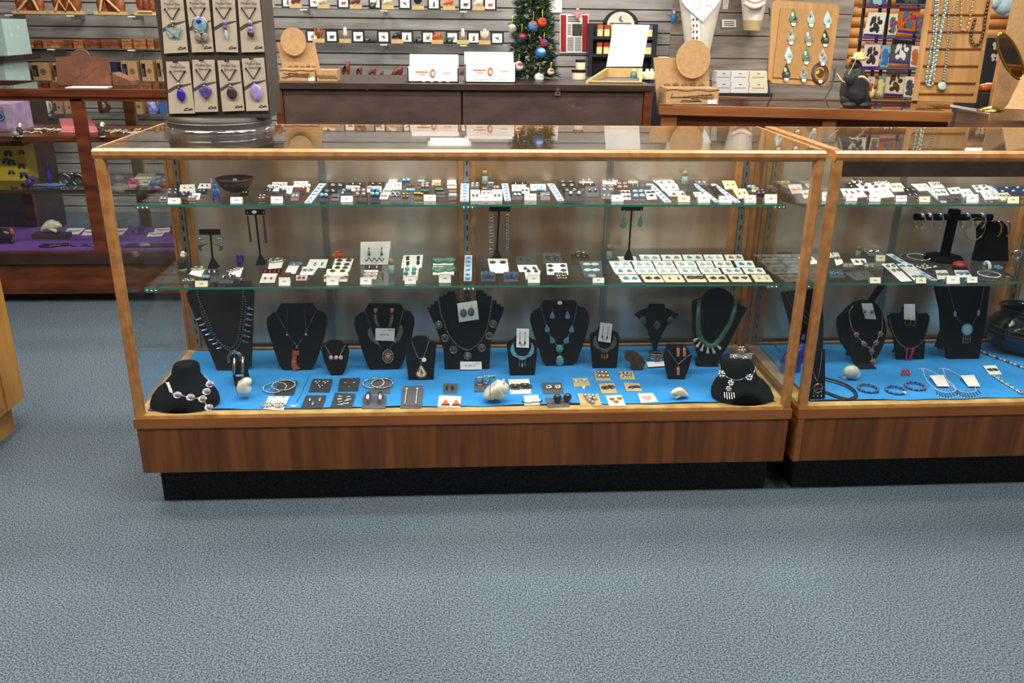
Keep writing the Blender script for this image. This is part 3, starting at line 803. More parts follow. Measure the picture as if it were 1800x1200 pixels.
# --- turquoise drop bust
pl=bust('black velvet bust with a large turquoise stone drop necklace',(982,643),std_outline(932,528,1035.5,643),80)
t,o=nthing('turquoise_necklace','silver necklace of pear and oval turquoise stones ending in a drop','necklace',pl,984,620)
for pts in([(951,539),(955,555),(959,570)],[(1014,538),(1011,555),(1007,570)]):
    b=B(o);chain(b,pxl(pl,pts,.003,4),.0015,'dark_silver');b.build('chain',t)
for pts in([(963,583),(968,590)],[(1004,583),(999,590)],[(974,602),(979,607)],[(995,601),(989,607)],[(984,619),(984,626)]):
    b=B(o);b.cyl(pl.hit(*pts[0],.003),pl.hit(*pts[1],.003),.0014,'gold');b.build('link',t)
for u,v,rx,ry,yaw in((961.5,577,.0085,.0105,8),(1005,577.5,.0085,.0105,-8),(970,596.5,.009,.0105,25),(996.5,596.5,.009,.0105,-25),(983.5,612.5,.0105,.0105,0),(984,634,.0115,.0145,0)):
    b=B(o);c=pl.hit(u,v,.003)
    if yaw:
        q=PL(c,80);a=math.radians(yaw);q.ex,q.ey=pl.ex*math.cos(a)+pl.ey*math.sin(a),-pl.ex*math.sin(a)+pl.ey*math.cos(a);q.R=MX((q.ex,q.ey,q.n)).transposed()
        drop(b,q,c,rx*2,ry*2.2,'turquoise',.004,'silver')
    else:stone(b,pl,c,rx,ry,'turquoise','silver',.004,18)
    b.build('turquoise_stone',t)
for u,lb in((971,'turquoise drop earring on the turquoise bust, nearer the scalloped bust'),(997.5,'turquoise drop earring on the turquoise bust, nearer the forked stand')):
    c=pl.hit(u,553.5,.003);t=thing('drop_earring',lb,'earring',c);b=B(c);drop(b,pl,c,.016,.022,'turquoise',.003,'silver');b.build('stone',t);b=B(c);ear_hook(b,pl,c+pl.ey*.01,.01);b.build('hook',t)
c=pl.hit(984,532,.002);b=B(c);b.prism(circ(pl,c,.0075,14,.006),pl.n*.0008,'white_card');solo(b,'price_sticker','small white oval sticker at the top of the turquoise bust','price tag')
# --- forked stand
pl=bust('black funnel shaped stand with spread wings holding filigree pieces',(1152,622),[(1142,534.5),(1168.5,534.5),(1170,541),(1182,546),(1194,553),(1182,565),(1172,574),(1163,590),(1157,606),(1154,620),(1149,620),(1146,602),(1139,582),(1130,568),(1116,553),(1128,546),(1140,541)],82,.012,leg=False)
p=pl.p;b=B(p);b.lathe([(.001,.0),(.022,.0),(.022,.004),(.006,.008),(.004,.02)],(p.x,p.y+.004,ZD),'velvet',18);q=b.build('foot',None);q.parent=[o_ for o_ in COL.objects if o_.get('label')=='black funnel shaped stand with spread wings holding filigree pieces'][0];q.location=(0,0,0)
for u,v,lb in((1130,563,'filigree earring on the funnel stand wing nearer the tilted card bust'),(1155,571,'filigree pendant in the middle of the funnel stand'),(1179,563,'filigree earring on the funnel stand wing nearer the green necklace')):
    c=pl.hit(u,v,.003);t=thing('filigree_earring',lb,'earring',c);b=B(c);rosette(b,pl,c,.011,'dark_silver');b.tube(circ(pl,c,.0105,14),.0011,'silver',5,True)
    for i in range(5):b.ball(c-pl.ey*.0125+pl.ex*.0035*(i-2),.0014,'pewter',5)
    b.build('filigree',t);b=B(c);ear_hook(b,pl,c+pl.ey*.009,.008);b.build('hook',t)
pf=PL(gp(1139,645,ZD+.0005),3)
t,w=tagcard('white card lying under a dark bangle at the foot of the funnel stand',pf,(1136,636,1169,634,1170,643,1139,645),name='price_card')
c=gp(1153,634,ZD+.006);t=thing('cuff_bracelet','dark openwork cuff bracelet standing under the funnel stand','bracelet',c)
for zz,r in((0,.026),(.012,.024),(.026,.022)):
    b=B(c);b.tube([c+V((r*math.cos(a),r*.55*math.sin(a),zz))for a in[2*PI*i/22 for i in range(22)]],.0018,('silver','onyx','silver')[int(zz*80)%3],6,True);b.build('band',t)
b=B(c);pq=PL(c+V((0,-.016,.014)),85);rosette(b,pq,pq.p,.013,'dark_silver');b.build('rosette',t)
# --- hexagonal small bust
pl=bust('small six sided black bust with orange bar pendant and white easel feet',(1192,667),[(1174,604.5),(1205,605.5),(1217,625),(1212,645),(1203,667.5),(1175,666),(1170,645),(1167,627)],78,.012)
t,o=nthing('bar_pendant_necklace','fine silver chain with an orange bar pendant','necklace',pl,1192,645)
for pts in([(1174,614),(1182,626),(1192,640)],[(1214,622),(1203,631),(1192,640)]):
    b=B(o);b.tube(pxl(pl,pts,.003,4),.001,'silver',5);b.build('chain',t)
def orbar(o,t,u,v,hgt):
    c=pl.hit(u,v,.003);b=B(o);b.prism([c+pl.ex*x+pl.ey*y for x,y in((-.0036,-hgt),(.0036,-hgt),(.0036,hgt),(-.0036,hgt))],pl.n*.003,'orange_stone',.0006);b.tube([c+pl.ex*x+pl.ey*y+pl.n*.002 for x,y in((-.0038,-hgt),(.0038,-hgt),(.0038,hgt),(-.0038,hgt))],.0007,'silver',5,True);b.tube(circ(pl,c+pl.ey*(hgt+.003),.0022,8),.0006,'silver',4,True);b.build('orange_bar',t)
orbar(o,t,1192,652,.0115)
for u,lb in((1192,'orange bar earring on the six sided bust, nearer the bangle'),(1203,'orange bar earring on the six sided bust, nearer the green necklace')):
    c=pl.hit(u,618,.003);t=thing('bar_earring',lb,'earring',c);orbar(c,t,u,619,.0125)
for u,v in((1173,661),(1203,663)):
    pass
# --- green necklace bust with rounded head
pl=bust('tall black bust with a round head and a thick green necklace',(1244,645),[(1219,530),(1225,527),(1238,522),(1244,512),(1254,507),(1265,505.6),(1276,508),(1286,516),(1294,530),(1314,542),(1302,564),(1278,612),(1264,632),(1262,646),(1225,643),(1225,630),(1229,628),(1222,602),(1219,576)],76,.02)
t,o=nthing('green_necklace','thick green bead necklace with pale claw shaped drops','necklace',pl,1250,605)
g=pxl(pl,[(1229,527),(1227.5,550),(1227,570),(1230,590),(1239,604),(1252,608),(1263,599),(1272,586),(1283,568),(1291,545),(1293.5,528)],.006,8)
b=B(o);b.tube(g,[.0055+.003*math.sin(PI*i/(len(g)-1))for i in range(len(g))],'green_stone',8)
for i in range(0,len(g)-1,1):
    d=(g[i+1]-g[i]).normalized();e=d.cross(pl.n).normalized();r=.0058+.003*math.sin(PI*i/(len(g)-1))
    b.tube([g[i]+(e*math.cos(q)+pl.n*math.sin(q))*r for q in[2*PI*j/8 for j in range(8)]],.0009,'green_stone',4,True)
b.build('bead_rope',t)
for u,v,du,dv in((1228,594,-7,4),(1231,600,-5,8),(1237,605,-4,10),(1244,609,0,10),(1251,609,4,10),(1258,604,7,8)):
    a,c=pl.hit(u,v,.012),pl.hit(u+du,v+dv,.006);b=B(o);b.cyl(a,c,.002,'bone',.0048,8);b.ball(c,.0056,'bone',8);b.build('claw_drop',t)
# ---------------------------------------------------------------- carved stone animals
def skin(name,o,joints,edges,mat,sub=2):
    """one continuous body grown round a skeleton: joints are (point, radius)"""
    me=bpy.data.meshes.new(name);me.from_pydata([tuple(V(p)-V(o))for p,r in joints],edges,[])
    ob=bpy.data.objects.new(name,me);COL.objects.link(ob)
    md=ob.modifiers.new('s','SKIN');md.use_smooth_shade=True
    for i,(p,r)in enumerate(joints):
        r=[q*1.18 for q in(r if hasattr(r,'__len__')else(r,r))]
        me.skin_vertices[0].data[i].radius=r
    me.skin_vertices[0].data[0].use_root=True
    ob.modifiers.new('u','SUBSURF').levels=sub
    ob.modifiers['u'].render_levels=sub
    dg=bpy.context.evaluated_depsgraph_get();m2=bpy.data.meshes.new_from_object(ob.evaluated_get(dg))
    bpy.data.objects.remove(ob)
    m2.materials.clear();m2.materials.append(MATS[mat])
    for f in m2.polygons:f.use_smooth=True
    ob=bpy.data.objects.new(name,m2);COL.objects.link(ob)
    return ob
def part_of(ob,t):
    ob.parent=t;return ob
def bearstone(name,label,c,L,mat,flip=1,yaw=0,walk=True,cat='stone carving'):
    """low carved bear, head towards +x (flip -1 turns it round)"""
    t=thing(name,label,cat,c);R=MX.Rotation(math.radians(yaw),3,'Z');s=L
    def Q(x,y,z):return V(c)+R@V((x*flip*s,y*s,z*s))
    J=[(Q(-.28,0,.42),.2*s),(Q(0,0,.44),.22*s),(Q(.2,0,.42),.19*s),(Q(.4,0,.38),.12*s),(Q(.55,0,.3),.06*s),
         (Q(-.34,.1,.2),.085*s),(Q(-.32,.1,.05),.06*s),(Q(-.34,-.1,.2),.085*s),(Q(-.38,-.1,.05),.06*s),
         (Q(.2,.1,.2),.08*s),(Q(.18,.1,.05),.055*s),(Q(.22,-.1,.2),.08*s),(Q(.3,-.1,.05),.055*s)]
    E_=[(0,1),(1,2),(2,3),(3,4),(0,5),(5,6),(0,7),(7,8),(2,9),(9,10),(2,11),(11,12)]
    part_of(skin('body',c,J,E_,mat),t)
    for sy in(-1,1):
        b=B(c);b.ball(Q(.36,.075*sy,.5),.04*s,mat,8);b.build('ear',t)
    return t
c=gp(1195,700,ZD);bearstone('bear_carving','white walking bear carving beside the silver charm neck form',c,.056,'bone',-1,12)
# two large standing pale stone bears with bundles
def bundle(t,o,c,r):
    b=B(o)
    for i,m in enumerate(['turquoise','coral','bone','turquoise','green_stone']):
        a=i*1.3;b.ball(c+V((r*.7*math.cos(a),r*.5*math.sin(a),.001*i)),(r*.5,r*.3,r*.3),m,8)
    b.cyl(c+V((-r*1.3,0,.004)),c+V((r*1.3,-.002,.006)),r*.22,'turquoise');b.build('tied_bundle',t)
c=gp(873,709,ZD);t=thing('bear_carving','large pale jade bear carving with a coral and turquoise bundle on its back','stone carving',c)
k=.00185
def Q(u,v,y=0):return V((c.x+(u-873)*k,c.y+.012+y,ZD+(711-v)*k*1.02))
part_of(skin('body',c,[(Q(868,692),(.032,.026)),(Q(864,685),(.028,.024)),(Q(875,686),(.028,.024)),(Q(884,689),(.018,.018)),(Q(892,692),(.01,.01)),
    (Q(861,700),.02),(Q(861,706),.016),(Q(878,699),.018),(Q(879,706),.014)],[(1,0),(0,2),(2,3),(3,4),(0,5),(5,6),(0,7),(7,8)],'white_marble'),t)
b=B(c);b.tube([Q(865,672,-.006),Q(862,685,-.029),Q(863,700,-.022),Q(865,708,-.012)],.0009,'brown_bead',5);b.build('cord',t)
for y in(-.009,.009):
    b=B(c);b.ball(Q(884,677.5,y),.004,'white_marble',8);b.build('ear',t)
bundle(t,c,Q(864,670,-.004),.011)
c=gp(431,703,ZD);t=thing('bear_carving','pale stone owl shaped carving with a turquoise bundle, beside the hoop ramp','stone carving',c)
def Q(u,v,y=0):return V((c.x+(u-431)*k,c.y+.01+y,ZD+(705-v)*k*1.02))
part_of(skin('body',c,[(Q(431,691),(.024,.02)),(Q(431,681),(.023,.02)),(Q(437,676),(.014,.014)),(Q(442,680),(.009,.009)),(Q(427,699),.017),(Q(436,700),.015)],[(0,1),(1,2),(2,3),(0,4),(0,5)],'white_marble'),t)
b=B(c);b.tube([Q(423,673,-.004),Q(419.5,685,-.014),Q(421,698,-.012)],.0009,'brown_bead',5);b.build('cord',t)
bundle(t,c,Q(426,668,-.004),.009)
# dark agate slab animal
pl=PL(gp(1126,651,ZD),74);p=pl.p;b=B(p)
b.prism([pl.hit(u,v)for u,v in[(1099,619),(1104,616),(1114,616.5),(1120,619),(1130,628),(1134.5,638),(1129,651),(1119,650.5),(1110,648),(1109,637),(1103,635),(1099,628)]],-pl.n*.02,'agate',.004)
solo(b,'stone_carving','dark brown polished stone bear carving beside the tilted card bust','stone carving')
# ================================================================ flat earring cards
def fleur(b,pl,c,s,kind,m,m2='silver'):
    """one earring lying on plane pl at c, about s across"""
    n=pl.n;ex,ey=pl.ex,pl.ey
    if kind=='stud':b.ball(c+n*s*.3,(s*.5,s*.5,s*.4),m,8,pl.R)
    elif kind=='oval':stone(b,pl,c,s*.5,s*.36,m,m2,.004,12)
    elif kind=='tall':stone(b,pl,c,s*.34,s*.5,m,m2,.004,12)
    elif kind=='hoop':
        b.tube([c+(ex*math.cos(a)+n*(1+math.sin(a))*1.0)*s*.5 for a in[2*PI*i/14 for i in range(14)]],s*.13,m,6,True)
    elif kind=='cuff':
        b.tube([c+ey*(.5*s*math.cos(a))+n*(s*.45*math.sin(a))for a in[PI*i/8 for i in range(9)]],s*.17,m,6)
    elif kind=='ring':b.tube(circ(pl,c+n*.001,s*.45,12),s*.11,m,5,True)
    elif kind=='drop':drop(b,pl,c,s*.62,s,m,.003)
    elif kind=='rdrop':drop(b,pl,c,s*.66,s,m,.003,m2)
    elif kind=='shell':
        for k in(-1,0,1):b.tube([c+ex*(s*.5*math.cos(a))+ey*(s*(.2*k+.22*math.sin(a)))+n*s*.12 for a in[PI*i/7 for i in range(8)]],s*.12,m,6)
        b.ball(c+n*s*.1,(s*.45,s*.4,s*.15),m,8,pl.R)
    elif kind=='flower':
        rosette(b,pl,c+n*.001,s*.5,m)
        if m2:b.ball(c+n*.003,s*.17,m2,6)
    elif kind=='dangle':
        b.tube([c+ey*s*.5+n*.001,c-ey*s*.3+n*.001],s*.03,'silver',4)
        for k in range(3):b.ball(c+ey*s*(.3-.33*k)+n*.0015,s*(.09+.04*k),m if k%2==0 else m2,6)
    elif kind=='zig':
        b.tube([c+ey*s*(.5-.2*k)+ex*s*(.13*(-1)**k)+n*.002 for k in range(6)],s*.09,m,5)
    elif kind=='bar':b.box(c+n*.0015,(s*.28,s,.003),m,pl.R)
    elif kind=='chainlong':
        beads(b,[c+ey*s*.5+n*.0015,c-ey*s*.5+n*.0015],.0035,.0022,m,5);b.ball(c+ey*s*.5+n*.002,.004,m2,6)
    elif kind=='bead':b.ball(c+n*s*.42,s*.42,m,8);b.tube([c+n*s*.4,c+n*s*.4+ey*s*.7],s*.05,'silver',4)
    elif kind=='trio':
        for x,y in((0,-.35),(-.3,.25),(.3,.25)):b.ball(c+ex*x*s+ey*y*s+n*.0015,s*.22,m,6)
        for x in(-.15,.15):b.tube([c+ey*.5*s+ex*x*s,c-ey*.2*s],.0006,'silver',4)
    elif kind=='tri':
        b.prism([c+ey*s*.5,c-ey*s*.5-ex*s*.35,c-ey*s*.5+ex*s*.35],n*.0025,m);b.prism([c-ey*s*.3-ex*s*.28,c-ey*s*.5-ex*s*.35,c-ey*s*.5+ex*s*.35,c-ey*s*.3+ex*s*.28],n*.003,m2)
    elif kind=='heart':
        for k in(-1,1):b.ball(c+ex*k*s*.2+ey*s*.12+n*.001,(s*.27,s*.27,.003),m,8,pl.R)
        drop(b,PLflip(pl),c-ey*s*.12,s*.85,s*.75,m,.003)
def PLflip(pl):
    q=PL(pl.p,0);q.ex,q.ey,q.n=-pl.ex,-pl.ey,pl.n;q.R=MX((q.ex,q.ey,q.n)).transposed();return q
TWO=[(.3,.5),(.7,.5)]
ES=1.28
def ecard(z,quad,mat,kind,m,s,label,m2='silver',pos=TWO,tilt=9,name='earring_card',cat='earring card',part='earring',group=None,ymin=None):
    us,vs=quad[0::2],quad[1::2]
    i=max(range(4),key=lambda j:vs[j])
    p=gp(us[i],vs[i],z)
    if ymin is not None and p.y<ymin:p=V((p.x,ymin,p.z))
    pl=PL(p+V((0,0,.0004)),tilt)
    w=[pl.hit(us[j],vs[j])for j in range(4)]
    t=thing(name,label,cat,w[3],group)
    b=B(w[3]);b.prism(w,pl.n*.0009,mat);b.build('card',t)
    for a,d in pos:
        c=w[3].lerp(w[2],a).lerp(w[0].lerp(w[1],a),d)+pl.n*.001;
        b=B(w[3]);fleur(b,pl,c,s*ES,kind,m,m2);b.build(part,t)
    return t,pl,w
def rect(u0,v0,u1,v1,k=0.0):
    """px rectangle whose top edge is shifted by k px"""
    return(u0+k,v0,u1+k,v0,u1,v1,u0,v1)
def tent(z,u0,v0,u1,v1,label,mat='white_card',lean=62):
    p=gp((u0+u1)/2,v1,z);pl=PL(p,lean)
    a,b_,c,d=[pl.hit(u,v)for u,v in((u0,v0),(u1,v0),(u1,v1),(u0,v1))]
    c.z=d.z=z+.0004
    t=thing('price_tent',label,'price tag',p)
    b=B(p);b.prism([a,b_,c,d],-pl.n*.0006,mat);b.build('front_flap',t)
    dy=(a.z-z)*.55
    b=B(p);b.prism([a,b_,V((b_.x,b_.y+dy,z+.0004)),V((a.x,a.y+dy,z+.0004))],V((0,-.0006,0)),mat);b.build('back_flap',t)
    m_=(a+b_+c+d)/4+pl.n*.0003;b=B(p)
    for k in(-1,0,1):b.box(m_+pl.ex*.0035*k,(.0022,.0028,.0003),'ink',pl.R)
    b.build('pencilled_price',t)
# ---------------------------------------------------------------- cards lying on the blue deck
G,W_,K_,T_='grey_card','white_card','dark_card','tan_card'
Y0=.045
def dk(z_,*a,**k):
    a=list(a);a[3]*=1.25
    return ecard(ZD,z_,*a,tilt=k.pop('tilt',4),**k)
dk((550,666,585,666,579,690,542,689),K_,'trio','silver',.011,'dark card with silver trefoil pendant and studs, in front of the small pink stone bust',pos=[(.3,.68),(.7,.68),(.5,.38)])
dk((598,665,633,664,629,688,593,688),K_,'drop','silver',.012,'dark card with silver leaf pendant and earrings, below the orange stone bust',pos=[(.3,.7),(.72,.7),(.52,.4)])
dk((538,695,574,695,566,719,528,718),K_,'dangle','silver',.016,'dark card with pale blue dangling set, nearest the crescent moon charm','sky_stone',[(.28,.65),(.76,.65),(.5,.35)])
dk((589,690,625,692,618,718,580,718),K_,'ring','silver',.013,'dark card with swirled silver pendant set, beside the feather hoop card',pos=[(.3,.65),(.72,.65),(.4,.3),(.66,.38)])
dk((638,694.5,679,694.5,677.5,718.5,636,718.5),G,'cuff','silver',.026,'grey card with two wide silver half hoops, below a beaded bangle',pos=[(.25,.6),(.78,.6)])
dk((709,678,744,678,741,717.5,703,718),G,'chainlong','silver',.055,'tall grey card with long slim chain earrings, below the pear pendant bust','pearl',[(.2,.5),(.72,.5)])
dk((779.5,674,804.5,674,803.5,691.5,779,691.5),G,'bar','silver',.016,'small grey card with two patterned silver bars, below the $1,800.00 card',pos=[(.25,.45),(.65,.45)])
dk((772,695.5,811,697,809,716,769,715.5),W_,'tri','orange_stone',.022,'white card with two orange triangle earrings at the front of the blue cloth','coral',[(.33,.4),(.8,.4)])
dk((835,669.5,856,669.5,854,689,833,689),G,'hoop','silver',.016,'grey card with tall silver hoops half hidden behind the large jade bear',pos=[(.45,.6),(.95,.75)])
dk((893.6,667,930,666,934,692,897.5,692.6),W_,'flower','pewter',.027,'white card with two round openwork turquoise earrings beside the jade bear','turquoise',[(.27,.45),(.75,.48)])
dk((920.5,695.5,946,694,949,712,922,712.4),W_,'oval','pearl',.02,'small white card with two banded pottery shaped earrings','onyx',[(.3,.4),(.78,.45)])
dk((952,672.5,987.5,672.5,991,692,954.5,692.6),G,'shell','silver',.014,'grey card with two curled silver earrings below the turquoise bust',pos=[(.3,.5),(.75,.5)])
dk((959,699,999,698,1001,714.7,962.5,716),G,'bead','onyx',.019,'grey card with two dark round bead earrings at the front of the blue cloth',pos=[(.48,.5),(.93,.55)])
TT='tan square card with '
tans=[((1005.6,665,1032.4,664,1038,678,1009.4,680.5),'tall','pale_stone',.012,TT+'pale turquoise studs and a pendant hanging below its edge',[(.2,.65),(.72,.7),(.55,-.15)]),
 ((1044,652.4,1067,652.4,1074.6,669,1048,669.6),'stud','silver',.009,TT+'six small silver studs, nearest the tilted card bust',[(.25,.75),(.55,.75),(.85,.75),(.25,.35),(.55,.35),(.85,.35)]),
 ((1086.5,653,1112,653,1117,667,1091,667),'ring','silver',.011,TT+'five silver rings, below the dark agate bear',[(.2,.6),(.45,.75),(.7,.65),(.4,.35),(.6,.4)]),
 ((1051.6,675,1079,673.5,1085.5,691,1058,691.7),'flower','pewter',.016,TT+'two dark openwork studs in the middle of the tan cards',[(.33,.55),(.72,.6)]),
 ((1096,672.5,1123.5,673.5,1129,688,1100.5,687.5),'oval','onyx',.014,TT+'one dark oval ring and a small pearl',[(.45,.4),(.72,.45)]),
 ((1015,691.7,1051.6,692.6,1058,713,1020.5,713),'stud','silver',.009,'larger tan card with seven silver leaf studs and a small notch',[(.35,.75),(.7,.75),(.4,.5),(.55,.55),(.75,.5),(.45,.3),(.58,.15)]),
 ((1064.4,695.5,1092.4,694.6,1100,713,1071,713.7),'heart','coral',.011,TT+'three coral heart studs',[(.3,.6),(.5,.35),(.8,.65)]),
 ((1120.6,691.7,1147.4,691,1157,706,1127,708.4),'heart','pink_stone',.02,TT+'a rose heart pendant, near the white walking bear',[(.45,.45)])]
for q,kd,m,s,lb,pos in tans:
    dk(q,'tan_card' if 'heart' not in kd else 'cream_card',kd,m,s,lb,pos=pos,name='jewelry_card',cat='jewelry card',part='stud' if kd!='heart' else 'heart')
# bangles, chain, beads
def bangle(z,u,v,r,label,m='silver',beaded=True,th=.0022,h=.002,tilt=3,name='bangle',clasp=None,mats=None,squash=1.0,cat='bracelet',step=.0052,gap=0):
    c=gp(u,v,z)+V((0,0,h+th));pl=PL(c,tilt)
    t=thing(name,label,cat,c);pts=circ(pl,c,r,36,r*squash)
    if gap:pts=pts[:-gap]
    b=B(c)
    if beaded:beads(b,pts+([]if gap else[pts[0]]),step,th*1.25,m,6,mats)
    b.tube(pts,th*(.6 if beaded else 1),m,6,not gap);b.build('band',t)
    if clasp:
        b=B(c);q=pl.loc(r*.6,-r*.8*squash);b.ball(q,(.0065,.0065,.006),clasp,8);b.build('clasp_bead',t)
    return t
dk((490,669,523,669,516,695,482,695),K_,'stud','silver',.002,'dark card lying under two silver bangles, below the coral pendant bust',pos=[(.9,.9)],name='backing_card',cat='card',part='pin')
bangle(ZD,483.5,684.5,.033,'beaded silver bangle nearer the pale owl carving, overlapping its twin',h=.004)
bangle(ZD,499,682,.033,'beaded silver bangle lying on the dark card, overlapping its twin',h=.007)
dk((653,664,688,664,685,692,649,692),G,'stud','silver',.002,'grey card lying under two silver bangles, below the pear pendant bust',pos=[(.9,.95)],name='backing_card',cat='card',part='pin')
bangle(ZD,657,676.5,.031,'twisted silver bangle below the orange stone bust',h=.004)
bangle(ZD,672,678.5,.031,'twisted silver bangle lying on the grey card, nearer the pear pendant',h=.007)
tt,pl_,w_=dk((472,697,509,697,498,721,463,719),W_,'stud','silver',.004,'white card with two bunched strings of pearly seed beads',pos=[(.3,.9),(.75,.9)],part='post')
for du in(-11,10):
    b=B(tt.location)
    for k in range(3):
        c=pl_.hit(483+du+2*(k-1),711,.004+.001*k);beads(b,circ(pl_,c,.017-.004*k,26,.013-.003*k),.0042,.0021,'pearl',5,'pewter')
    b.build('bead_hoop',tt)
a_=gp(517,713,ZD);t=thing('moon_charm_necklace','fine chain with a white crescent moon charm stretched over the blue cloth','necklace',a_)
b=B(a_);P_=smooth([gp(u,v,ZD+.0015)for u,v in((544,657),(540,668),(534,680),(528,695),(521,706))]);chain(b,P_,.0011,'dark_silver',.004);b.build('chain',t)
b=B(a_);pm=PL(a_+V((0,0,.001)),3)
A_=[pm.loc(.009*math.cos(q),.009*math.sin(q))for q in[PI*(.95+1.1*i/12)for i in range(13)]];C_=[pm.loc(.0085*math.cos(q),.004+.0065*math.sin(q))for q in[PI*(.95+1.1*i/12)for i in range(13)]]
b.prism(A_+C_[::-1],pm.n*.002,'pearl');b.build('moon_charm',t)

# ================================================================ lower glass shelf of the long case
def s2(*a,**k):return ecard(Z2,*a,ymin=.172,**k)
M_=', lower shelf'
s2((339,473,361,472,353,487,332,482),W_,'shell','silver',.017,'white card with two fat silver swirl earrings in front of the eagle',pos=[(.2,.9),(.62,.9)])
s2((404,478,428,470,422,487,401,485),W_,'shell','silver',.015,'white card with two silver swirl earrings below the blue carved figure',pos=[(.0,.95),(.5,1.0)])
s2((364,475,387,475,383,485,362,485),K_,'cuff','silver',.014,'dark card with silver loops between the two swirl earring cards')
s2((318,488,341,487,339,499,317,499),K_,'flower','silver',.016,'dark card with turquoise cube earrings at the shelf end','turquoise',[(.4,.5),(.85,.5)])
s2((354,485,371,484,370,493,353,493),'navy_card','stud','sky_stone',.011,'small navy card with pale blue domes behind the cream price card',tilt=30)
s2((387,484,415,483,409,498,384,498),G,'cuff','silver',.016,'grey card with two arched silver earrings in front of the swirl card',pos=[(.3,.6),(.75,.6)])
tent(Z2,343,493,365,504,'cream folded price card near the shelf end below the turquoise earring stand','cream_card')
c=gp(420,493,Z2);b=B(c)
for i in range(7):b.ball(c+V((random.uniform(-.012,.014),random.uniform(-.006,.006),.004)),.004,('gold','pewter','blue_stone')[i%3],6)
solo(b,'bead_cluster','little heap of gold and dark beads beside the arched earring card','beads')
s2((474,457,500,456,494,471,471,473),W_,'shell','silver',.022,'white card with two large striped silver swirls behind the red bead card',pos=[(.3,.75),(.72,.8)])
s2((463,473,497,473,492,482,461,482),'black_card','dangle','red_bead',.02,'narrow black card strung with brown red beads','brown_bead',[(.15,.5),(.4,.45),(.65,.45),(.88,.5)])
s2((462,481,488,481,482.5,497,456,497),W_,'drop','red_bead',.009,'white card with two tiny red studs at the shelf front',pos=[(.3,.45),(.7,.45)])
s2((507,467,526,467,519,481,500,481),W_,'oval','blue_stone',.017,'white card topped with two blue oval cabochon earrings',pos=[(.3,1.25),(.85,1.25)])
s2((494,479,512,479,511,489,493,489),'brown_card','drop','red_bead',.009,'small red and brown card behind a white price card')
tent(Z2,490,487,510,502,'white folded price card in front of the small red and brown card')
s2((532,469,561,468,550,483,527,483),W_,'flower','silver',.016,'white card with silver leaf cluster earrings beside the red beetle earrings',None,[(.25,.5),(.68,.5)])
s2((545,456,577,456,572,471,538,470),W_,'dangle','silver',.02,'white card with feathery silver dangles behind the leaf cluster card','pewter',[(.4,.4),(.78,.45)])
s2((521,484,541,484,539,493,520,493),'pinkish_tag','drop','coral',.013,'pale card with two red beetle shaped earrings')
s2((589,455,622,455,614,477,583,474),W_,'flower','pewter',.015,'white card with six dark silver blossoms behind the cream flower card',None,[(.28,.82),(.76,.85),(.28,.5),(.74,.5),(.3,.18),(.72,.22)])
s2((575,473,613,473,611,483,573,483),'cream_card','flower','pewter',.014,'cream card with two dark silver flowers, middle of the flower card stack',None,[(.28,.6),(.74,.6)])
s2((570,483,613,483,610,495,569,495),W_,'shell','silver',.014,'white card with curled silver earrings, lowest of the flower card stack',pos=[(.1,.5),(.85,.5)])
tent(Z2,574,486,595,501,'white folded price card in front of the flower card stack')
# folded display card with two earrings
p=gp(658,466,Z2);pl=PL(p,74);w=[pl.hit(u,v)for u,v in((634,425),(687,424),(682,465),(633,465))]
t=thing('display_card','large folded white display card with two slim hook earrings','earring card',p)
b=B(p);b.prism(w,pl.n*.001,W_);b.prism([w[0],w[1],V((w[1].x,w[1].y+.035,Z2)),V((w[0].x,w[0].y+.035,Z2))],V((0,-.001,0)),W_);b.build('card',t)
for u in(649,671):
    b=B(p);fleur(b,pl,pl.hit(u,441,.001),.026,'dangle','pewter','silver');b.build('earring',t)
b=B(p)
for i in range(26):b.ball(pl.hit(642+i*1.3,456+2.5*math.sin(i*.9),.001),(.0016,.0028,.0004),'ink',5,pl.R)
for i in range(4):b.ball(pl.hit(656+i*2,461.5,.001),(.0018,.0008,.0004),'ink',5,pl.R)
b.build('flourish_print',t)
s2((641,466,673,466,670,476,640,476),'black_card','cuff','silver',.012,'black card under the large folded display card',pos=[(.3,.4),(.72,.4)])
s2((641,475,665,475,661,491,638,490),W_,'oval','pink_stone',.016,'white card with four pink shell earrings beside the corked vial',pos=[(.25,.7),(.75,.7),(.25,.35),(.75,.35)])
tent(Z2,633,487,653,500,'white folded price card in front of the pink shell card')
def bottle(z,u0,v0,u1,v1,label):
    c=gp((u0+u1)/2,v1-1,z);h=at((u0+u1)/2,v0,'y',c.y).z-z;r=(at(u1,v1,'y',c.y).x-at(u0,v1,'y',c.y).x)/2
    t=thing('corked_vial',label,'bottle',c)
    b=B(c);b.lathe([(r*.9,.0004),(r,.003),(r,h*.7),(r*.75,h*.8),(r*.8,h*.86)],c,'bottle_glass',16);b.build('glass_body',t)
    b=B(c);b.lathe([(r*.82,.002),(r*.9,.004),(r*.9,h*.6),(r*.3,h*.64)],c,'chips',12);b.build('stone_chips',t)
    b=B(c);b.lathe([(r*.68,h*.72),(r*.72,h*.98),(r*.6,h)],c,'cork',12);b.build('cork',t)
bottle(Z2,682,455,694,483,'corked glass vial of stone chips beside the large folded display card')
s2((709,449,744,448,741,471,705,471),W_,'zig','pewter',.02,'white card with twisted silver drops behind the turquoise disc card',pos=[(.25,.7),(.78,.7),(.3,.3),(.8,.35)])
s2((710,471,736,471,734,493,708,493),'cream_card','stud','turquoise',.012,'cream card with four turquoise discs',pos=[(.25,.8),(.72,.8),(.2,.45),(.7,.5)])
tent(Z2,711.5,485,731,499,'white folded price card in front of the turquoise disc card')
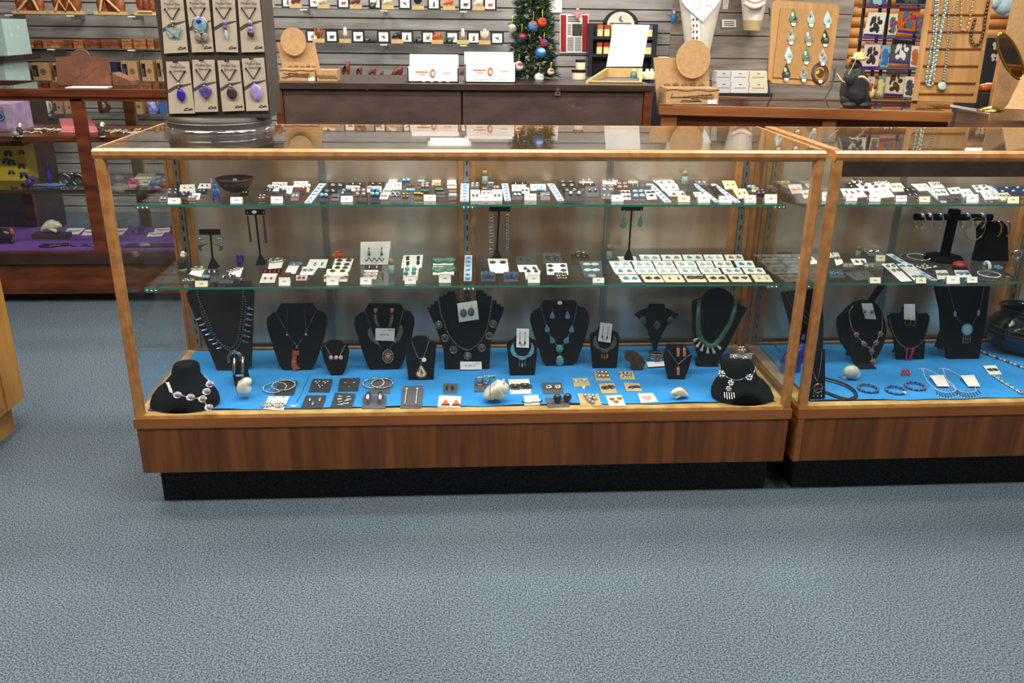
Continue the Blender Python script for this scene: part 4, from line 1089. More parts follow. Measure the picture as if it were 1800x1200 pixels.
s2((761,454,797,454,797,466,761,466),W_,'shell','green_stone',.027,'white card with two dark green woven hoops, the farther of two',pos=[(.26,.4),(.8,.45)])
s2((761,468,798,468,798,483,761,483),W_,'shell','green_stone',.027,'white card with two dark green woven hoops, the nearer of two',pos=[(.24,.4),(.78,.5)])
tent(Z2,771.5,481,792.5,497,'white folded price card in front of the green woven hoops')
def band(z,quad,label,m='bead_band',ymin=.17):
    w=[gp(quad[i],quad[i+1],z+.0008)for i in(0,2,4,6)]
    for q in w:
        q.y=max(min(q.y,.488),ymin+.004)
    t=thing('beaded_band',label,'beaded band',sum(w,V())/4);o=t.location
    b=B(o);b.prism(w,V((0,0,.0018)),'band_edge');b.build('edging',t)
    i_=[w[3].lerp(w[2],a).lerp(w[0].lerp(w[1],a),d)for a,d in((.14,.99),(.86,.99),(.86,.01),(.14,.01))]
    b=B(o);b.prism([q+V((0,0,.0018))for q in i_],V((0,0,.0006)),m)
    for k in range(12):
        f=(k+.5)/12;c=w[3].lerp(w[2],.5).lerp(w[0].lerp(w[1],.5),f)+V((0,0,.0024));s_=(w[1]-w[0]).length
        e=(w[1]-w[0])*.3;d_=(w[0]-w[3])/30
        b.prism([c+e,c+d_,c-e,c-d_],V((0,0,.0005)),'band_deep' if k%2==0 else 'band_edge')
    b.build('beadwork',t)
band(Z2,(817,449,830,449,829,494,815,494),'pale blue beaded band on the lower shelf by the middle standard')
s2((857,455,892,455,895,480,862,480),W_,'flower','pewter',.017,'white card with openwork silver earrings below the tall chain stand',None,[(.22,.72),(.74,.72)])
s2((845,478,870,478,871,494,845,494),G,'cuff','blue_stone',.02,'grey card with two blue half hoops nearer the beaded band',pos=[(.36,.5),(.66,.5)])
s2((885,478,911,478,910,495,886,495),G,'cuff','blue_stone',.02,'grey card with two blue half hoops nearer the silver cone card',pos=[(.34,.5),(.68,.5)])
s2((907,450,937,450,938,466,907,466),G,'zig','silver',.016,'grey card with two silver ribbon earrings behind the silver cone card')
s2((909,466,943,466,949,478,913,478),W_,'tri','silver',.016,'white card with two silver cone earrings','pewter',[(.35,.5),(.8,.55)])
s2((922,476,950,476,948,491,924,491),W_,'drop','pewter',.017,'white card with dark leaf earrings behind a white price card',pos=[(.25,.95),(.72,.95)])
tent(Z2,928,482,949,497,'white folded price card in front of the dark leaf card')
s2((952.5,445,985,445,990,463,955,465),G,'zig','silver',.026,'grey card with two long zigzag silver earrings')
s2((960,463,996,463,999,483,962,483),W_,'flower','pewter',.015,'white card with two columns of silver medallions below the zigzag earrings',None,[(.18,.75),(.8,.75),(.18,.35),(.8,.35)])
s2((974,479,996,479,997,493,974,493),'brown_card','ring','silver',.014,'brown card with two doubled silver rings at the shelf front',pos=[(.28,.7),(.75,.7),(.35,.35),(.8,.35)])
s2((1003,447,1035,447,1037,465,1005,465),'brown_card','hoop','silver',.013,'brown card with silver loops and dark tassels beside the corked vial',pos=[(.4,.8),(.72,.7)])
s2((1018,459,1057,459,1060,490,1028,490),G,'oval','pale_stone',.021,'grey card with five pale turquoise oval earrings',None,[(.3,.78),(.68,.78),(.28,.45),(.68,.45),(.42,.12)])
tent(Z2,1042,487.5,1062,497,'white folded price card in front of the pale turquoise ovals')
bottle(Z2,1065,431,1076,457,'corked glass vial of stone chips beside the green drop earring stand')
# grid of teardrop turquoise cards
GR=[(448,458,[(1123,1158),(1161,1196),(1199,1233),(1236,1269),(1273,1304)],4,['sky_stone','grey_stone','turquoise','pale_stone','grey_stone']),
      (459,470.5,[(1070,1106),(1110,1144),(1147,1181),(1184,1220),(1223,1250),(1253,1284),(1290,1322)],6,['sky_stone','sky_stone','sky_stone','pale_stone','pale_stone','jade','blue_stone']),
      (471.5,482,[(1076,1112),(1114,1150),(1152,1188),(1190,1225),(1228,1262),(1267,1300),(1304,1340)],7,['turquoise','pale_stone','pale_stone','sky_stone','pale_stone','turquoise','turquoise']),
      (483.5,496,[(1086,1120),(1126,1160),(1162,1197),(1201,1235),(1239,1274),(1279,1314),(1320,1351)],8,['turquoise','pewter','coral','pewter','pewter','pewter','silver'])]
CN={'sky_stone':'sky blue','grey_stone':'grey','turquoise':'turquoise','pale_stone':'pale green','jade':'olive','blue_stone':'deep blue','pewter':'dark silver','coral':'coral','silver':'silver'}
OR=['first','second','third','fourth','fifth','sixth','seventh','eighth','ninth','tenth']
for r,(v0,v1,us,k,ms)in enumerate(GR):
    for i,((u0,u1),m)in enumerate(zip(us,ms)):
        row=('rear row','second row','third row','front row')[r]
        kd='rdrop' if r<3 or i==0 else('flower','dangle','shell','flower','heart','dangle')[i-1]
        s2((u0,v0-.4*i/6,u1,v0-.4*i/6,u1+k,v1-.5*i/6,u0+k,v1-.5*i/6),'cream_card' if r==3 and i else W_,kd,m,.019 if kd=='rdrop' else .017,
           '%s card with %s earrings, %s from the green drop stand in the %s'%('cream' if r==3 and i else 'white',CN[m],OR[i],row),None if kd=='flower' else 'silver',[(.3,.5),(.74,.5)],tilt=3,group='turquoise earring cards in rows')
s2((1085,451,1117,451,1121,459.5,1090,459.5),W_,'stud','silver',.003,'plain white card under the foot of the green drop earring stand',tilt=1,name='backing_card',cat='card',part='pin')
# earring T stands
def tstand(z,bar,stem0,stem1,base,label,lean=0):
    c=gp((base[0]+base[2])/2,base[3]-1,z);y=c.y
    t=thing('earring_stand',label,'jewelry stand',c)
    k=lambda u,v:at(u,v,'y',y)
    b=B(c);w0=(k(base[2],base[3]).x-k(base[0],base[3]).x)/2;zt=k(stem1[0],base[1]).z
    rg=[]
    for zz,s in((z+.0003,1),(zt,.22)):rg.append([V((c.x+(k(*stem1).x-c.x)*(zz>z+.01)+sx*w0*s,y+sy*w0*s,zz))for sx,sy in((-1,-1),(1,-1),(1,1),(-1,1))])
    b.loft(rg,'leather',smooth=False);b.build('base',t)
    b=B(c);p,q=k(*stem0),k(*stem1);b.cyl(p,q-V((0,0,.004)),.003,'leather',n=8);b.build('stem',t)
    b=B(c);a,d=k(bar[0],bar[1]),k(bar[2],bar[3]);b.box(((a.x+d.x)/2,y,(a.z+d.z)/2),(d.x-a.x,.008,a.z-d.z),'leather');b.build('crossbar',t)
    return y
y=tstand(Z2,(350,403,387.5,412),(370,411),(373.5,454),(367,453,384,471),'short black earring stand with turquoise dolphin earrings beside the eagle')
for u,s,lb in((354,-1,'nearer the eagle'),(387,1,'nearer the tall bar earring stand')):
    c=at(u,408,'y',y-.006);t=thing('dolphin_earring','turquoise cluster and silver dolphin earring on the short stand, '+lb,'earring',c);pl=PL(c,90)
    b=B(c);b.tube([c,at(u,418,'y',y-.006)],.0005,'silver',4)
    for i in range(9):b.ball(at(u+4*math.cos(i*1.7)*(i%3)/2,423+4*math.sin(i*2.1)*(i%3)/2,'y',y-.006),.0032,('turquoise','silver')[i%3==2],6)
    b.build('stone_cluster',t)
    b=B(c);q=[at(u+dx*s,v,'y',y-.006)for dx,v in((-14,427),(-8,428),(0,431),(3,436),(-1,440))];b.tube(smooth(q,3),[.0008,.0014,.002,.0028,.0034,.004,.0045,.005,.005,.0045,.004,.003,.002],'dark_silver',7);b.build('dolphin',t)
y=tstand(Z2,(431,368,466,377),(449,376),(457.5,448),(451,447,467,465),'tall black earring stand with long grey bar earrings and a white sticker')
for a,d,lb in(((435,373),(441,425),'nearer the dolphin earrings'),((463,373),(468,427),'farther from the dolphin earrings')):
    c=at(*a,'y',y-.006);t=thing('bar_earring','long grey bar earring on the tall stand, '+lb,'earring',c)
    p,q=at(a[0],a[1]+6,'y',y-.006),at(*d,'y',y-.006)
    b=B(c);b.ball(c,.003,'silver',6);b.tube([c,p],.0006,'silver',4);b.build('hook',t);b=B(c);b.cyl(p,q,.003,'pewter',.0036,8);b.build('bar',t)
c=at(447,372.5,'y',y-.005);b=B(c);b.prism(circ(PL(c,90),c,.0075,12,.005),V((0,-.0006,0)),'white_card');solo(b,'price_sticker','white oval sticker on the crossbar of the tall bar earring stand','price tag')
y=tstand(Z2,(860,363,897,371),(877.5,370),(873.5,438),(865,437.5,882,455),'black earring stand with long link chains near the beaded band')
for u,v1,w_,lb in((864,445,1,'nearer the beaded band'),(892,443,.5,'farther from the beaded band')):
    c=at(u,368,'y',y-.006);t=thing('chain_earring','very long link chain earring on the black stand, '+lb,'earring',c);b=B(c);P0,P1=at(u,380,'y',y-.006),at(u,v1,'y',y-.006)
    b.tube([c,P0],.0005,'silver',4);b.build('hook',t);b=B(c)
    for i in range(13):
        q=P0.lerp(P1,i/12);r=.0055*w_+.0015
        b.tube([q+V((r*math.cos(a)*(.75+.25*w_),0,.0048*math.sin(a)))for a in[2*PI*j/10 for j in range(10)]],.0017,'silver',5,True)
    b.build('links',t)
y=tstand(Z2,(1092.5,362,1130,370),(1110.5,369),(1105.5,440),(1097,439,1113,457),'black earring stand with large green stone drops above the turquoise cards')
for u,v,w_,h_,lb in((1096,390,13,26,'nearer the corked vial'),(1125.5,387.5,10,24,'farther from the corked vial')):
    c=at(u,v,'y',y-.007);pl=PL(c,90);t=thing('drop_earring','large green stone drop on the black stand, '+lb,'earring',c)
    b=B(c);drop(b,pl,c,w_*.00165,h_*.00165,'green_stone',.004);b.build('stone',t);b=B(c);ear_hook(b,pl,c+pl.ey*h_*.0008,.016);b.build('hook',t)
# small carved animals on the lower shelf
def eagle(z,u0,v0,u1,v1,label,face=1):
    c=gp((u0+u1)/2,v1,z);y=c.y;hh=at(u0,v0,'y',y).z-z;s=hh
    t=thing('eagle_figurine',label,'figurine',c)
    def Q(x,zz,dy=0):return V((c.x+x*s*face,y+dy*s,z+zz*s))
    part_of(skin('body',c,[(Q(0,.42),(.2*s,.18*s)),(Q(.05,.66),(.15*s,.14*s)),(Q(-.1,.2),.15*s),(Q(-.2,.05),.1*s),(Q(.06,.1),.08*s)],[(0,1),(0,2),(2,3),(0,4)],'eagle_brown'),t)
    b=B(c);b.ball(Q(.07,.78),(.13*s,.12*s,.14*s),'eagle_white',10);b.ball(Q(.1,.9),(.11*s,.1*s,.1*s),'eagle_white',10);b.build('head',t)
    b=B(c);b.tube([Q(.17,.9),Q(.26,.87),Q(.28,.8)],[.045*s,.035*s,.01*s],'beak',7);b.build('beak',t)
    for dy in(-.17,.17):
        b=B(c);b.ball(Q(-.04,.42,dy),(.14*s,.06*s,.32*s),'eagle_brown',10);b.build('wing',t)
    b=B(c);b.lathe([(.2*s,.0003),(.22*s,.03*s),(.16*s,.09*s)],(c.x,y,z),'jade',12);b.build('rock',t)
eagle(Z2,312,441,332,475,'bald eagle figurine on the lower glass shelf beside the short earring stand')
def lump(name,label,z,u0,v0,u1,v1,m,parts,cat='figurine',depth=.6):
    """small solid carving from rounded masses: parts = (x, z, rx, rz) in 0..1 of its px box"""
    c=gp((u0+u1)/2,v1,z);y=c.y;a=at(u0,v0,'y',y);d=at(u1,v1,'y',y);w,h=d.x-a.x,a.z-z
    t=thing(name,label,cat,c)
    for i,(pn,x,zz,rx,rz,pm)in enumerate(parts):
        b=B(c);b.ball(V((a.x+x*w,y-(.15*w*depth if pn in('head','eye','face')else 0),z+zz*h)),(rx*w,max(rx*w*depth,.002),rz*h),pm or m,10);b.build(pn,t)
    return t
lump('carved_figurine','purple blue painted carving with white dots behind the swirl earring card',Z2,413,446,429,468,'purple_paint',[('body',.5,.4,.45,.4,None),('head',.5,.82,.36,.2,None),('leg',.2,.12,.14,.14,'blue_paint'),('leg',.8,.12,.14,.14,'blue_paint'),('tail',.95,.62,.1,.3,'onyx'),('snout',.4,.95,.14,.08,'pink_wood')])
lump('carved_figurine','orange carved frog behind the white flower card',Z2,582,440,605,457,'orange_paint',[('body',.58,.5,.42,.48,None),('head',.22,.42,.22,.26,'orange_stone'),('leg',.85,.16,.16,.18,None),('leg',.4,.16,.14,.18,None),('stripe',.6,.82,.3,.1,'onyx')])
# ================================================================ upper glass shelf of the long case
def s1(quad,mat,kind,m,s,label,m2='silver',pos=TWO,**k):
    return ecard(Z1,quad,mat,kind,m,s,label,m2,pos,ymin=.192,**k)
FOUR=[(.25,.75),(.75,.75),(.25,.3),(.75,.3)]
BK,NV,BR,PK='black_card','navy_card','brown_card','pink_card'
s1((295,332,315,331,313,344,292,343),BK,'stud','pearl',.005,'black card with four pearl studs at the far end of the upper shelf',pos=FOUR)
s1((317,325,342,324,344,339,315,338),W_,'stud','silver',.005,'large white card with tiny studs at the far end of the upper shelf')
s1((316,337,334,336,331,346,314,345),NV,'stud','pearl',.005,'navy card with three pearl studs behind the end price card',pos=[(.3,.6),(.7,.7),(.5,.25)])
s1((351,323,371,323,371,332,347,332),W_,'stud','onyx',.005,'white card with a dark squiggle stud behind the blue figurine')
s1((350,332,365,332,363,341,344,341),NV,'stud','pearl',.005,'navy card with two pearl studs beside the blue figurine')
s1((281,345,295,345,294,356,279,356),BK,'stud','pearl',.005,'black card with two white studs, last on the upper shelf')
s1((331,344,346,344,343,353,329,353),G,'stud','pearl',.006,'grey card with two large pearl studs near the blue figurine')
s1((338,340,353,340,350,351,336,351),W_,'stud','silver',.004,'narrow white card tucked behind the grey pearl stud card')
tent(Z1,295,347.5,317,358,'white folded price card at the far end of the upper shelf')
lump('carved_figurine','small blue painted donkey carving with one pink ear',Z1,366,310,391,354,'blue_paint',[('body',.5,.36,.38,.2,None),('head',.52,.6,.2,.12,None),('ear',.5,.82,.1,.17,None),('ear',.22,.8,.09,.14,'pink_wood'),('leg',.22,.1,.1,.12,'purple_paint'),('leg',.78,.1,.1,.12,'purple_paint'),('belly_patch',.5,.36,.2,.1,'turquoise')])
P('woven_dark','4a3329',.6,scale=220,col2='2c1f1a',bump=.5)
P('woven_orange','a8592c',.6,scale=220,col2='7c3f20',bump=.5)
c=gp(415,337,Z1);r=(at(448,312,'y',c.y).x-at(382,312,'y',c.y).x)/2;h=at(415,314,'y',c.y).z-Z1
t=thing('woven_bowl','dark woven basket bowl with an orange patch, on the upper shelf','bowl',c)
b=B(c);b.lathe([(r*.36,.0004),(r*.6,h*.18),(r*.85,h*.55),(r,h),(r*.94,h),(r*.78,h*.55),(r*.5,h*.2),(.001,h*.15)],c,'woven_dark',28);b.build('body',t)
b=B(c)
for k in range(5):b.tube([c+V((r*(.9-.05*k)*math.cos(a),r*(.9-.05*k)*math.sin(a),h*(.86-.09*k)))for a in[PI*(.2+.2*i/8)for i in range(9)]],.0022,'woven_orange',6)
b.build('orange_weave',t)
b=B(c);b.tube([c+V((r*.97*math.cos(2*PI*i/28),r*.97*math.sin(2*PI*i/28),h))for i in range(28)],.0035,'woven_dark',6,True);b.build('rim',t)
p=c+V((-.002,.0,h*.2));b=B(p);b.prism([p+V((-.016,0,0)),p+V((.016,0,0)),p+V((.004,.01,.03)),p+V((-.004,.01,.03))],V((0,.0008,0)),W_);solo(b,'price_slip','white price slip lying inside the woven bowl','price tag')
s1((425,336,438,335,436,344,421,345),BK,'stud','silver',.006,'small black card with silver studs below the woven bowl')
tent(Z1,405,346,426,357.5,'white folded price card in front of the woven bowl')
A_=' in the cluster past the woven bowl'
s1((479,320.5,505,320.5,504,331,478,331),W_,'ring','silver',.012,'white card with fine hoops, rearmost'+A_)
s1((471,325,491,325,490,336,469,336),W_,'ring','silver',.013,'white card with wide hoops'+A_)
s1((497,327,516,327,512,341,495,339),W_,'stud','silver',.006,'white card with little silver knots'+A_)
s1((469,331,481,331,477,342,464,340),K_,'cuff','silver',.009,'dark card with silver leaf studs'+A_)
s1((491,334,504,334,502,346,488,346),K_,'bar','silver',.01,'dark card with silver feather bars'+A_)
s1((455,343,468,342,465,353,452,353),BR,'stud','silver',.006,'brown card with four silver studs'+A_,pos=FOUR)
tent(Z1,476,345,497,357,'white folded price card beside the brown four stud card')
A_=' just before the first slanting blue band'
s1((517,319,542,319,541,329,516,329),W_,'stud','silver',.006,'white card with silver wire studs, rearmost'+A_)
s1((530,324,546,324,543,337,528,337),W_,'ring','silver',.012,'white card with silver hoops'+A_)
s1((527,331,540,330,537,342,524,342),BR,'heart','red_bead',.007,'dark card with a red heart stud'+A_)
s1((513,338,527,338,525,353,511,353),G,'bar','silver',.013,'grey card with silver shell drops'+A_)
band(Z1,(563,321,575,321,547,357,535,357),'first slanting pale blue beaded band on the upper shelf',ymin=.19)
def up1(u0,v0,u1,v1,mat,kind,m,s,label,m2='silver',pos=TWO,z=None,lean=58):
    """card propped up like a little easel"""
    z=z or Z1
    p=gp((u0+u1)/2,v1,z);pl=PL(p,lean);a,d,e,f=[pl.hit(u,v)for u,v in((u0,v0),(u1,v0),(u1,v1),(u0,v1))]
    e.z=f.z=z+.0004
    t=thing('earring_card',label,'earring card',p);b=B(p);b.prism([a,d,e,f],-pl.n*.0008,mat)
    dy=(a.z-z)*.7;b.prism([a,d,V((d.x,d.y+dy,z+.0004)),V((a.x,a.y+dy,z+.0004))],V((0,-.0006,0)),mat);b.build('card',t)
    for x,y in pos:
        b=B(p);fleur(b,pl,f.lerp(e,x).lerp(a.lerp(d,x),y)+pl.n*.0004,s,kind,m,m2);b.build('earring',t)
s1((576,321,607,321,607,331,575,331),BK,'ring','silver',.012,'black card with silver chains, rearmost of the black cards after the first band')
s1((567,330,594,330,592,342,566,342),BK,'ring','silver',.012,'black and white card with silver hoops behind the pale blue dome box',m2=None)
s1((612,320.5,642,320.5,642,331,610,331),BK,'stud','silver',.007,'black card with silver hooks behind a pink edged card')
s1((609,326,633,327,632,336,607,336),PK,'stud','silver',.007,'pink edged card with a blank middle behind the navy dome cards')
s1((647,320,677,320,676,331,646,330),BK,'stud','silver',.007,'black card with silver pegs behind the rose button card')
s1((646,327.5,671,327.5,670,338,645,338),PK,'stud','pink_stone',.01,'pale card with a rose button stud behind the tallest navy card',pos=[(.2,.6),(.75,.6)])
up1(562,339,577,354,NV,'stud','sky_stone',.012,'small propped navy card with two pale blue domes beside the first band',pos=[(.25,.7),(.75,.7)])
up1(599,331,617,345,NV,'stud','sky_stone',.01,'propped navy card with three blue domes behind a white price card',pos=[(.3,.7),(.8,.85),(.2,.35)])
up1(625,330,644,352,BR,'stud','pink_stone',.012,'propped brown card with rosy pearl domes',pos=[(.25,.75),(.75,.75),(.2,.45),(.75,.45)])
up1(651,331,667,352,NV,'stud','sky_stone',.013,'tallest propped navy card with pale blue domes beside the inlay cards',pos=[(.25,.5),(.75,.5),(.3,.9),(.8,.9)])
tent(Z1,599,344,620,355,'white folded price card in front of the three dome navy card')
s1((584,341,597,341,595,353,583,353),G,'tri','silver',.011,'grey card with silver triangles between navy card and price card','pewter')
for i,(u,v,m)in enumerate(((690,320,'pink_stone'),(685,327,'pale_stone'),(681,335,'turquoise'),(676,344,'coral'))):
    s1((u-6,v-4,u+9,v-4,u+5,v+6,u-9,v+6),('pinkish_tag',W_,'cream_card',W_)[i],'rdrop',m,.011,'inlaid %s drop earrings card, %s of four stepping down the upper shelf'%(('rose','mint','turquoise','coral')[i],('rearmost','second','third','nearest')[i]))
s1((690,321,706,321,706,333,690,333),W_,'flower','silver',.012,'white card with silver blossoms beside the mint inlay card',None)
s1((707,315,721,315,720,323,707,323),NV,'stud','sky_stone',.009,'navy card with blue stars at the shelf back',pos=[(.25,.5),(.8,.5)])
s1((712,322,729,322,728,332,712,332),BR,'flower','brown_bead',.013,'brown card with brown flower studs')
s1((714,332,729,332,728,341,713,341),G,'stud','sky_stone',.01,'grey card with three icy blue studs',pos=[(.2,.5),(.5,.5),(.85,.5)])
up1(686,335,703,353,G,'ring','silver',.013,'propped dark grey card with two silver oval rings',pos=[(.25,.65),(.75,.65)])
up1(706,338,722,353,G,'stud','gold',.008,'propped grey card with bronze flower studs',pos=[(.25,.75),(.6,.75),(.25,.45),(.6,.45)])
s1((727,339,744,340,742,352,727,352),BR,'stud','gold',.008,'brown card with a row of gold nuggets',pos=[(.15,.75),(.4,.75),(.65,.75),(.9,.7)])
s1((734,317,748,317,748,325,733,325),G,'stud','pale_stone',.01,'grey card with pale green studs at the shelf back')
s1((740,323,755,323,754,332,739,332),BR,'stud','pink_stone',.009,'brown card with four amber pearl studs',pos=FOUR)
s1((739,331,755,331,754,340,738,340),BK,'ring','turquoise',.01,'black card with turquoise rings behind a white price card')
tent(Z1,745,342,766,353,'white folded price card in front of the black turquoise ring card')
for i,(v,m,mt,lb)in enumerate(((317,'pink_stone',W_,'shell'),(322.5,'gold',BR,'gold shell'),(330,'green_stone',BK,'green leaf'),(338,'pewter',G,'dark metal'))):
    u=760+2.5*i;s1((u,v,u+15,v,u+15,v+8.5,u-1,v+8.5),mt,'shell',m,.011,'%s earrings card, %s of the stack nearer the inlay cards'%(lb,('rearmost','second','third','nearest')[i]))
for i,(v,m,mt,lb)in enumerate(((316.5,'pearl',W_,'pearly'),(322.5,'grey_stone','cream_card','grey stone'),(331,'brown_bead',BR,'brown bead'),(338.5,'silver',G,'silver oval'))):
    u=786.5+.5*i;s1((u,v,u+15.5,v,u+15.5,v+8.5,u-1,v+8.5),mt,'oval',m,.012,'%s earrings card, %s of the stack beside the middle blue band'%(lb,('rearmost','second','third','nearest')[i]))
band(Z1,(810,319,824,319,824,354,809,354),'blue beaded band lying straight beside the middle standard',ymin=.19)
s1((827,322,843,321,842,331,826,331),G,'stud','pearl',.006,'grey card with four pearl studs just past the middle standard',pos=FOUR)
up1(827,333,843.5,353,W_,'stud','silver',.009,'propped white card with printed heading, nearer the middle standard',pos=[(.3,.5),(.7,.5)])
s1((847,328,858,328,857,336,846,336),BR,'ring','silver',.008,'small brown card with silver loops below the vial')
s1((857,320,869,320,868,328,856,328),G,'stud','sky_stone',.008,'small grey card with two icy studs beside the vial')
s1((866,325,879,325,878,334,865,334),BR,'ring','silver',.01,'brown card with two silver rings before the second band')
s1((846,335,864,335,864,344,845,344),PK,'drop','coral',.009,'pinkish card with two red petals behind a white price card')
up1(865,332.5,883,353,W_,'stud','silver',.009,'propped white card with printed heading, nearer the second band',pos=[(.3,.5),(.7,.5)])
tent(Z1,844,342,865,353,'white folded price card between the two propped white cards')
bottle(Z1,847,300,858,325,'corked glass vial of stone chips near the middle standard')
band(Z1,(880,317.5,891,317.5,898,353,887,353),'second blue beaded band past the middle standard','bead_band',.19)
s1((897,320,926,319,928,331,898,331),BK,'cuff','silver',.01,'wide black card with silver loops past the second band')
s1((899.5,325,925,325,924,337,900,337),W_,'drop','gold',.011,'white card with two gold teeth shaped drops')
s1((913,330,930,330,931,340,915,340),W_,'tri','onyx',.01,'white card with little dark triangles behind a price card','pewter')
s1((901,336,917.5,336,918,352,900,352),K_,'rdrop','sky_stone',.013,'dark card with pale marbled petal earrings',pos=[(.3,.6),(.68,.6)])
tent(Z1,922,340,943,352,'white folded price card in front of the dark triangle card')
s1((932,323.7,959,323.7,960,335,932.5,335),W_,'dangle','onyx',.011,'white card with thin dark drops')
s1((934,315.5,951,315.5,951,322,934,322),G,'bar','silver',.011,'clear grey card with two silver bars at the shelf back')
s1((943,332,957,332,958,340,944,340),K_,'stud','sky_stone',.009,'small dark card with silver and blue studs')
s1((950,337,966,337,967,352,950,352),G,'ring','silver',.012,'grey card with two silver rings before the third band',pos=[(.25,.6),(.75,.65)])
band(Z1,(958,317,970,317,992,353,980,353),'third blue beaded band, slanting towards the black ring cards','bead_band',.19)
for i,(u0,v0,u1,v1)in enumerate(((980,315,1010,323),(981,322,1012,331),(988,330.5,1016,339.5))):
    s1((u0,v0,u1,v0,u1+1,v1,u0,v1),BK,'ring','silver',.011,'black card with two silver rings, %s of three past the third band'%('rearmost','middle','nearest')[i],pos=[(.3,.55),(.75,.55)])
s1((1018,315,1042,315,1043,323,1019,323),PK,'stud','silver',.009,'beige card with white square studs at the shelf back')
s1((1015,322,1046,322,1047,330,1016,330),BK,'cuff','silver',.01,'wide black card with silver arches beside the black ring cards')
up1(993,336,1027,353,BK,'stud','pearl',.011,'wide propped black card with two pale stones at the shelf front',pos=[(.3,.78),(.72,.78)])
s1((1029,328,1050,328,1053,346,1031,346),G,'dangle','pewter',.024,'grey card with long silver needle earrings',pos=[(.3,.6),(.75,.6)])
A_=' in the silver cluster before the fourth band'
s1((1058,314,1086,316,1085,325,1060,325),PK,'cuff','pink_stone',.012,'rose card with upright loops'+A_,pos=[(.45,.7),(.65,.7)])
s1((1056,324,1079,324,1080,338,1056,338),G,'flower','silver',.011,'grey card with many white blossoms'+A_,None,FOUR)
s1((1083,320,1103,320,1105,333,1085,333),BR,'flower','pink_stone',.011,'brown card with rose gold blossoms'+A_,'silver',FOUR)
s1((1056,338,1074,338,1075,350,1057,350),G,'drop','silver',.01,'grey card with silver leaves at the front'+A_)
s1((1091,335,1107,335,1109,351,1092,351),W_,'flower','pewter',.012,'white card with black and white flowers'+A_,None,FOUR)
s1((1105,322,1124,322,1127,333,1108,333),BR,'cuff','turquoise',.011,'brown card with turquoise crescents'+A_)
s1((1104,317,1120,317,1121,323,1105,323),W_,'stud','gold',.007,'white card with golden studs, rearmost'+A_)
s1((1110,333,1131,332,1135,349,1114,349),K_,'oval','sky_stone',.012,'dark card with turquoise and curled wire ovals'+A_,'silver',FOUR)
s1((1128,325,1143,326,1146,335,1131,335),G,'ring','pewter',.01,'grey card with dark scrolls'+A_)
s1((1133,335,1150,334,1155,350,1138,351),W_,'oval','onyx',.011,'white card with blue and black ovals beside the fourth band','silver',[(.3,.7),(.75,.7),(.5,.35)])
tent(Z1,1075,342,1096,354,'white folded price card in front of the silver cluster')
band(Z1,(1130,319,1142,319,1180,355.5,1168,355.5),'fourth blue beaded band, slanting past the silver cluster','bead_band',.19)
s1((1147.5,318,1182,316,1189,325,1157,325),W_,'tri','onyx',.012,'wide white card with two dark triangles, rearmost of three past the fourth band')
s1((1157,325,1190,324,1194,334,1165,335),W_,'tri','grey_stone',.012,'wide white card with grey triangles, middle of three past the fourth band')
s1((1167,335,1200,336,1207,345,1177,345),W_,'tri','brown_bead',.013,'wide white card with brown triangles, nearest of three past the fourth band','coral',[(.35,.4),(.85,.4)])
tent(Z1,1192,344,1213,355,'cream folded price card in front of the brown triangle card','cream_card')
bottle(Z1,1197,301,1209,325,'corked glass vial of stone chips behind the slanting blue bands')
s1((1205,322,1218,321,1229,338,1215,339),K_,'bar','silver',.008,'dark card with slanting silver feathers along the fifth band',pos=[(.3,.8),(.7,.7),(.4,.45),(.75,.4),(.5,.15)])
s1((1218,338,1232,338,1236,346,1222,346),W_,'stud','silver',.005,'small white card tucked behind the price card on the fifth band')
band(Z1,(1210,319,1217,319,1265,355.5,1257,355.5),'fifth blue beaded band, nearer the corked vial','bead_band',.19)
tent(Z1,1227,340,1248,356,'white folded price card leaning beside the fifth band')
s1((1220,317,1243,317,1246,326,1225,326),G,'bar','pearl',.01,'grey card with two white wing studs at the shelf back')
s1((1245,328,1258,327,1268,340,1256,342),BK,'bar','silver',.008,'black card with a row of silver slivers along the sixth band',pos=[(.25,.8),(.6,.6),(.3,.4),(.75,.25)])
band(Z1,(1243,320,1252,320,1302,356,1292,356),'sixth blue beaded band, nearer the yellow cards','bead_band',.19)
tent(Z1,1264,344,1287,356,'white folded price card between the sixth band and the vial')
s1((1269,318,1291,318,1297,331,1275,333),'yellow_card','dangle','pewter',.012,'pale yellow card with two thin drops, the farther of two')
s1((1287,332,1310,332,1318,346,1298,350),'yellow_card','dangle','onyx',.013,'pale yellow card with two dark drops, the nearer of two')
tent(Z1,1309,342.5,1329,356,'white folded price card in front of the nearer yellow card')
s1((1312,324,1327,324,1329,333,1314,333),NV,'oval','sky_stone',.012,'navy card with turquoise ovals near the corner post')
s1((1320,330,1333,330,1335,337,1322,337),'cream_card','shell','gold',.01,'cream card with golden shells near the corner post')
s1((1328,335,1343,334,1346,344,1331,345),BK,'stud','purple_stone',.009,'dark card with lilac bead clusters near the corner post',pos=FOUR)
tent(Z1,1344.5,341,1366,357,'white folded price card nearest the corner post on the upper shelf')

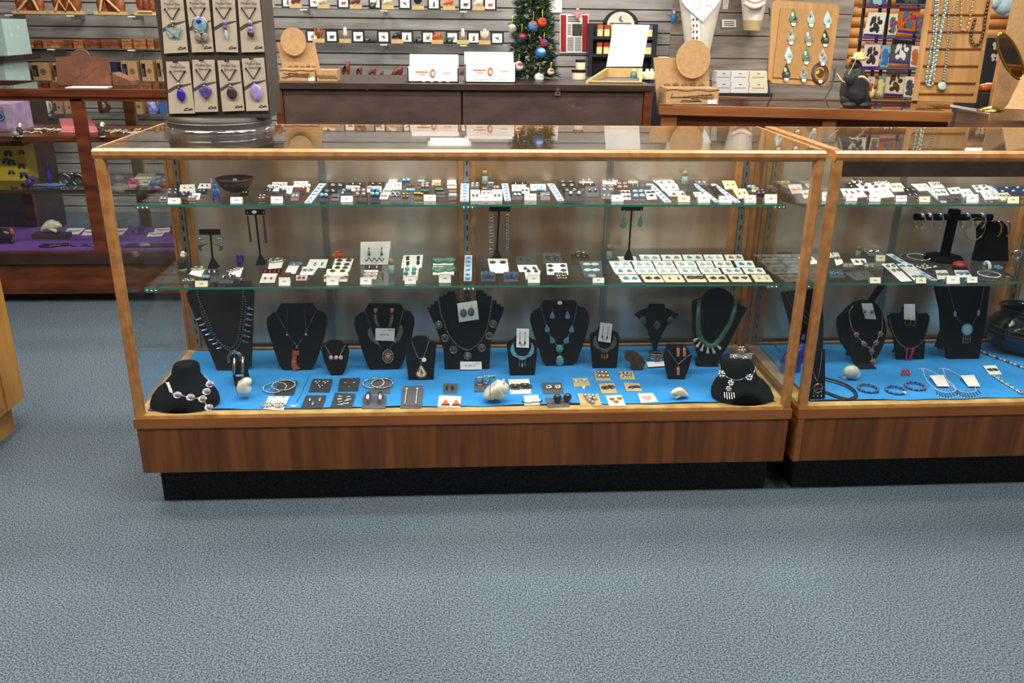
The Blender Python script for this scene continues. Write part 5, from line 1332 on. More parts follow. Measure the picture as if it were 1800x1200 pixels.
# ================================================================ second case, upper shelf
def r1(quad,mat,kind,m,s,label,m2='silver',pos=TWO,**k):
    return ecard(Z1,quad,mat,kind,m,s,label,m2,pos,ymin=.205,**k)
S_=', second case upper shelf'
r1((1364,315,1392,315,1393,325,1369,325),BK,'ring','silver',.01,'black card with silver rings in the rear corner'+S_)
r1((1385,325,1408,324,1412,340,1392,341),PK,'tri','red_bead',.016,'white card with red lattice print'+S_,'pinkish_tag')
r1((1408,336,1429,333,1432,348,1413,349),PK,'flower','pink_stone',.012,'pale pink card with rosy blossoms behind the corner post'+S_)
r1((1448,314,1460,314,1459,321,1447,321),BK,'stud','silver',.006,'tiny black card at the shelf back between the posts'+S_)
band(Z1,(1404,319,1411,319,1428,331,1420,331),'short blue beaded band in the rear corner'+S_,'bead_band',.19)
tent(Z1,1445,337,1459,353,'white folded price card seen between the two oak posts')
r1((1477,332,1512,331,1525,346,1485,349),W_,'bar','red_bead',.012,'white card with red streaks just past the oak post'+S_,pos=[(.2,.6),(.45,.5),(.75,.6)])
r1((1483,323,1517,321,1523,332,1490,333),BK,'stud','silver',.007,'black card with silver flecks behind the red streak card',pos=FOUR)
tent(Z1,1487,340,1507,353,'white folded price card in front of the red streak card')
WC=[((1495,315,1516,315,1527,325,1504,326),'stud','onyx','with black studs, rearmost'),((1504,324,1539,321,1552,334,1517,336),'stud','pewter','with scattered grey studs'),((1523,332,1560,329,1573,346,1536,349),'drop','silver','with silver drops, nearest'),
      ((1533,320,1560,319,1576,331,1549,333),'stud','silver','blank looking with tiny studs'),((1560,323,1583,322,1595,336,1569,337),'shell','gold','with golden shells')]
for q,kd,m,lb in WC:r1(q,W_,kd,m,.01,'white card %s, in the white run past the oak post'%lb,pos=FOUR if kd=='stud' else TWO)
tent(Z1,1528,341,1548,354,'grey white folded price card, second past the oak post')
tent(Z1,1575,343,1594,354,'white folded price card, third past the oak post')
r1((1587,331,1608,330,1617,348,1595,349),BK,'dangle','silver',.014,'black card with silver dangles before the cream price card'+S_,pos=FOUR)
tent(Z1,1616,345,1635,355,'cream folded price card, fourth past the oak post','cream_card')
for q,kd,m,lb in[((1601,324,1627,323,1640,334,1616,336),'bar','silver','silver bars'),((1631,320.5,1651,320,1661,330,1639,332),'stud','silver','a pair of dots'),((1635,334,1661,332,1669,344,1645,345),'ring','pewter','dark rings'),((1664,331,1685,329,1696,340,1672,341),'drop','pewter','grey leaves'),((1685,333,1704,332,1715,346,1693,347),'dangle','pewter','dark dangles')]:
    r1(q,W_,kd,m,.011,'white card with %s, between the cream price cards'%lb+S_)
r1((1648,344,1686,343,1690,355,1650,356),BK,'bar','silver',.014,'low black card with silver sprigs at the front'+S_,pos=[(.4,.5),(.7,.5),(.85,.4)])
band(Z1,(1629,334,1637,334,1664,356,1654,356),'blue beaded band beside the low black card'+S_,'bead_band',.19)
tent(Z1,1699,341,1720,356,'white folded price card leaning at an angle'+S_)
r1((1708,326,1733,325,1744,336,1717,338),W_,'flower','pewter',.01,'white card with dark lace blossoms'+S_,None,FOUR)
band(Z1,(1735,328,1742,328,1764,343,1755,343),'blue beaded band before the navy tray'+S_,'bead_band',.19)
r1((1723,338,1747,337,1757,350,1731,351),W_,'cuff','silver',.012,'white card with silver crescents'+S_)
r1((1752,340,1771,339,1781,351,1760,352),W_,'shell','gold',.013,'white card with yellow green earrings behind the cream price card')
tent(Z1,1771,345,1791,357,'cream folded price card nearest the picture edge'+S_,'cream_card')
r1((1752,329,1812,327,1816,341,1757,343),NV,'stud','sky_stone',.008,'navy tray card dotted with blue stones'+S_,pos=[(.1+.16*i,.3+.4*(i%2))for i in range(6)])
# ================================================================ second case, lower shelf
def r2(quad,mat,kind,m,s,label,m2='silver',pos=TWO,**k):
    return ecard(Z2,quad,mat,kind,m,s,label,m2,pos,ymin=.185,**k)
S_=', second case lower shelf'
y=gp(1658,459,Z2).y;c=gp(1658,456,Z2)
t=thing('bracelet_stand','large black T shaped bracelet stand on the second case lower shelf','jewelry stand',c);y=c.y
b=B(c);ro=(at(1691,452,'y',y).x-at(1625,452,'y',y).x)/2
b.lathe([(ro,.0004),(ro,.006),(ro*.9,.012),(.02,.014)],c,'velvet',8);b.build('base',t)
p,q=at(1660,450,'y',y),at(1677,376,'y',y);b=B(c);b.loft([[V((e.x+sx*.013,y+sy*.008,e.z))for sx,sy in((-1,-1),(1,-1),(1,1),(-1,1))]for e in(p,q)],'velvet',smooth=False);b.build('post',t)
a,d=at(1608,381,'y',y),at(1743,382,'y',y);b=B(c);b.tube([a,d],.011,'velvet',12);b.box(q,(.028,.024,.03),'velvet');b.build('crossbar',t)
for i,(u,m,lb)in enumerate(((1619,'gold','brassy cuff, first on the T stand from the oak post'),(1632,'gold','brassy cuff, second on the T stand'),(1651,'blue_stone','silver cuff with blue inlay beside the T stand post'),(1699,'blue_stone','silver cuff with blue inlay past the T stand post'),(1725,'turquoise','silver cuff with turquoise oval at the bar end'))):
    o=at(u,381,'y',y);t=thing('cuff_bracelet',lb,'bracelet',o);R_=.024
    b=B(o);b.tube([o+V((.008*math.cos(q_),-R_*.6*math.cos(q_),-.014+R_*math.sin(q_)))for q_ in[PI*(-.35+1.7*k/18)for k in range(19)]],.0032,'silver',6);b.build('band',t)
    b=B(o);b.ball(o+V((0,-.012,.006)),(.008,.004,.006),m if m!='gold' else 'silver',8);b.build('stone',t)
o=at(1716,386,'y',y-.014);b=B(o);b.tube([o+V((.033*math.cos(q_),-.004,-.03+.036*math.sin(q_)))for q_ in[2*PI*k/28 for k in range(28)]],.0013,'gold',5,True);solo(b,'hoop_bangle','thin wide hoop hanging at the end of the T stand bar','bracelet')
p=gp(1748,458,Z2);pl=PL(p,78);w=[pl.hit(u,v)for u,v in((1722,459),(1773,459),(1772,420),(1771,398),(1762,388),(1749,392),(1741,388),(1730,398),(1730,425))]
t=thing('bracelet_ramp','black two humped bracelet stand beside the T stand','jewelry stand',p);b=B(p);b.prism(w,-pl.n*.05,'velvet',.004);b.build('body',t)
for u,lb in((1752,'gold cuff on the two humped stand, nearer the T stand'),(1768,'gold cuff on the two humped stand, nearer the picture edge')):
    o=pl.hit(u,402,.006);b=B(o);b.tube([o+pl.ex*.01*math.cos(q_)+pl.ey*.024*math.sin(q_)+pl.n*.008*math.cos(q_)for q_ in[PI*(-.5+k/12)for k in range(13)]],[.001]+[.0034]*11+[.001],'gold',6);solo(b,'cuff_bracelet',lb,'bracelet')
bottle(Z2,1503,433,1512,453,'corked glass vial of stone chips'+S_)
r2((1513,436,1544,436,1555,450,1528,450),G,'shell','silver',.013,'pale grey card with silver shells beside the vial'+S_)
tent(Z2,1540,448,1556,459,'cream folded price card beside the pale grey shell card','cream_card')
band(Z2,(1557,447,1568,447,1652,495,1643,496),'long slanting blue beaded band'+S_,'bead_band',.18)
bangle(Z2,1601,455,.034,'dark twisted bangle, nearer the blue band'+S_,'pewter',h=.002);bangle(Z2,1614,456,.034,'silver twisted bangle, nearer the T stand foot'+S_,'silver',h=.006)
r2((1365,443,1392,443,1396,459,1370,459),BK,'bar','silver',.02,'black card with silver needles in the rear corner'+S_)
r2((1403,452,1427,451,1440,463,1412,466),W_,'stud','silver',.007,'white card with a rose rim seen past the corner post'+S_)
r2((1440,443,1460,444,1466,453,1445,453),W_,'bar','silver',.01,'white card lying between the two oak posts'+S_)
r2((1463,444,1473,444,1483,463,1470,467),W_,'ring','onyx',.011,'narrow white card with dark rings past the oak post'+S_)
r2((1495,455,1521,455,1525,465,1501,466),W_,'drop','brown_bead',.015,'white card with brown leaf earrings'+S_)
for u,v,m,lb in((1396,480,'turquoise','by the corner post'),(1469,482,'turquoise','past the oak post')):
    r2((u-13,v-8,u+12,v-9,u+17,v+6,u-10,v+7),G,'flower',m,.017,'grey card with turquoise cube clusters '+lb+S_,'silver',[(.25,.5),(.7,.45)])
r2((1480,462,1500,462,1503,471,1482,472),G,'oval','grey_stone',.014,'grey card with two moonstone ovals, nearer the oak post'+S_)
r2((1516,462,1537,462,1541,471,1520,472),G,'oval','grey_stone',.014,'grey card with two moonstone ovals, nearer the blue band'+S_)
r2((1483,479,1525,475,1541,490,1504,493),G,'bar','silver',.012,'large grey card with silver posts at the front'+S_,pos=[(.25,.6),(.65,.65)])
r2((1549,464,1571,463,1603,494,1584,495),W_,'tall','grey_stone',.012,'long white card with grey stones ending in straps'+S_,'silver',[(.3,.85),(.75,.85),(.4,.6),(.8,.6)])
r2((1576,464,1603,464,1629,492,1607,493),W_,'oval','turquoise',.013,'long white card with turquoise at its foot over the blue band'+S_,'silver',[(.2,.85),(.7,.85),(.3,.2),(.75,.2)])
tent(Z2,1529,487,1548,498,'cream folded price card in front of the large grey card'+S_,'cream_card')
tent(Z2,1610,487,1628,498,'cream folded price card at the foot of the blue band'+S_,'cream_card')
tent(Z2,1664,484,1687,499,'white folded price card, larger, past the blue band'+S_)
tent(Z2,1700,486,1718,497,'small white folded price card in front of the turquoise cabochon card')
r2((1644,475,1664,475,1670,490,1648,491),W_,'oval','grey_stone',.014,'white card with blue grey cabochons, nearer the blue band'+S_)
r2((1677,475,1701,475,1709,487,1682,488),W_,'oval','turquoise',.016,'white card with turquoise cabochons past the larger price card'+S_)
c=gp(1631,473,Z2);t=thing('chip_necklace','heap of a brown and white shell chip strand'+S_,'necklace',c);b=B(c)
for i in range(40):
    a=i*.7;b.ball(c+V((random.uniform(-.028,.028),random.uniform(-.02,.02),.004+random.uniform(0,.006))),(.005,.003,.003),random.choice(['bone','brown_bead','pearl','pewter']),6)
b.build('chips',t)
lump('pincushion','dark red domed pincushion behind the turquoise cabochon card',Z2,1676,459,1700,474,'red_bead',[('cushion',.5,.55,.5,.45,None),('base',.5,.15,.52,.16,'onyx')],'pincushion',1)
bangle(Z2,1738,485,.031,'thick twisted silver bangle nearest the picture edge'+S_,'silver',th=.003)
for i,(u,v,m)in enumerate(((1718,449,'silver'),(1735,468,'pearl'),(1755,470,'turquoise'),(1772,485,'pewter'),(1785,455,'silver'))):
    c=gp(u,v,Z2);b=B(c);pl=PL(c+V((0,0,.003)),10);fleur(b,pl,c,.03,('shell','cuff','flower','ring','hoop')[i],m,'silver')
    solo(b,'ring',('silver clasp behind the bracelet ramp','white shell brooch below the bracelet ramp','turquoise clustered brooch below the bracelet ramp','dark leaf ring beside the thick bangle','silver loop at the shelf back by the picture edge')[i],'ring')
# ================================================================ blue deck of the second case
pl=bust('tall dark board stand with bead strands in the near corner of the second case',(1432,640),[(1372,512),(1443,505),(1448,560),(1447,638),(1414,642),(1398,600)],76,.006,'leather')
t,o=nthing('strand_necklace','triple strand of small pale beads on the corner board of the second case','necklace',pl,1425,570)
for k in range(3):
    b=B(o);beads(b,pxl(pl,[(1380+8*k,516),(1392+7*k,540),(1408+4*k,562-8*k),(1424,570-7*k),(1436-2*k,566-8*k),(1443-2*k,520)]),.006,.0024,'pewter');b.build('bead_strand',t)
c=gp(1383,652,ZD);t=thing('painted_animal','purple and blue painted wooden animal seen through the case end glass','figurine',c);y=c.y
def Q(u,v,dy=0):q=at(u,v,'y',y);q.y+=dy;return q
part_of(skin('body',c,[(Q(1380,626),.022),(Q(1392,624),.021),(Q(1402,622),.018),(Q(1408,612),.013),(Q(1411,602),.012),(Q(1376,638,-.01),.011),(Q(1374,650,-.01),.009),(Q(1399,640,-.01),.01),(Q(1401,651,-.01),.008),(Q(1380,640,.02),.01),(Q(1382,650,.02),.008)],
    [(0,1),(1,2),(2,3),(3,4),(0,5),(5,6),(2,7),(7,8),(0,9),(9,10)],'purple_paint'),t)
for a,d,m in(((1373,617),(1362,606),'blue_paint'),((1370,626),(1360,623),'blue_paint'),((1411,596),(1413,588),'blue_paint')):
    b=B(c);b.cyl(Q(*a),Q(*d),.006,m,.003,8);b.build('tail' if m=='blue_paint' and a[0]<1400 else 'ear',t)
b=B(c);b.ball(Q(1381,625,-.02),(.014,.006,.016),'magenta',10);b.build('painted_patch',t)
pl=bust('small black display slab with a dreamcatcher pendant, beside the oak post',(1433,702),[(1418,616),(1451,614),(1451,700),(1422,704),(1416,704)],80,.012)
t,o=nthing('dreamcatcher_necklace','silver chain with a round dreamcatcher pendant by the oak post','necklace',pl,1437,678)
for pts in([(1419,625),(1428,650),(1436,670)],[(1445,618),(1442,645),(1437,670)]):
    b=B(o);chain(b,pxl(pl,pts),.0012);b.build('chain',t)
b=B(o);c=pl.hit(1438,682,.003);b.tube(circ(pl,c,.013,18),.0012,'silver',5,True)
for k in range(3):
    a=2*PI*k/3;b.tube([c+pl.ex*.012*math.cos(a)+pl.ey*.012*math.sin(a),c-pl.ex*.012*math.cos(a+.5)-pl.ey*.012*math.sin(a+.5)],.0006,'silver',4)
    q=c+pl.ex*.011*(k-1)-pl.ey*.013;b.cyl(q,q-pl.ey*.01,.0008,'silver');b.ball(q-pl.ey*.011,.0025,'silver',6)
b.build('pendant',t)
HB=[(1474,572),(1476,558),(1486,548),(1493,540),(1505,532),(1514,529),(1526,527),(1536,529),(1545,536),(1552,551),(1558,567),(1560,582),(1555,605),(1546,624),(1537,635),(1530,641),(1507,640),(1495,622),(1480,600)]
pl=bust('heart shaped black bust with an amber and silver link necklace',(1519,641),HB,78,.02)
p=pl.p;b=B(p);b.box(p+V((-.004,-.012,.002)),(.055,.05,.004),'black');q=b.build('foot_plate',[o_ for o_ in COL.objects if o_.get('label')=='heart shaped black bust with an amber and silver link necklace'][0])
t,o=nthing('amber_necklace','silver link necklace with round amber stones and a drop','necklace',pl,1530,605)
for pts in([(1499,538),(1493,550),(1497,575),(1504,586),(1517,602),(1531,614)],[(1550,555),(1551,575),(1545,590),(1538,604),(1531,614)],[(1531,614),(1534,636)]):
    b=B(o);chain(b,pxl(pl,pts,.005),.0018,'silver',.005);b.build('chain',t)
for u,v in((1505.5,588),(1519,604),(1548,587),(1540,602),(1532.5,617),(1534.5,635)):
    b=B(o);c=pl.hit(u,v,.006);stone(b,pl,c,.006,.006,'coral','silver',.004)
    for k in range(6):b.ball(c+pl.ex*.008*math.cos(k*PI/3)+pl.ey*.008*math.sin(k*PI/3),.0022,'silver',5)
    b.build('amber_link',t)
t,w=tagcard('white card with amber flower studs on the heart shaped bust',pl,(1514,533,1533,533,1540,561,1521,560),name='earring_card',cat='earring card')
for u,v in((1520,548),(1533,548)):
    b=B(w[3]);rosette(b,pl,pl.hit(u,v,.008),.008);b.ball(pl.hit(u,v,.01),.0035,'coral',8);b.build('earring',t)
c=gp(1537,538,ZD);c=at(1540,515,'y',pl.p.y+.05);b=B(c);b.box(c,(.022,.004,.07),'velvet',MX.Rotation(.35,3,'Y')@MX.Rotation(.2,3,'X'));solo(b,'watch_strap','dark strap standing behind the heart shaped bust','strap')
pl=bust('small black bust with a beaded choker and magenta tassel',(1597,632),[(1562,556),(1570,550),(1582,552),(1588,547),(1588,540),(1610,540),(1611,548),(1618,552),(1630,550),(1635,556),(1634,568),(1628,585),(1625,631),(1577,632),(1572,590),(1563,572)],80,.012)
t,o=nthing('tassel_necklace','dark gold beaded choker with a magenta tassel reaching the cloth','necklace',pl,1597,612)
b=B(o);beads(b,pxl(pl,[(1563,561),(1570,585),(1580,602),(1592,611),(1604,612),(1617,605),(1627,592),(1633,566)]),.0052,.0022,'gold',6,'pewter');b.build('bead_strand',t)
b=B(o)
for a,d in(((1595,611),(1592,640)),((1605,611),(1597,640)),((1594,613),(1593,640)),((1607,612),(1596,640))):b.tube([pl.hit(*a,.006),pl.hit(*d,.008)],.003,'magenta',5)
p=pl.hit(1593,640,.008);b.ball(p,.006,'red_bead',8)
for k in range(7):
    q=gp(1584+k*2.6,656+3*(k%2),ZD+.004);b.tube([p,q],.0026,'magenta',5);b.ball(q,.003,'green_stone' if k%2 else 'gold',6)
b.build('tassel',t)
t,w=tagcard('white card with two large hoop earrings above the beaded choker',pl,(1589,534,1608,534,1609,563,1589,561),name='earring_card',cat='earring card')
for u in(1596,1605):
    b=B(w[3]);b.tube(circ(pl,pl.hit(u,566,.008),.0095,18,.011),.0009,'gold',5,True);b.build('hoop',t)
pl=bust('tall black board stand with a round pale pendant beside the black pot',(1700,631),[(1645,503),(1741,503),(1735,560),(1727,600),(1722,631),(1667,632),(1664,612),(1646,610),(1656,580),(1654,545)],76,.014)
t,o=nthing('sun_pendant_necklace','fine chain with a round pale inlay pendant and fringe','necklace',pl,1700,579)
for pts in([(1667,504),(1675,535),(1682,557),(1690,570)],[(1730,504),(1724,535),(1719,552),(1709,570)]):
    b=B(o);chain(b,pxl(pl,pts),.0012,'dark_silver');b.build('chain',t)
for u,v in((1679,552),(1720,550)):
    b=B(o);stone(b,pl,pl.hit(u,v,.004),.005,.009,'turquoise');b.build('side_stone',t)
b=B(o);c=pl.hit(1700,579,.004);stone(b,pl,c,.016,.017,'pale_stone','turquoise',.003,20)
for x in(-.005,.005):b.box(c+pl.ex*x+pl.n*.003,(.006,.0016,.001),'onyx',pl.R)
b.box(c-pl.ey*.006+pl.n*.003,(.006,.0016,.001),'onyx',pl.R)
for k in range(4):
    q=c+pl.ex*(.004*(k-1.5)*2)-pl.ey*.018;b.cyl(q,q-pl.ey*.012,.001,'silver');b.ball(q-pl.ey*.012,.0022,'turquoise',6);b.cyl(q-pl.ey*.013,q-pl.ey*.026,.0012,'silver',.002,6)
b.build('pendant',t)
P('black_pottery','0e0e10',.12,var=0,spec=.7);P('pottery_matte','3a3936',.5,var=0)
c=gp(1790,622,ZD);c.y+=.045;h=at(1795,540,'y',c.y).z-ZD;r=at(1795,580,'y',c.y).x-at(1738,580,'y',c.y).x
t=thing('pottery_jar','glossy black pottery jar with carved bands, cut off by the picture edge','pottery',c);c.x=at(1795,580,'y',c.y).x;t.location=c
b=B(c);b.lathe([(r*.5,.0005),(r*.8,h*.12),(r,h*.4),(r*.96,h*.55),(r*.78,h*.75),(r*.64,h*.84),(r*.66,h*.97),(r*.72,h),(r*.66,h),(r*.58,h*.84),(r*.7,h*.7)],c,'black_pottery',32);b.build('body',t)
b=B(c)
for f,k in((.6,.935),(.5,.99)):b.tube([c+V((r*k*math.cos(2*PI*i/32),r*k*math.sin(2*PI*i/32),h*f))for i in range(32)],.0016,'pottery_matte',5,True)
q=c+V((-r*.72,-r*.6,h*.56))
for dx,dz,s in((0,0,.009),(-.008,.008,.004),(0,.011,.004),(.008,.008,.004)):b.ball(q+V((dx,0,dz)),(s,.004,s),'pottery_matte',8)
b.build('carved_paw_band',t)
lump('stone_carving','pale grey humped stone carving on the second case cloth',ZD,1482,642,1511,667,'white_marble',[('body',.48,.55,.44,.44,None),('shoulder',.72,.36,.28,.34,None),('leg',.22,.12,.14,.16,None),('leg',.78,.12,.14,.16,None)],'stone carving',.7)
t=thing('cord_necklace','doubled dark cord necklace looped out from behind the oak post','necklace',gp(1480,690,ZD))
for k in range(2):
    b=B(t.location);b.tube(smooth([gp(u,v,ZD+.003)for u,v in((1440,662+4*k),(1460,666+4*k),(1485,674+4*k),(1503-3*k,686+2*k),(1506-4*k,698-2*k),(1490,702-3*k),(1465,696-3*k),(1440,685-3*k))]),.0024,('cord','pewter')[k],6);b.build('cord',t)
for u,v,m,lb in((1525.5,685,'onyx','nearest the oak post'),(1574,688,'bone','in the middle, with a tan bead'),(1608,681,'brown_bead','nearest the fringe necklaces')):
    bangle(ZD,u,v,.028,'dark beaded stretch bracelet %s'%lb,'pewter',th=.0034,step=.0075,clasp=m,mats='blue_stone',squash=.95)
for du,lb in((0,'nearer the stretch bracelets'),(36,'nearer the blue banded bracelet')):
    t=thing('fringe_necklace','silver chain with a fringe of spikes laid flat, '+lb,'necklace',gp(1655+du,675,ZD))
    L_=smooth([gp(u+du,v,ZD+.0025)for u,v in((1622,648),(1625,660),(1632,672),(1645,684),(1660,689),(1677,688),(1679,682),(1670,671),(1655,662),(1640,654),(1626,648),(1614,648))])
    b=B(t.location);chain(b,L_,.0013,'pearl',.004);b.build('chain',t)
    b=B(t.location)
    for i in range(9):
        f=i/8;a=gp(1645+du+34*f,684+4*math.sin(PI*f)-2*f,ZD+.002);d=gp(1648+du+42*f,690+9*math.sin(PI*(.2+.8*f))+3*f,ZD+.002);b.cyl(a,d,.0009,'silver',.0016,5);b.ball(d,.002,'pearl',6)
    b.build('fringe',t)
    pf=PL(gp(1660+du,680,ZD+.006),3);tagcard('white price tag inside the flat fringe necklace '+lb,pf,[q+(du*1.5 if i%2==0 else-1)for i,q in enumerate((1634,661,1658,660,1669,680,1648,680))],h=0)
ecard(ZD,(1728,643,1750,642,1761,658,1740,659),W_,'flower','pewter',.016,'white card with dark flower studs beside the blue banded bracelet',tilt=4)
t=thing('link_bracelet','pale blue and silver link bracelet laid slanting at the picture edge','bracelet',gp(1770,675,ZD));b=B(t.location)
L_=along([gp(1746,659,ZD+.003),gp(1768,674,ZD+.003),gp(1798,692,ZD+.003)],.008)
for i,q in enumerate(L_):b.ball(q,(.007,.006,.003),('pale_stone','silver','grey_stone')[i%3],8)
b.build('links',t)
t=thing('bead_rope','long bead rope of tan and turquoise beads running to the picture edge','necklace',gp(1765,634,ZD));b=B(t.location)
for i,q in enumerate(along(smooth([gp(u,v,ZD+.004)for u,v in((1724,617),(1745,626),(1770,635),(1808,650))]),.0075)):b.ball(q,.0042,('bone','turquoise','bone','coral','pewter')[i%5],6)
b.build('beads',t)
# ================================================================ the back of the shop
P('kraft','b08d62',.8,scale=80,col2='a37f56',var=.05)
P('kraft_print','7d5c3c',.8,var=.1)
P('white_box','e9e5de',.6,var=.02)
P('lid_grey','d9d4cf',.6,var=.02)
P('logo_orange','c87b4a',.6,var=0)
P('block_pine','d8b071',.5,var=.08,scale=30)
P('carving_wood','a65d33',.45,scale=50,col2='6e3719')
P('rose_wood','8d4a35',.4,scale=40,col2='5e2b20')
P('plaque_black','2d2e33',.3,var=0)
P('print_dark','45494c',.6,var=0);P('print_green','4f7a5c',.6,var=0);P('print_red','b4604e',.6,var=0);P('print_blue','5d8fb5',.6,var=0)
P('burl','b87a47',.4,scale=22,sx=(1,1,3),col2='7a4323',detail=5)
P('burl_dark','8a4a2c',.4,scale=22,sx=(1,1,3),col2='562a18',detail=5)
P('mug_white','cfcac6',.3,var=.06);P('mug_purple','5a55b8',.3,scale=40,col2='a7b4e0',var=.2);P('mug_red','5a2420',.3,scale=60,col2='2a1815')
P('mint_box','bcd2cc',.6,scale=30,col2='a3bdb5',lo=.6,hi=.7);P('lilac_box','b79cc0',.6,scale=18,col2='a083ae');P('lilac_pale','c9b4cc',.6,var=.05)
P('yellow_box','e3c63c',.5,var=.04);P('hot_pink','ef8a94',.7,var=.02)
P('pine_needle','3c5b3b',.7,scale=30,col2='25402a',var=.2);P('bark','5b4433',.8)
P('brass','c9a54b',.2,1.0,var=0);P('mirror','b9a48a',.05,1.0,var=0)
P('cloud_blue','b9d9e2',.9,scale=30)
P('tan_board','b98d58',.6,scale=12,sx=(3,1,.4),col2='a67a47')
P('felt_tan','a9814f',.8,var=.05)
P('cream_form','e3dacb',.7,var=.04);P('scarf','f2efec',.8,scale=42,col2='a8a09c',lo=.34,hi=.42)
def pbox(name,label,cat,u0,v0,u1,v1,Y,d,mat,z=None,group=None,t=None,part='body',parent_o=None):
    a,e=at(u0,v0,'y',Y),at(u1,v1,'y',Y);zb=e.z if z is None else z
    o=parent_o or V(((a.x+e.x)/2,Y+d/2,zb))
    b=B(o);b.bb((a.x,Y,zb),(e.x,Y+d,a.z),mat)
    if t is None:t=thing(name,label,cat,o,group)
    b.build(part,t);return t,o,a,e
# ---------------------------------------------------------------- glass wall shelves
YS=3.78
P('wall_edge','55605f',.3,var=0)
def wshelf(u0,u1,v,label):
    a,e=at(u0,v,'y',YS),at(u1,v,'y',YS);z=(a.z+e.z)/2
    t=thing('wall_shelf',label,'shelf',((a.x+e.x)/2,YS,z));o=t.location
    b=B(o);b.bb((a.x,YS,z-.006),(e.x,WY,z),'shelf_glass');b.build('pane',t)
    b=B(o);b.bb((a.x,YS-.002,z-.006),(e.x,YS,z),'wall_edge');b.build('polished_edge',t)
    n_=max(2,round((e.x-a.x)/.45))
    for i in range(n_):
        x=a.x+(e.x-a.x)*(i+.5)/n_
        b=B(o);b.bb((x-.004,YS+.02,z-.03),(x+.004,WY,z-.0065),'steel');b.bb((x-.022,YS-.004,z-.013),(x+.022,YS+.012,z-.0065),'white_card');b.build('bracket',t)
    return z
zA=wshelf(-40,284,25,'glass wall shelf with wood picture carvings, topmost over the dark wooden case')
zB=wshelf(18,300,85,'glass wall shelf holding the row of small wooden boxes')
zC=wshelf(12,300,142,'glass wall shelf holding cardboard gift boxes, just above the dark wooden case')
zD=wshelf(10,300,200,'glass wall shelf of mugs seen through the dark wooden case')
zE=wshelf(462,884,16,'upper glass wall shelf of white plaques behind the scuffed counter')
zF=wshelf(462,884,76,'lower glass wall shelf of white plaques behind the scuffed counter')
zG=wshelf(462,884,136,'glass wall shelf of red wood animals behind the scuffed counter')
YP=YS+.03
for i,(u0,u1,lb)in enumerate(((22,80,'white curve, nearest the teal box'),(87,146,'standing legs'),(165,222,'pale wolf like inlay'),(236,276,'pale root shape, nearest the pendant rack'))):
    a,e=at(u0,25,'y',YP),at(u1,25,'y',YP);t=thing('wood_sculpture','dark wood sculpture on a pale base with '+lb,'wood carving',((a.x+e.x)/2,YP,zA));o=t.location
    b=B(o);b.bb((a.x,YP,zA),(e.x,YP+.07,zA+.018),'block_pine');b.build('base',t)
    w=e.x-a.x;b=B(o)
    for k in range(3):b.ball((a.x+w*(.25+.25*k),YP+.035,zA+.06+.02*((k+i)%2)),(w*.2,.025,.07),('carving_wood','burl_dark')[k%2],10)
    b.build('carving',t)
    b=B(o);b.tube([(a.x+w*(.2+.15*k),YP-.002,zA+.02+.03*((k*(i+1))%4))for k in range(5)],.008,'block_pine',6);b.build('inlay',t)
BX=[(24,37,'burl_dark'),(38,59,'burl'),(60,73,'burl_dark'),(74,104,'burl'),(111,127,'burl_dark'),(128,146,'burl'),(148,172,'burl_dark'),(177,210,'burl_dark'),(213,232,'burl'),(234,257,'burl'),(258,271,'burl'),(272,284,'burl_dark')]
for i,(u0,u1,m)in enumerate(BX):
    t,o,a,e=pbox('wooden_box','%s polished wooden trinket box, %s along the row from the teal box'%('dark' if m!='burl' else 'pale',('first','second','third','fourth','fifth','sixth','seventh','eighth','ninth','tenth','eleventh','last')[i]),'box',u0,72-i*.4,u1,85,YP,.07,m,zB,'wooden trinket boxes')
    b=B(o);b.bb((a.x-.001,YP-.001,a.z-.012),(e.x+.001,YP+.072,a.z-.010),'burl_dark' if m=='burl' else 'burl');b.build('lid_line',t)
def giftbox(u0,v0,u1,v1,Y,z,label,win=True):
    t,o,a,e=pbox('gift_box',label,'box',u0,v0,u1,v1,Y,.08,'kraft',z)
    w,h=e.x-a.x,a.z-z
    if win:
        b=B(o);b.bb((a.x+w*.05,Y-.002,z+h*.22),(a.x+w*.36,Y+.001,z+h*.85),'onyx');b.bb((a.x+w*.12,Y-.003,z+h*.25),(a.x+w*.22,Y-.001,z+h*.6),'steel');b.build('window',t)
    pl=PL((a.x+w*.66,Y-.001,z+h*.5),90);b=B(o);b.tube(circ(pl,pl.p,w*.16,16),.002,'kraft_print',5,True)
    for k in(-1,0,1):b.tube([pl.loc(-w*.1,w*.05*k),pl.loc(w*.1,w*.05*k)],.0015,'kraft_print',4)
    b.build('round_print',t)
for u0,v0,u1,lb in((20,111,52,'nearest the patterned box'),(54,110,89,'second from the patterned box'),(92,110,112,'partly behind the carved brown board'),(212,107,244,'just past the brown wedge'),(246,106,272,'second past the brown wedge'),(274,105,296,'partly behind the pendant rack')):
    giftbox(u0,v0,u1,142,YP,zC,'cardboard mug box with dark window, '+lb)
t,o,a,e=pbox('boxed_gift','dark blue box with white edges behind the brown wedge','box',193,111,209,142,YP,.07,NV,zC)
def mug(u0,v0,u1,v1,Y,z,m,label):
    a,e=at(u0,v0,'y',Y),at(u1,v1,'y',Y);r=(e.x-a.x)/2*.82;c=V((a.x+r,Y+r,z));h=a.z-z
    t=thing('mug',label,'mug',c);b=B(c);b.lathe([(r*.9,.0005),(r,.01),(r,h),(r*.9,h),(r*.85,.02),(.001,.015)],c,m,18);b.build('body',t)
    b=B(c);b.tube([c+V((r+r*.45*math.sin(q),-.3*r,h*(.5+.32*math.cos(q))))for q in[PI*k/8 for k in range(9)]],.006,m,6);b.build('handle',t)
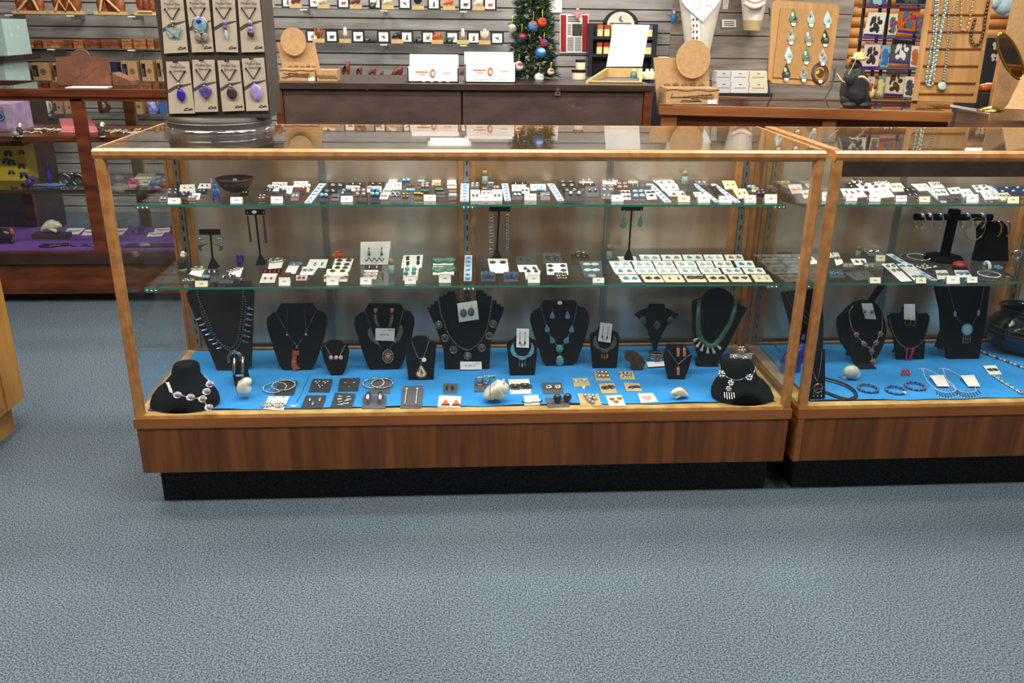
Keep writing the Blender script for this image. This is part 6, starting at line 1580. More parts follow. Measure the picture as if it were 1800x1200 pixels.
giftbox(30,178,55,199,YP,zD,'cardboard box on the mug shelf nearest the lilac box',False)
mug(65,176,90,199,YP,zD,'mug_white','pale grey mug seen through the dark wooden case')
giftbox(92,178,110,199,YP,zD,'cardboard mug box with dark window beside the pale mug')
giftbox(112,178,127,199,YP,zD,'narrow cardboard box behind the case post',False)
mug(168,178,192,197,YP,zD,'mug_red','dark red mug behind the pink folded card')
giftbox(231,174,250,196,YP,zD,'tan cardboard box with round stamp near the purple mug',False)
mug(255,174,278,196,YP,zD,'mug_purple','purple and blue mug near the pendant rack')
t,o,a,e=pbox('small_box','little blue topped box at the end of the mug shelf','box',279,175,293,197,YP,.05,'blue_paint',zD)
# white plaques with animal silhouettes
def beast(b,pl,c,s,k,m):
    n=pl.n*.001
    if k%4==0:
        b.ball(c+n,(s*.3,s*.17,.001),m,8,pl.R);b.ball(c+pl.ex*s*.3+pl.ey*s*.05+n,(s*.12,s*.1,.001),m,8,pl.R)
        for x in(-.22,-.08,.1,.22):b.box(c+pl.ex*s*x-pl.ey*s*.2+n,(s*.07,s*.2,.0015),m,pl.R)
    elif k%4==1:
        b.ball(c+n,(s*.22,s*.12,.001),m,8,pl.R);b.tube([c+pl.ex*s*.15+n,c+pl.ex*s*.25+pl.ey*s*.25+n],s*.05,m,5)
        for x in(-.18,-.05,.1,.17):b.box(c+pl.ex*s*x-pl.ey*s*.2+n,(s*.04,s*.24,.0015),m,pl.R)
        for q in(-.1,.1):b.tube([c+pl.ex*s*.25+pl.ey*s*.25+n,c+pl.ex*s*(.25+q)+pl.ey*s*.4+n],s*.02,m,4)
    elif k%4==2:
        b.tube([c-pl.ex*s*.3+pl.ey*s*.15+n,c+n,c+pl.ex*s*.3-pl.ey*s*.12+n],[s*.03,s*.08,s*.03],m,6);b.tube([c+n,c+pl.ey*s*.25+pl.ex*s*.2+n],[s*.07,s*.02],m,6)
    else:
        b.tube([c-pl.ey*s*.28+pl.ex*s*.1+n,c+n,c+pl.ey*s*.3+pl.ex*s*.12+n],[s*.1,s*.12,s*.06],m,7);b.tube([c-pl.ey*s*.28+pl.ex*s*.1+n,c-pl.ey*s*.3-pl.ex*s*.25+n],[s*.05,s*.02],m,6)
def plaque(u,vt,vb,z,k,m,label):
    Y=YP+.02;a,e=at(u-8.5,vt,'y',Y),at(u+8.5,vb,'y',Y);a.z+=z-e.z;e.z=z;o=V(((a.x+e.x)/2,Y,z))
    t=thing('picture_plaque',label,'plaque',o);f=.012
    b=B(o);b.bb((a.x-f,Y+.004,z),(e.x+f,Y+.03,a.z+f),'plaque_black');b.build('frame',t)
    b=B(o);b.bb((a.x,Y,z+f*.8),(e.x,Y+.005,a.z),'white_card');b.build('print',t)
    b=B(o);pl=PL((o.x,Y-.0005,(z+a.z)/2+.004),90);beast(b,pl,pl.p,(e.x-a.x)*.8,k,m);b.build('silhouette',t)
AN=('bear','deer','flying bird','perched animal')
cn={'print_dark':'dark','print_green':'green','print_red':'red','print_blue':'blue'}
PF_=[(549,1,'print_green'),(583,0,'print_dark'),(629.5,0,'print_dark'),(674,2,'print_dark'),(715,3,'print_dark'),(752,1,'print_dark'),(795,0,'print_blue'),(832.5,3,'print_dark'),(874,2,'print_dark')]
for i,(u,k,m)in enumerate(PF_):plaque(u,55,74,zF,k,m,'white plaque with %s %s print, %s on the lower plaque shelf'%(cn[m],AN[k],OR[i]))
PE_=[(464,0,'print_dark'),(505.5,3,'print_dark'),(553,2,'print_dark'),(603.5,0,'print_red'),(659,1,'print_dark'),(711.5,2,'print_dark'),(762.5,3,'print_dark'),(818,0,'print_dark'),(861.5,0,'print_red')]
for i,(u,k,m)in enumerate(PE_):plaque(u,-5,14,zE,k,m,'white plaque with %s %s print, %s on the upper plaque shelf'%(cn[m],AN[k],OR[i]))
def blockfig(u,z,k,m,label):
    Y=YP-.01;a,e=at(u-10.5,70,'y',Y),at(u+10.5,77,'y',Y);h=a.z-e.z;o=V(((a.x+e.x)/2,Y+.03,z))
    t=thing('carved_figure',label,'wood carving',o)
    b=B(o);b.bb((a.x,Y,z),(e.x,Y+.06,z+h),'block_pine');b.build('pine_block',t)
    s=.05;q=o+V((0,0,h))
    if k==0:J=[(q+V((0,0,.03)),.016),(q+V((0,0,.055)),.014),(q+V((.008,0,.072)),.009),(q+V((-.02,0,.03)),.008),(q+V((-.024,0,.06)),.005),(q+V((.02,0,.035)),.008),(q+V((.024,0,.062)),.005),(q+V((0,0,.004)),.01)];E_=[(7,0),(0,1),(1,2),(0,3),(3,4),(0,5),(5,6)]
    elif k==1:J=[(q+V((-.02,0,.03)),.016),(q+V((.012,0,.032)),.015),(q+V((.034,0,.028)),.009),(q+V((-.026,0,.004)),.007),(q+V((.014,0,.004)),.007)];E_=[(0,1),(1,2),(0,3),(1,4)]
    else:J=[(q+V((0,0,.01)),.016),(q+V((0,0,.04)),.013),(q+V((0,0,.064)),.01),(q+V((0,0,.074)),.008)];E_=[(0,1),(1,2),(2,3)]
    part_of(skin('figure',o,J,E_,m,1),t)
FG=('eagle with raised wings','four legged animal','upright figure')
for u,k,m,lb in((560,0,'carving_wood','brown'),(606.5,2,'bone','first pale'),(698,1,'onyx','grey'),(768.5,1,'orange_paint','orange'),(813.5,2,'bone','second pale'),(852,0,'bone','white and brown')):
    blockfig(u,zF,k,m,'%s carved %s on a pine block, lower plaque shelf'%(lb,FG[k]))
for i,(u,k,m,lb)in enumerate(((476,0,'carving_wood','brown and white'),(524,1,'rose_wood','red brown'),(572,1,'bone','cream'),(628,1,'rose_wood','reddish running'),(683.5,1,'bone','white galloping'),(736,0,'onyx','dark'),(790,1,'orange_paint','orange'),(841.5,1,'bone','white walking'))):
    blockfig(u,zE,k,m,'%s carved %s on a pine block, upper plaque shelf'%(lb,FG[k]))
for u,z,lb in((645,zF,'beside the third lower plaque'),(737,zF,'between the fifth and sixth lower plaques'),(790,zF,'in front of the blue bear plaque'),(657,zE,'on the upper plaque shelf')):
    c=at(u,70,'y',YP);c=V((c.x,YP-.01,z));t=thing('engraved_stone','small dark stone with a pale engraved animal, '+lb,'stone',c)
    b=B(c);b.ball(c+V((0,0,.02)),(.024,.012,.02),'onyx',12);b.build('body',t);b=B(c);pl=PL(c+V((0,-.0115,.02)),90);beast(b,pl,pl.p,.034,0,'steel');b.build('engraving',t)
for u,v0,w,k,lb in((476,118,16,1,'small dark'),(587,114,15,1,'low'),(609,104,18,0,'tallest rearing'),(632,111,14,2,'slender upright'),(655,113,17,0,'curled'),(671,122,9,2,'tiny'),(699,113,27,1,'wide double'),(812,117,10,2,'half hidden')):
    c=at(u,130,'y',YP);c=V((c.x,YP,zG));s=w*.0039;h=at(u,v0,'y',YP).z-zG
    t=thing('wood_animal','%s red wood animal carving on the shelf behind the white boxes'%lb,'wood carving',c)
    J=[(c+V((-.25*s,0,h*.5)),s*.2),(c+V((.15*s,0,h*.55)),s*.2),(c+V((.3*s,0,h*.88)),s*.11),(c+V((-.28*s,0,h*.1)),s*.11),(c+V((.2*s,0,h*.1)),s*.11)]
    part_of(skin('body',c,J,[(0,1),(1,2),(0,3),(1,4)],'rose_wood',1),t)
t=thing('wood_sculpture','tall brown carved figure in the shadow beside the pendant rack','wood carving',V((at(473,70,'y',YP).x,YP,zF)));c=t.location
part_of(skin('body',c,[(c+V((0,0,.02)),.035),(c+V((0,0,.09)),.025),(c+V((.02,0,.13)),.016),(c+V((-.03,0,.05)),.02)],[(0,1),(1,2),(0,3)],'rose_wood',1),t)
# ---------------------------------------------------------------- teal and patterned boxes at the picture edge
YB=3.2
for v0,v1,lb,m in((33,98,'pale teal patterned box at the picture edge, upper of two','mint_box'),(108,156,'pale patterned box at the picture edge, standing on the dark wooden case','mint_box')):
    a,e=at(-40,v0,'y',YB),at(14,v1,'y',YB);t=thing('gift_carton',lb,'box',((a.x+e.x)/2,YB,e.z));o=t.location
    b=B(o);b.bb((a.x,YB,e.z),(e.x,YB+.3,a.z),m);b.build('body',t)
    b=B(o);pl=PL((e.x-.05,YB-.001,(a.z+e.z)/2),90)
    for k in range(5):b.ball(pl.loc(-.02*(k%3),.04*(k-2)),(.012,.01,.001),'orange_stone' if v0>50 else 'jade',8,pl.R)
    b.build('printed_pattern',t)
b=B((-2.4,3.2,0));zt_=at(0,158,'y',YB).z;b.bb((-3.4,3.1,0),(at(20,150,'y',YB).x,3.6,zt_-.001),'dark_wood')
solo(b,'stock_cabinet','dark stock cabinet standing behind the wooden case at the picture edge','cabinet')
b=B((-2.4,3.3,0));z1_=at(0,108,'y',YB).z;z2_=at(0,98,'y',YB).z;b.bb((-3.4,3.15,z1_+.0005),(at(15,98,'y',YB).x,3.6,z2_-.0005),'dark_wood');solo(b,'stacked_board','dark board between the two pale patterned boxes','board')
# ---------------------------------------------------------------- on top of the dark wooden case
ZL=zr1+.001
p=at(150,157,'y',2.1);pl=PL((p.x,2.1,ZL),80)
t=thing('carved_board','brown carved landscape display board with a round top on the dark wooden case','display board',pl.p);o=t.location
w=[pl.hit(u,v)for u,v in((99,101),(126,100),(128,93),(135,88),(144,87),(153,89),(158,95),(160,100),(191,101),(197,157),(104,157))]
for q in w[-2:]:q.z=ZL
P('carved_brown','7a4a30',.6,scale=14,col2='623722',bump=.4)
b=B(o);b.prism(w,pl.n*.012,'carved_brown',.002);b.build('board',t)
b=B(o);b.tube([pl.hit(122+8*math.sin(i*.5)+i*3.4,128+9*math.sin(i*.8),.012)for i in range(16)],.004,'carved_brown',5);b.tube([pl.hit(118+i*4.5,141+4*math.sin(i),.012)for i in range(15)],.004,'carved_brown',5);b.tube(circ(pl,pl.hit(143,104,.012),.04,20),.002,'carved_brown',5,True);b.build('relief',t)
a,e=at(196,128,'y',2.12),at(232,154,'y',2.12);b=B(o)
b.prism([V((a.x,2.12,a.z)),V((e.x,2.12,ZL+.02)),V((e.x,2.12,ZL)),V((a.x,2.12,ZL))],V((0,.1,0)),'carved_brown');b.build('side_wedge',t)
p=at(150,157,'y',1.98);b=B((p.x,1.98,ZL));b.bb((at(118,157,'y',1.98).x,1.96,ZL),(at(188,157,'y',1.98).x,2.05,ZL+.002),'white_card');solo(b,'paper_slip','white paper slip lying in front of the brown carved board','paper')
# ---------------------------------------------------------------- inside the dark wooden case
def zsh(v):return at(60,v,'y',YL+.02).z
zs1,zs2,zs3=zsh(240),zsh(333),.2625
def on(u,Y,z):q=at(u,240,'y',Y);return V((q.x,Y,z))
a,e=at(-60,183,'y',2.1),at(26,236,'y',2.1);t=thing('lilac_box','lilac patterned box with a blue round emblem in the dark wooden case','box',((a.x+e.x)/2,2.1,zs1));o=t.location
b=B(o);b.bb((a.x,2.1,zs1),(e.x,2.3,a.z),'lilac_box');b.bb((e.x-.03,2.099,zs1+.01),(e.x,2.1,a.z-.01),'lilac_pale');b.build('body',t)
b=B(o);pl=PL(at(0,204,'y',2.098),90);b.prism(circ(pl,pl.p,.022,18),pl.n*.001,'blue_paint');b.tube(circ(pl,pl.p,.016,16),.0015,'white_card',5,True);b.build('emblem',t)
eagle(zs1,28,216,45,240,'bald eagle figurine beside the lilac box in the dark wooden case')
eagle(zs1,173,214,188,241,'bald eagle figurine just past the pink folded card in the dark wooden case')
lump('turtle_figurine','small grey turtle figurine between the lilac box and eagle',zs1,18,230,34,241,'grey_stone',[('shell',.5,.55,.42,.45,None),('head',.95,.45,.14,.22,'jade'),('leg',.2,.12,.14,.16,'jade'),('leg',.8,.12,.14,.16,'jade')])
def folded(name,label,quad,Y,mat,z,cat='sign'):
    pl=PL((at(quad[6],quad[7],'y',Y).x,Y,z),70);w=[pl.hit(quad[i],quad[i+1])for i in(0,2,4,6)]
    w[2].z=w[3].z=z+.0005;t=thing(name,label,cat,w[3]);b=B(w[3]);b.prism(w,pl.n*.001,mat);b.build('front_flap',t)
    b=B(w[3]);b.prism([w[3],w[2],V((w[2].x,w[2].y-.05,z+.0005)),V((w[3].x,w[3].y-.05,z+.0005))],V((0,0,.001)),mat);b.build('foot_flap',t)
folded('folded_card','bright pink folded card behind the post of the dark wooden case',(103,208,160,208,174,238,112,238),2.12,'hot_pink',zs1)
for k,(u0,u1,lb)in enumerate(((50,85,'beside the eagle'),(92,106,'under the edge of the pink card'),(186,222,'past the second eagle'),(224,255,'in the middle past the second eagle'),(256,292,'by the case end'))):
    c=on((u0+u1)/2,2.08,zs1);t=thing('bead_strands','loose beaded strands laid on the wooden shelf '+lb,'beads',c);w_=at(u1,240,'y',2.08).x-at(u0,240,'y',2.08).x
    for j in range(4):
        b=B(c);b.tube([c+V((w_*(i/8-.5),.04*j-.05+.012*math.sin(i*1.3+j),.004+.004*((i+j)%2)))for i in range(9)],.0035,('bone','brown_bead','gold','white_card')[(j+k)%4],5);b.build('strand',t)
# second shelf
a,e=at(-40,256,'y',2.15),at(55,333,'y',2.15);t=thing('picture_box','yellow box printed with cartoon monster trucks in the dark wooden case','box',((a.x+e.x)/2,2.15,zs2));o=t.location
b=B(o);b.bb((a.x,2.15,zs2),(e.x,2.25,a.z),'yellow_box');b.build('body',t)
for u,v,m,lb in((14,270,'purple_paint',1),(38,268,'green_stone',.7),(20,286,'pewter',1),(11,283,'blue_stone',1),(38,292,'magenta',.9),(20,303,'green_stone',.8),(42,308,'blue_paint',1.1)):
    pl=PL(at(u,v,'y',2.148),90);s=.02*lb;b=B(o);b.ball(pl.loc(0,s*.3),(s,s*.45,.002),m,8,pl.R)
    for x in(-.6,.6):b.ball(pl.loc(s*x,-s*.3,.001),(s*.42,s*.42,.002),'onyx',8,pl.R)
    b.build('printed_truck',t)
c=on(74,2.05,zs2);t=thing('feather_ornament','purple upright feather ornament beside the yellow box','ornament',c);b=B(c);b.ball(c+V((0,0,.055)),(.012,.008,.055),'purple_paint',10);b.build('body',t);b=B(c);b.tube([c+V((0,0,.0)),c+V((.004,0,.11))],.002,'magenta',5);b.build('quill',t)
c=on(38,2.02,zs2);t=thing('figurine_pair','small purple painted toy in front of the yellow box','figurine',c);b=B(c);b.ball(c+V((0,0,.018)),(.022,.014,.018),'purple_paint',10);b.build('body',t);b=B(c);b.ball(c+V((.016,-.004,.034)),.012,'purple_paint',8);b.build('head',t)
t=thing('beaded_band','narrow multicolored beaded band in front of the yellow box','beaded band',on(62,2.0,zs2));c=t.location;b=B(c)
b.tube([c+V((.05,.05,.004)),c+V((-.04,.02,.004)),c+V((-.05,.0,.004)),c+V((.05,.0,.004)),c+V((.09,.03,.004))],.005,'blue_stone',6);b.build('loop',t);b=B(c);beads(b,[c+V((-.045,-.001,.007)),c+V((.085,.028,.007))],.012,.005,'gold',6,'coral');b.build('beads',t)
for i,(u,lb)in enumerate(((100,'nearest the purple feather'),(112,'second from the purple feather'),(124,'third from the purple feather'),(137,'beside the case post'),(147,'half behind the case post'))):
    c=on(u,2.03+.015*(i%2),zs2+.026);b=B(c);R_=.026
    b.tube([c+V((R_*math.cos(q),.012*k_,R_*math.sin(q)))for k_ in(0,)for q in[PI*(-.4+1.75*k/16)for k in range(17)]],.009,'steel' if i%2 else 'dark_silver',6);solo(b,'cuff_bracelet','wide silver cuff standing on the case shelf, '+lb,'bracelet')
for u0,v0,u1,v1,m,lb in((196,301,218,316,'lilac_pale','pale lilac whale tail figurine seen through the long case'),(163,300,176,315,'blue_paint','blue figurine just past the case post'),(262,311,276,323,'blue_stone','blue turtle figurine nearest the magazine stack'),(279,316,296,326,'coral','red turtle figurine between two blue ones'),(280,309,294,317,'sky_stone','pale blue turtle figurine behind the red one'),(294,310,306,320,'blue_stone','blue turtle figurine by the corner standard'),(268,322,284,332,'purple_stone','lilac turtle figurine at the front of the case shelf')):
    lump('turtle_figurine',lb,zs2,u0,v0+4,u1,v1+4,m,[('body',.5,.5,.42,.45,None),('head',.92,.5,.14,.2,None),('tail',.08,.35,.12,.14,None)])
for i in range(6):
    c=on(241+i%2*2,2.08,zs2+.006*i);b=B(c);b.box(c+V((0,.02,.0028)),(.1-.004*i,.13,.0052),('white_box','mint_box','cream_card')[i%3],MX.Rotation(.2*((i%3)-1),3,'Z'));solo(b,'booklet','thin booklet in the stack on the case shelf, %s'%('lowest','second from below','third from below','fourth from below','fifth from below','topmost')[i],'booklet')
c=on(222,2.03,zs2);b=B(c);rosette(b,PL(c+V((0,0,.012)),60),c+V((0,0,.014)),.03,'magenta');solo(b,'cloth_flower','magenta flower beside the booklet stack','ornament')
# purple deck
lump('beaded_turtle','dark beaded turtle with an orange head on the purple cloth',zs3,-10,399,27,428,'onyx',[('shell',.45,.5,.5,.45,None),('head',.98,.75,.12,.2,'orange_paint'),('spot',.5,.85,.1,.1,'coral'),('spot',.3,.75,.08,.08,'turquoise'),('leg',.2,.12,.14,.14,None),('leg',.8,.12,.14,.14,None)])
c=on(60,2.16,zs3);b=B(c);b.box(c+V((0,0,.012)),(.17,.06,.024),'eagle_brown');solo(b,'driftwood','dark wood slab on the purple cloth under the white animal','wood')
bearstone('bear_carving','white lying animal carving on the dark wood slab',c+V((0,0,.0245)),.11,'bone',1,-8)
for q,lb in(((120,401,150,401,138,412,110,412),'nearest the white animal'),((150,404,172,403,168,413,143,414),'crossed by the case post'),((205,402,226,401,214,413,184,413),'just past the case post'),((273,402,302,400,296,408,270,409),'by the corner standard'),((262,409,290,408,284,415,258,416),'in front of another by the corner standard')):
    pl=PL((0,2.1,zs3),3);w=[at(q[i],q[i+1],'z',zs3+.001)for i in(0,2,4,6)]
    for k_ in w:k_.y=min(max(k_.y,1.94),2.38)
    t=thing('jewelry_card','white jewelry card on the purple cloth, '+lb,'jewelry card',w[3]);b=B(w[3]);b.prism(w,V((0,0,.001)),'white_card');b.build('card',t)
    b=B(w[3]);m_=sum(w,V())/4;b.tube([m_+V((-.03,.01,.003)),m_+V((0,-.01,.004)),m_+V((.03,.012,.003))],.002,'dark_silver',5);b.build('chain',t)
for u,lb in((100,'below the white animal'),(126,'below the first white card'),(146,'beside the case post'),(190,'past the case post')):
    c=on(u,1.97,zs3);b=B(c);b.tube([c+V((-.04,.03,.003)),c+V((-.01,.0,.004)),c+V((.02,.012,.004)),c+V((.04,.035,.003))],.0026,'dark_silver',5);b.ball(c+V((-.04,.03,.006)),.007,'pewter',8);solo(b,'silver_pin','slim silver pin on the purple cloth '+lb,'jewelry')
for u0,u1,m,lb in((225,242,'purple_stone','lilac elephant figurine on the purple cloth, farther from the corner standard'),(240,257,'purple_paint','purple elephant figurine on the purple cloth beside the lilac one'),(297,312,'rose_wood','brown animal figurine on the purple cloth by the corner standard')):
    lump('elephant_figurine',lb,zs3,u0,394,u1,411,m,[('body',.45,.55,.4,.36,None),('head',.85,.65,.2,.22,None),('leg',.2,.16,.12,.2,None),('leg',.65,.16,.12,.2,None)])
c=on(60,1.98,zs3);b=B(c);b.tube([c+V((.06*math.cos(i),.03*math.sin(i*1.3),.006))for i in range(12)],.005,'onyx',6);solo(b,'dark_bracelets','tangle of dark woven bracelets on the purple cloth beside the beaded turtle','bracelet')
c=on(250,1.96,zs3);b=B(c);b.box(c+V((0,.02,.004)),(.3,.06,.008),'navy_card');b.ball(c+V((-.06,.0,.012)),(.03,.015,.01),'grey_stone',10);solo(b,'jewelry_tray','dark blue tray with a grey stone at the front of the purple cloth','tray')
# ---------------------------------------------------------------- on the scuffed counter
ZT=TOPT+.0005
def kraft_display(u0,u1,vb,vt,vbox,cu,cv,cr,Y,z,label,tagd=True):
    a,e=at(u0,vbox,'y',Y),at(u1,vb,'y',Y);t=thing('cardboard_display',label,'display box',((a.x+e.x)/2,Y,z));o=t.location;h=a.z-e.z
    b=B(o);b.bb((a.x,Y,z),(e.x,Y+.13,z+h),'kraft');b.build('tray',t)
    k=e.x-a.x;zt_=at(cu,vt,'y',Y+.12).z;pl=PL((a.x,Y+.128,z),88)
    b=B(o);b.prism([V((a.x-.006,Y+.132,z)),V((e.x+.006,Y+.132,z)),V((e.x+.004-.02,Y+.14,zt_)),V((a.x-.03,Y+.14,zt_))],V((0,.004,0)),'kraft');b.build('back_panel',t)
    c=at(cu,cv,'y',Y+.125);r=at(cu+cr,cv,'y',Y+.125).x-c.x;pl=PL(c,87);b=B(o);b.prism(circ(pl,c,r,32,r*1.06),pl.n*.006,'kraft');b.build('round_header',t)
    b=B(o);rr=random.Random(int(u0))
    for i in range(14):b.ball((a.x+k*(.04+.92*i/13),Y-.0005,z+h*(.9+.04*math.sin(i))),(k*.05,.001,h*.06),'kraft_print',8)
    for i in range(7):b.tube([(a.x+k*rr.uniform(.05,.95),Y-.001,z+h*rr.uniform(.15,.7))for _ in range(3)],.0015,'kraft_print',4)
    for i in range(5):b.ball((a.x+k*(.15+.17*i),Y+.131,z+h+k*(.02+.015*(i%2))),(k*.06,.001,k*.03),'kraft_print',8)
    b.build('animal_print',t)
    if tagd:
        b=B(o);b.bb((e.x-k*.2,Y-.002,z+h*.03),(e.x-k*.03,Y,z+h*.3),'white_card');b.build('price_sticker',t)
kraft_display(491,555,144,75,123,516,73,22.5,1.38,ZT,'tan cardboard counter display with a round header, on the scuffed counter')
t,o,a,e=pbox('cardboard_box','small tan cardboard box beside the round headed display on the scuffed counter','box',556,123,593,144,1.38,.1,'kraft',ZT)
b=B(o);[b.ball((a.x+(e.x-a.x)*(.1+.8*i/7),1.3795,a.z-.022-.006*(i%2)),(.012,.001,.005),'kraft_print',8)for i in range(8)];b.build('animal_print',t)
for u0,u1,vt,vm,lb in((716,806,95,119,'nearer the cardboard display'),(817,907,91,112,'nearer the small decorated tree')):
    Y=1.36;a,e=at(u0,vm,'y',Y),at(u1,145,'y',Y);t=thing('white_box','white open lidded box with an orange swirl logo, '+lb,'box',((a.x+e.x)/2,Y,ZT));o=t.location
    b=B(o)
    for x0,x1,y0,y1 in((a.x,e.x,Y,Y+.004),(a.x,e.x,Y+.17,Y+.174),(a.x,a.x+.004,Y,Y+.174),(e.x-.004,e.x,Y,Y+.174)):b.bb((x0,y0,ZT),(x1,y1,a.z),'white_box')
    b.bb((a.x,Y,ZT),(e.x,Y+.174,ZT+.004),'white_box');b.build('body',t)
    zl=at(u0,vt,'y',Y+.2).z;b=B(o);b.prism([V((a.x,Y+.172,a.z)),V((e.x,Y+.172,a.z)),V((e.x,Y+.2,zl)),V((a.x,Y+.2,zl))],V((0,.004,0)),'lid_grey');b.build('lid',t)
    w=e.x-a.x;pl=PL((a.x+w*.5,Y-.0005,(ZT+a.z)/2),90);b=B(o)
    b.tube([pl.loc(.012*math.cos(q)*(1-i/30),.006+.016*math.sin(q)*(1-i/40))for i,q in enumerate([PI*(.35+1.6*k/18)for k in range(19)])],[.002+.002*math.sin(PI*k/18)for k in range(19)],'logo_orange',6);b.tube([pl.loc(-.004,.026),pl.loc(.006,.014),pl.loc(.01,.002)],[.0008,.003,.0008],'logo_orange',6);b.build('swirl_logo',t)
    b=B(o)
    for k in range(16):b.ball(pl.loc(-w*.33+w*.0155*k,.012),(.0022,.003+.001*(k%8==0),.0004),'logo_orange',6,pl.R)
    for k in range(9):b.ball(pl.loc(-w*.27+w*.015*k,.002),(.002,.0016,.0004),'logo_orange',6,pl.R)
    for k in range(26):b.ball(pl.loc(-w*.3+w*.025*k,-.022+.002*math.sin(k)),(.004,.0022,.0004),'cream_card',6,pl.R)
    b.tube([pl.loc(w*(.2+.02*k),.008+.003*math.sin(k*2.1))for k in range(8)],.0007,'ink',4);b.build('faint_print',t)
# small decorated tree
c=at(934,145,'y',1.63);c=V((c.x,1.63,ZT));t=thing('christmas_tree','small green artificial tree hung with painted baubles on the scuffed counter','tree',c)
ht=at(930,-60,'y',1.63).z-ZT;rb=at(978,140,'y',1.63).x-c.x
b=B(c);b.cyl(c,c+V((0,0,ht*.95)),.012,'bark',.004);b.build('trunk',t)
b=B(c);rr=random.Random(3)
for i in range(1150):
    f=rr.random()**1.15;r=rb*(1.02-f*.62)*rr.uniform(.3,1.0);a=rr.uniform(0,2*PI);q=c+V((r*math.cos(a),r*.8*math.sin(a),ht*f*.98+.01));d=V((math.cos(a),math.sin(a)*.8,rr.uniform(-.25,.5))).normalized()
    e=d.cross(V((0,0,1))).normalized();L=rr.uniform(.026,.042)
    for k in range(6):
        s=(d+e*rr.uniform(-.7,.7)+V((0,0,rr.uniform(-.6,.6)))).normalized();g=s.cross(d+V((.01,.02,.03))).normalized()*.0034
        b.add([q-g,q+g,q+s*L],[(0,1,2)],'pine_needle')
b.build('needles',t)
for u,v,r,m,m2,lb in((900,50,8,'jade','pink_stone','olive green bauble with a pink patch on the tree'),(937,46,9,'blue_stone','coral','pale blue bauble with tiny figures, topmost on the tree'),(953,39,8,'orange_paint','red_bead','orange red bauble beside the topmost blue one'),(917,67,9,'navy_card','red_bead','navy and red bauble in the middle of the tree'),(956,76,7,'red_bead','purple_paint','red and purple bauble above the bright blue one'),(950,93,10,'blue_paint','sky_stone','bright blue bauble on the tree side'),(912,116,8,'pearl','red_bead','white and red bauble low on the tree beside the white box'),(948,136,8.5,'pearl','pale_stone','silvery white bauble at the foot of the tree'),(968,126,6,'bone','red_bead','small snowman ornament low on the tree')):
    q=at(u,v,'y',1.63-rb*.75);k=(at(u+r,v,'y',q.y).x-q.x);t=thing('tree_bauble',lb,'ornament',q)
    b=B(q);b.ball(q,k,m,14);b.build('ball',t);b=B(q);b.ball(q+V((.1*k,-.35*k,.28*k)),(k*.78,k*.7,k*.55),m2,12);b.build('painted_patch',t)
    b=B(q);b.cyl(q+V((0,0,k*.95)),q+V((0,0,k*1.2)),k*.18,'gold');b.tube([q+V((0,0,k*1.2)),q+V((.002,.01,k*2.6))],.0012,'gold',4);b.build('cap_and_string',t)
# paper notices on the wall
def notice(quad,Y,label,mat,name='paper_notice'):
    pl=PL((0,Y,0),90);w=[pl.hit(quad[i],quad[i+1])for i in(0,2,4,6)];t=thing(name,label,'notice',sum(w,V())/4);b=B(t.location);b.prism(w,V((0,.002,0)),mat);b.build('sheet',t);return t,w
YW=WY-.012
def sub(t,w,s0,t0,s1,t1,m,nm_,off=.0015):
    g=lambda s,q:w[3].lerp(w[2],s).lerp(w[0].lerp(w[1],s),q)-V((0,off,0));b=B(t.location);b.prism([g(s0,t1),g(s1,t1),g(s1,t0),g(s0,t0)],V((0,.001,0)),m);return b.build(nm_,t)
t,w=notice((984,24,1035,25,1034,93,984,93),YW,'framed newspaper clipping with red side borders on the slat wall','pinkish_tag')
sub(t,w,.03,.03,.22,.97,'red_bead','red_border');sub(t,w,.78,.03,.97,.97,'red_bead','red_border');sub(t,w,.23,.03,.77,.97,'white_card','clipping');sub(t,w,.43,.44,.77,.75,'pewter','press_photo',.003)
for k in range(11):sub(t,w,.26,.06+.033*k,.48,.075+.033*k,'grey_card','text_line',.003);sub(t,w,.52,.06+.033*k,.75,.075+.033*k,'grey_card','text_line',.003)
for k in range(3):sub(t,w,.27,.8+.055*k,.72-.08*k,.83+.055*k,'ink','headline',.003)
for k in range(9):sub(t,w,.26,.46+.033*k,.4,.475+.033*k,'grey_card','text_line',.003)
t,w=notice((944,-22,988,-22,988,22,945,22),YW,'white notice with small orange flowers beside the tree top','white_card')
for k in range(7):sub(t,w,.25+.07*k,.14+.04*(k%2),.3+.07*k,.22+.04*(k%2),('orange_stone','red_bead','jade')[k%3],'printed_flower')
for k in range(3):sub(t,w,.3,.36+.09*k,.7,.39+.09*k,'ink','text_line')
t,w=notice((1269,34,1294,34.5,1294,48,1269,48),YW,'small white price notice between the two cream display necks','white_card')
for k in range(3):sub(t,w,.15,.2+.24*k,.85,.3+.24*k,'grey_card','text_line')
# cream rack of hand soaps
Y=WY-.116;a,e=at(1036,41,'y',Y),at(1150,146,'y',Y)
t=thing('soap_rack','black wooden rack with an arched top holding creams and soaps','rack',((a.x+e.x)/2,Y,e.z));o=t.location
b=B(o);b.bb((a.x,Y+.1,e.z),(e.x,Y+.115,a.z),'plaque_black')
for x in(a.x,e.x-.03):b.bb((x,Y,e.z),(x+.03,Y+.115,a.z),'plaque_black')
b.build('frame',t)
zz=[at(1090,v,'y',Y).z for v in(64,95)]+[e.z]
for z in zz:
    b=B(o);b.bb((a.x+.03,Y,z-.02),(e.x-.03,Y+.1,z),'plaque_black');b.build('shelf',t)
c=at(1091,44,'y',Y+.1);r=at(1115,44,'y',Y+.1).x-c.x;pl=PL(c,90)
b=B(o);b.prism([pl.loc(r*1.3*math.cos(q),r*1.05*math.sin(q))for q in[PI*k/20 for k in range(21)]],V((0,.012,0)),'plaque_black');b.build('arched_top',t)
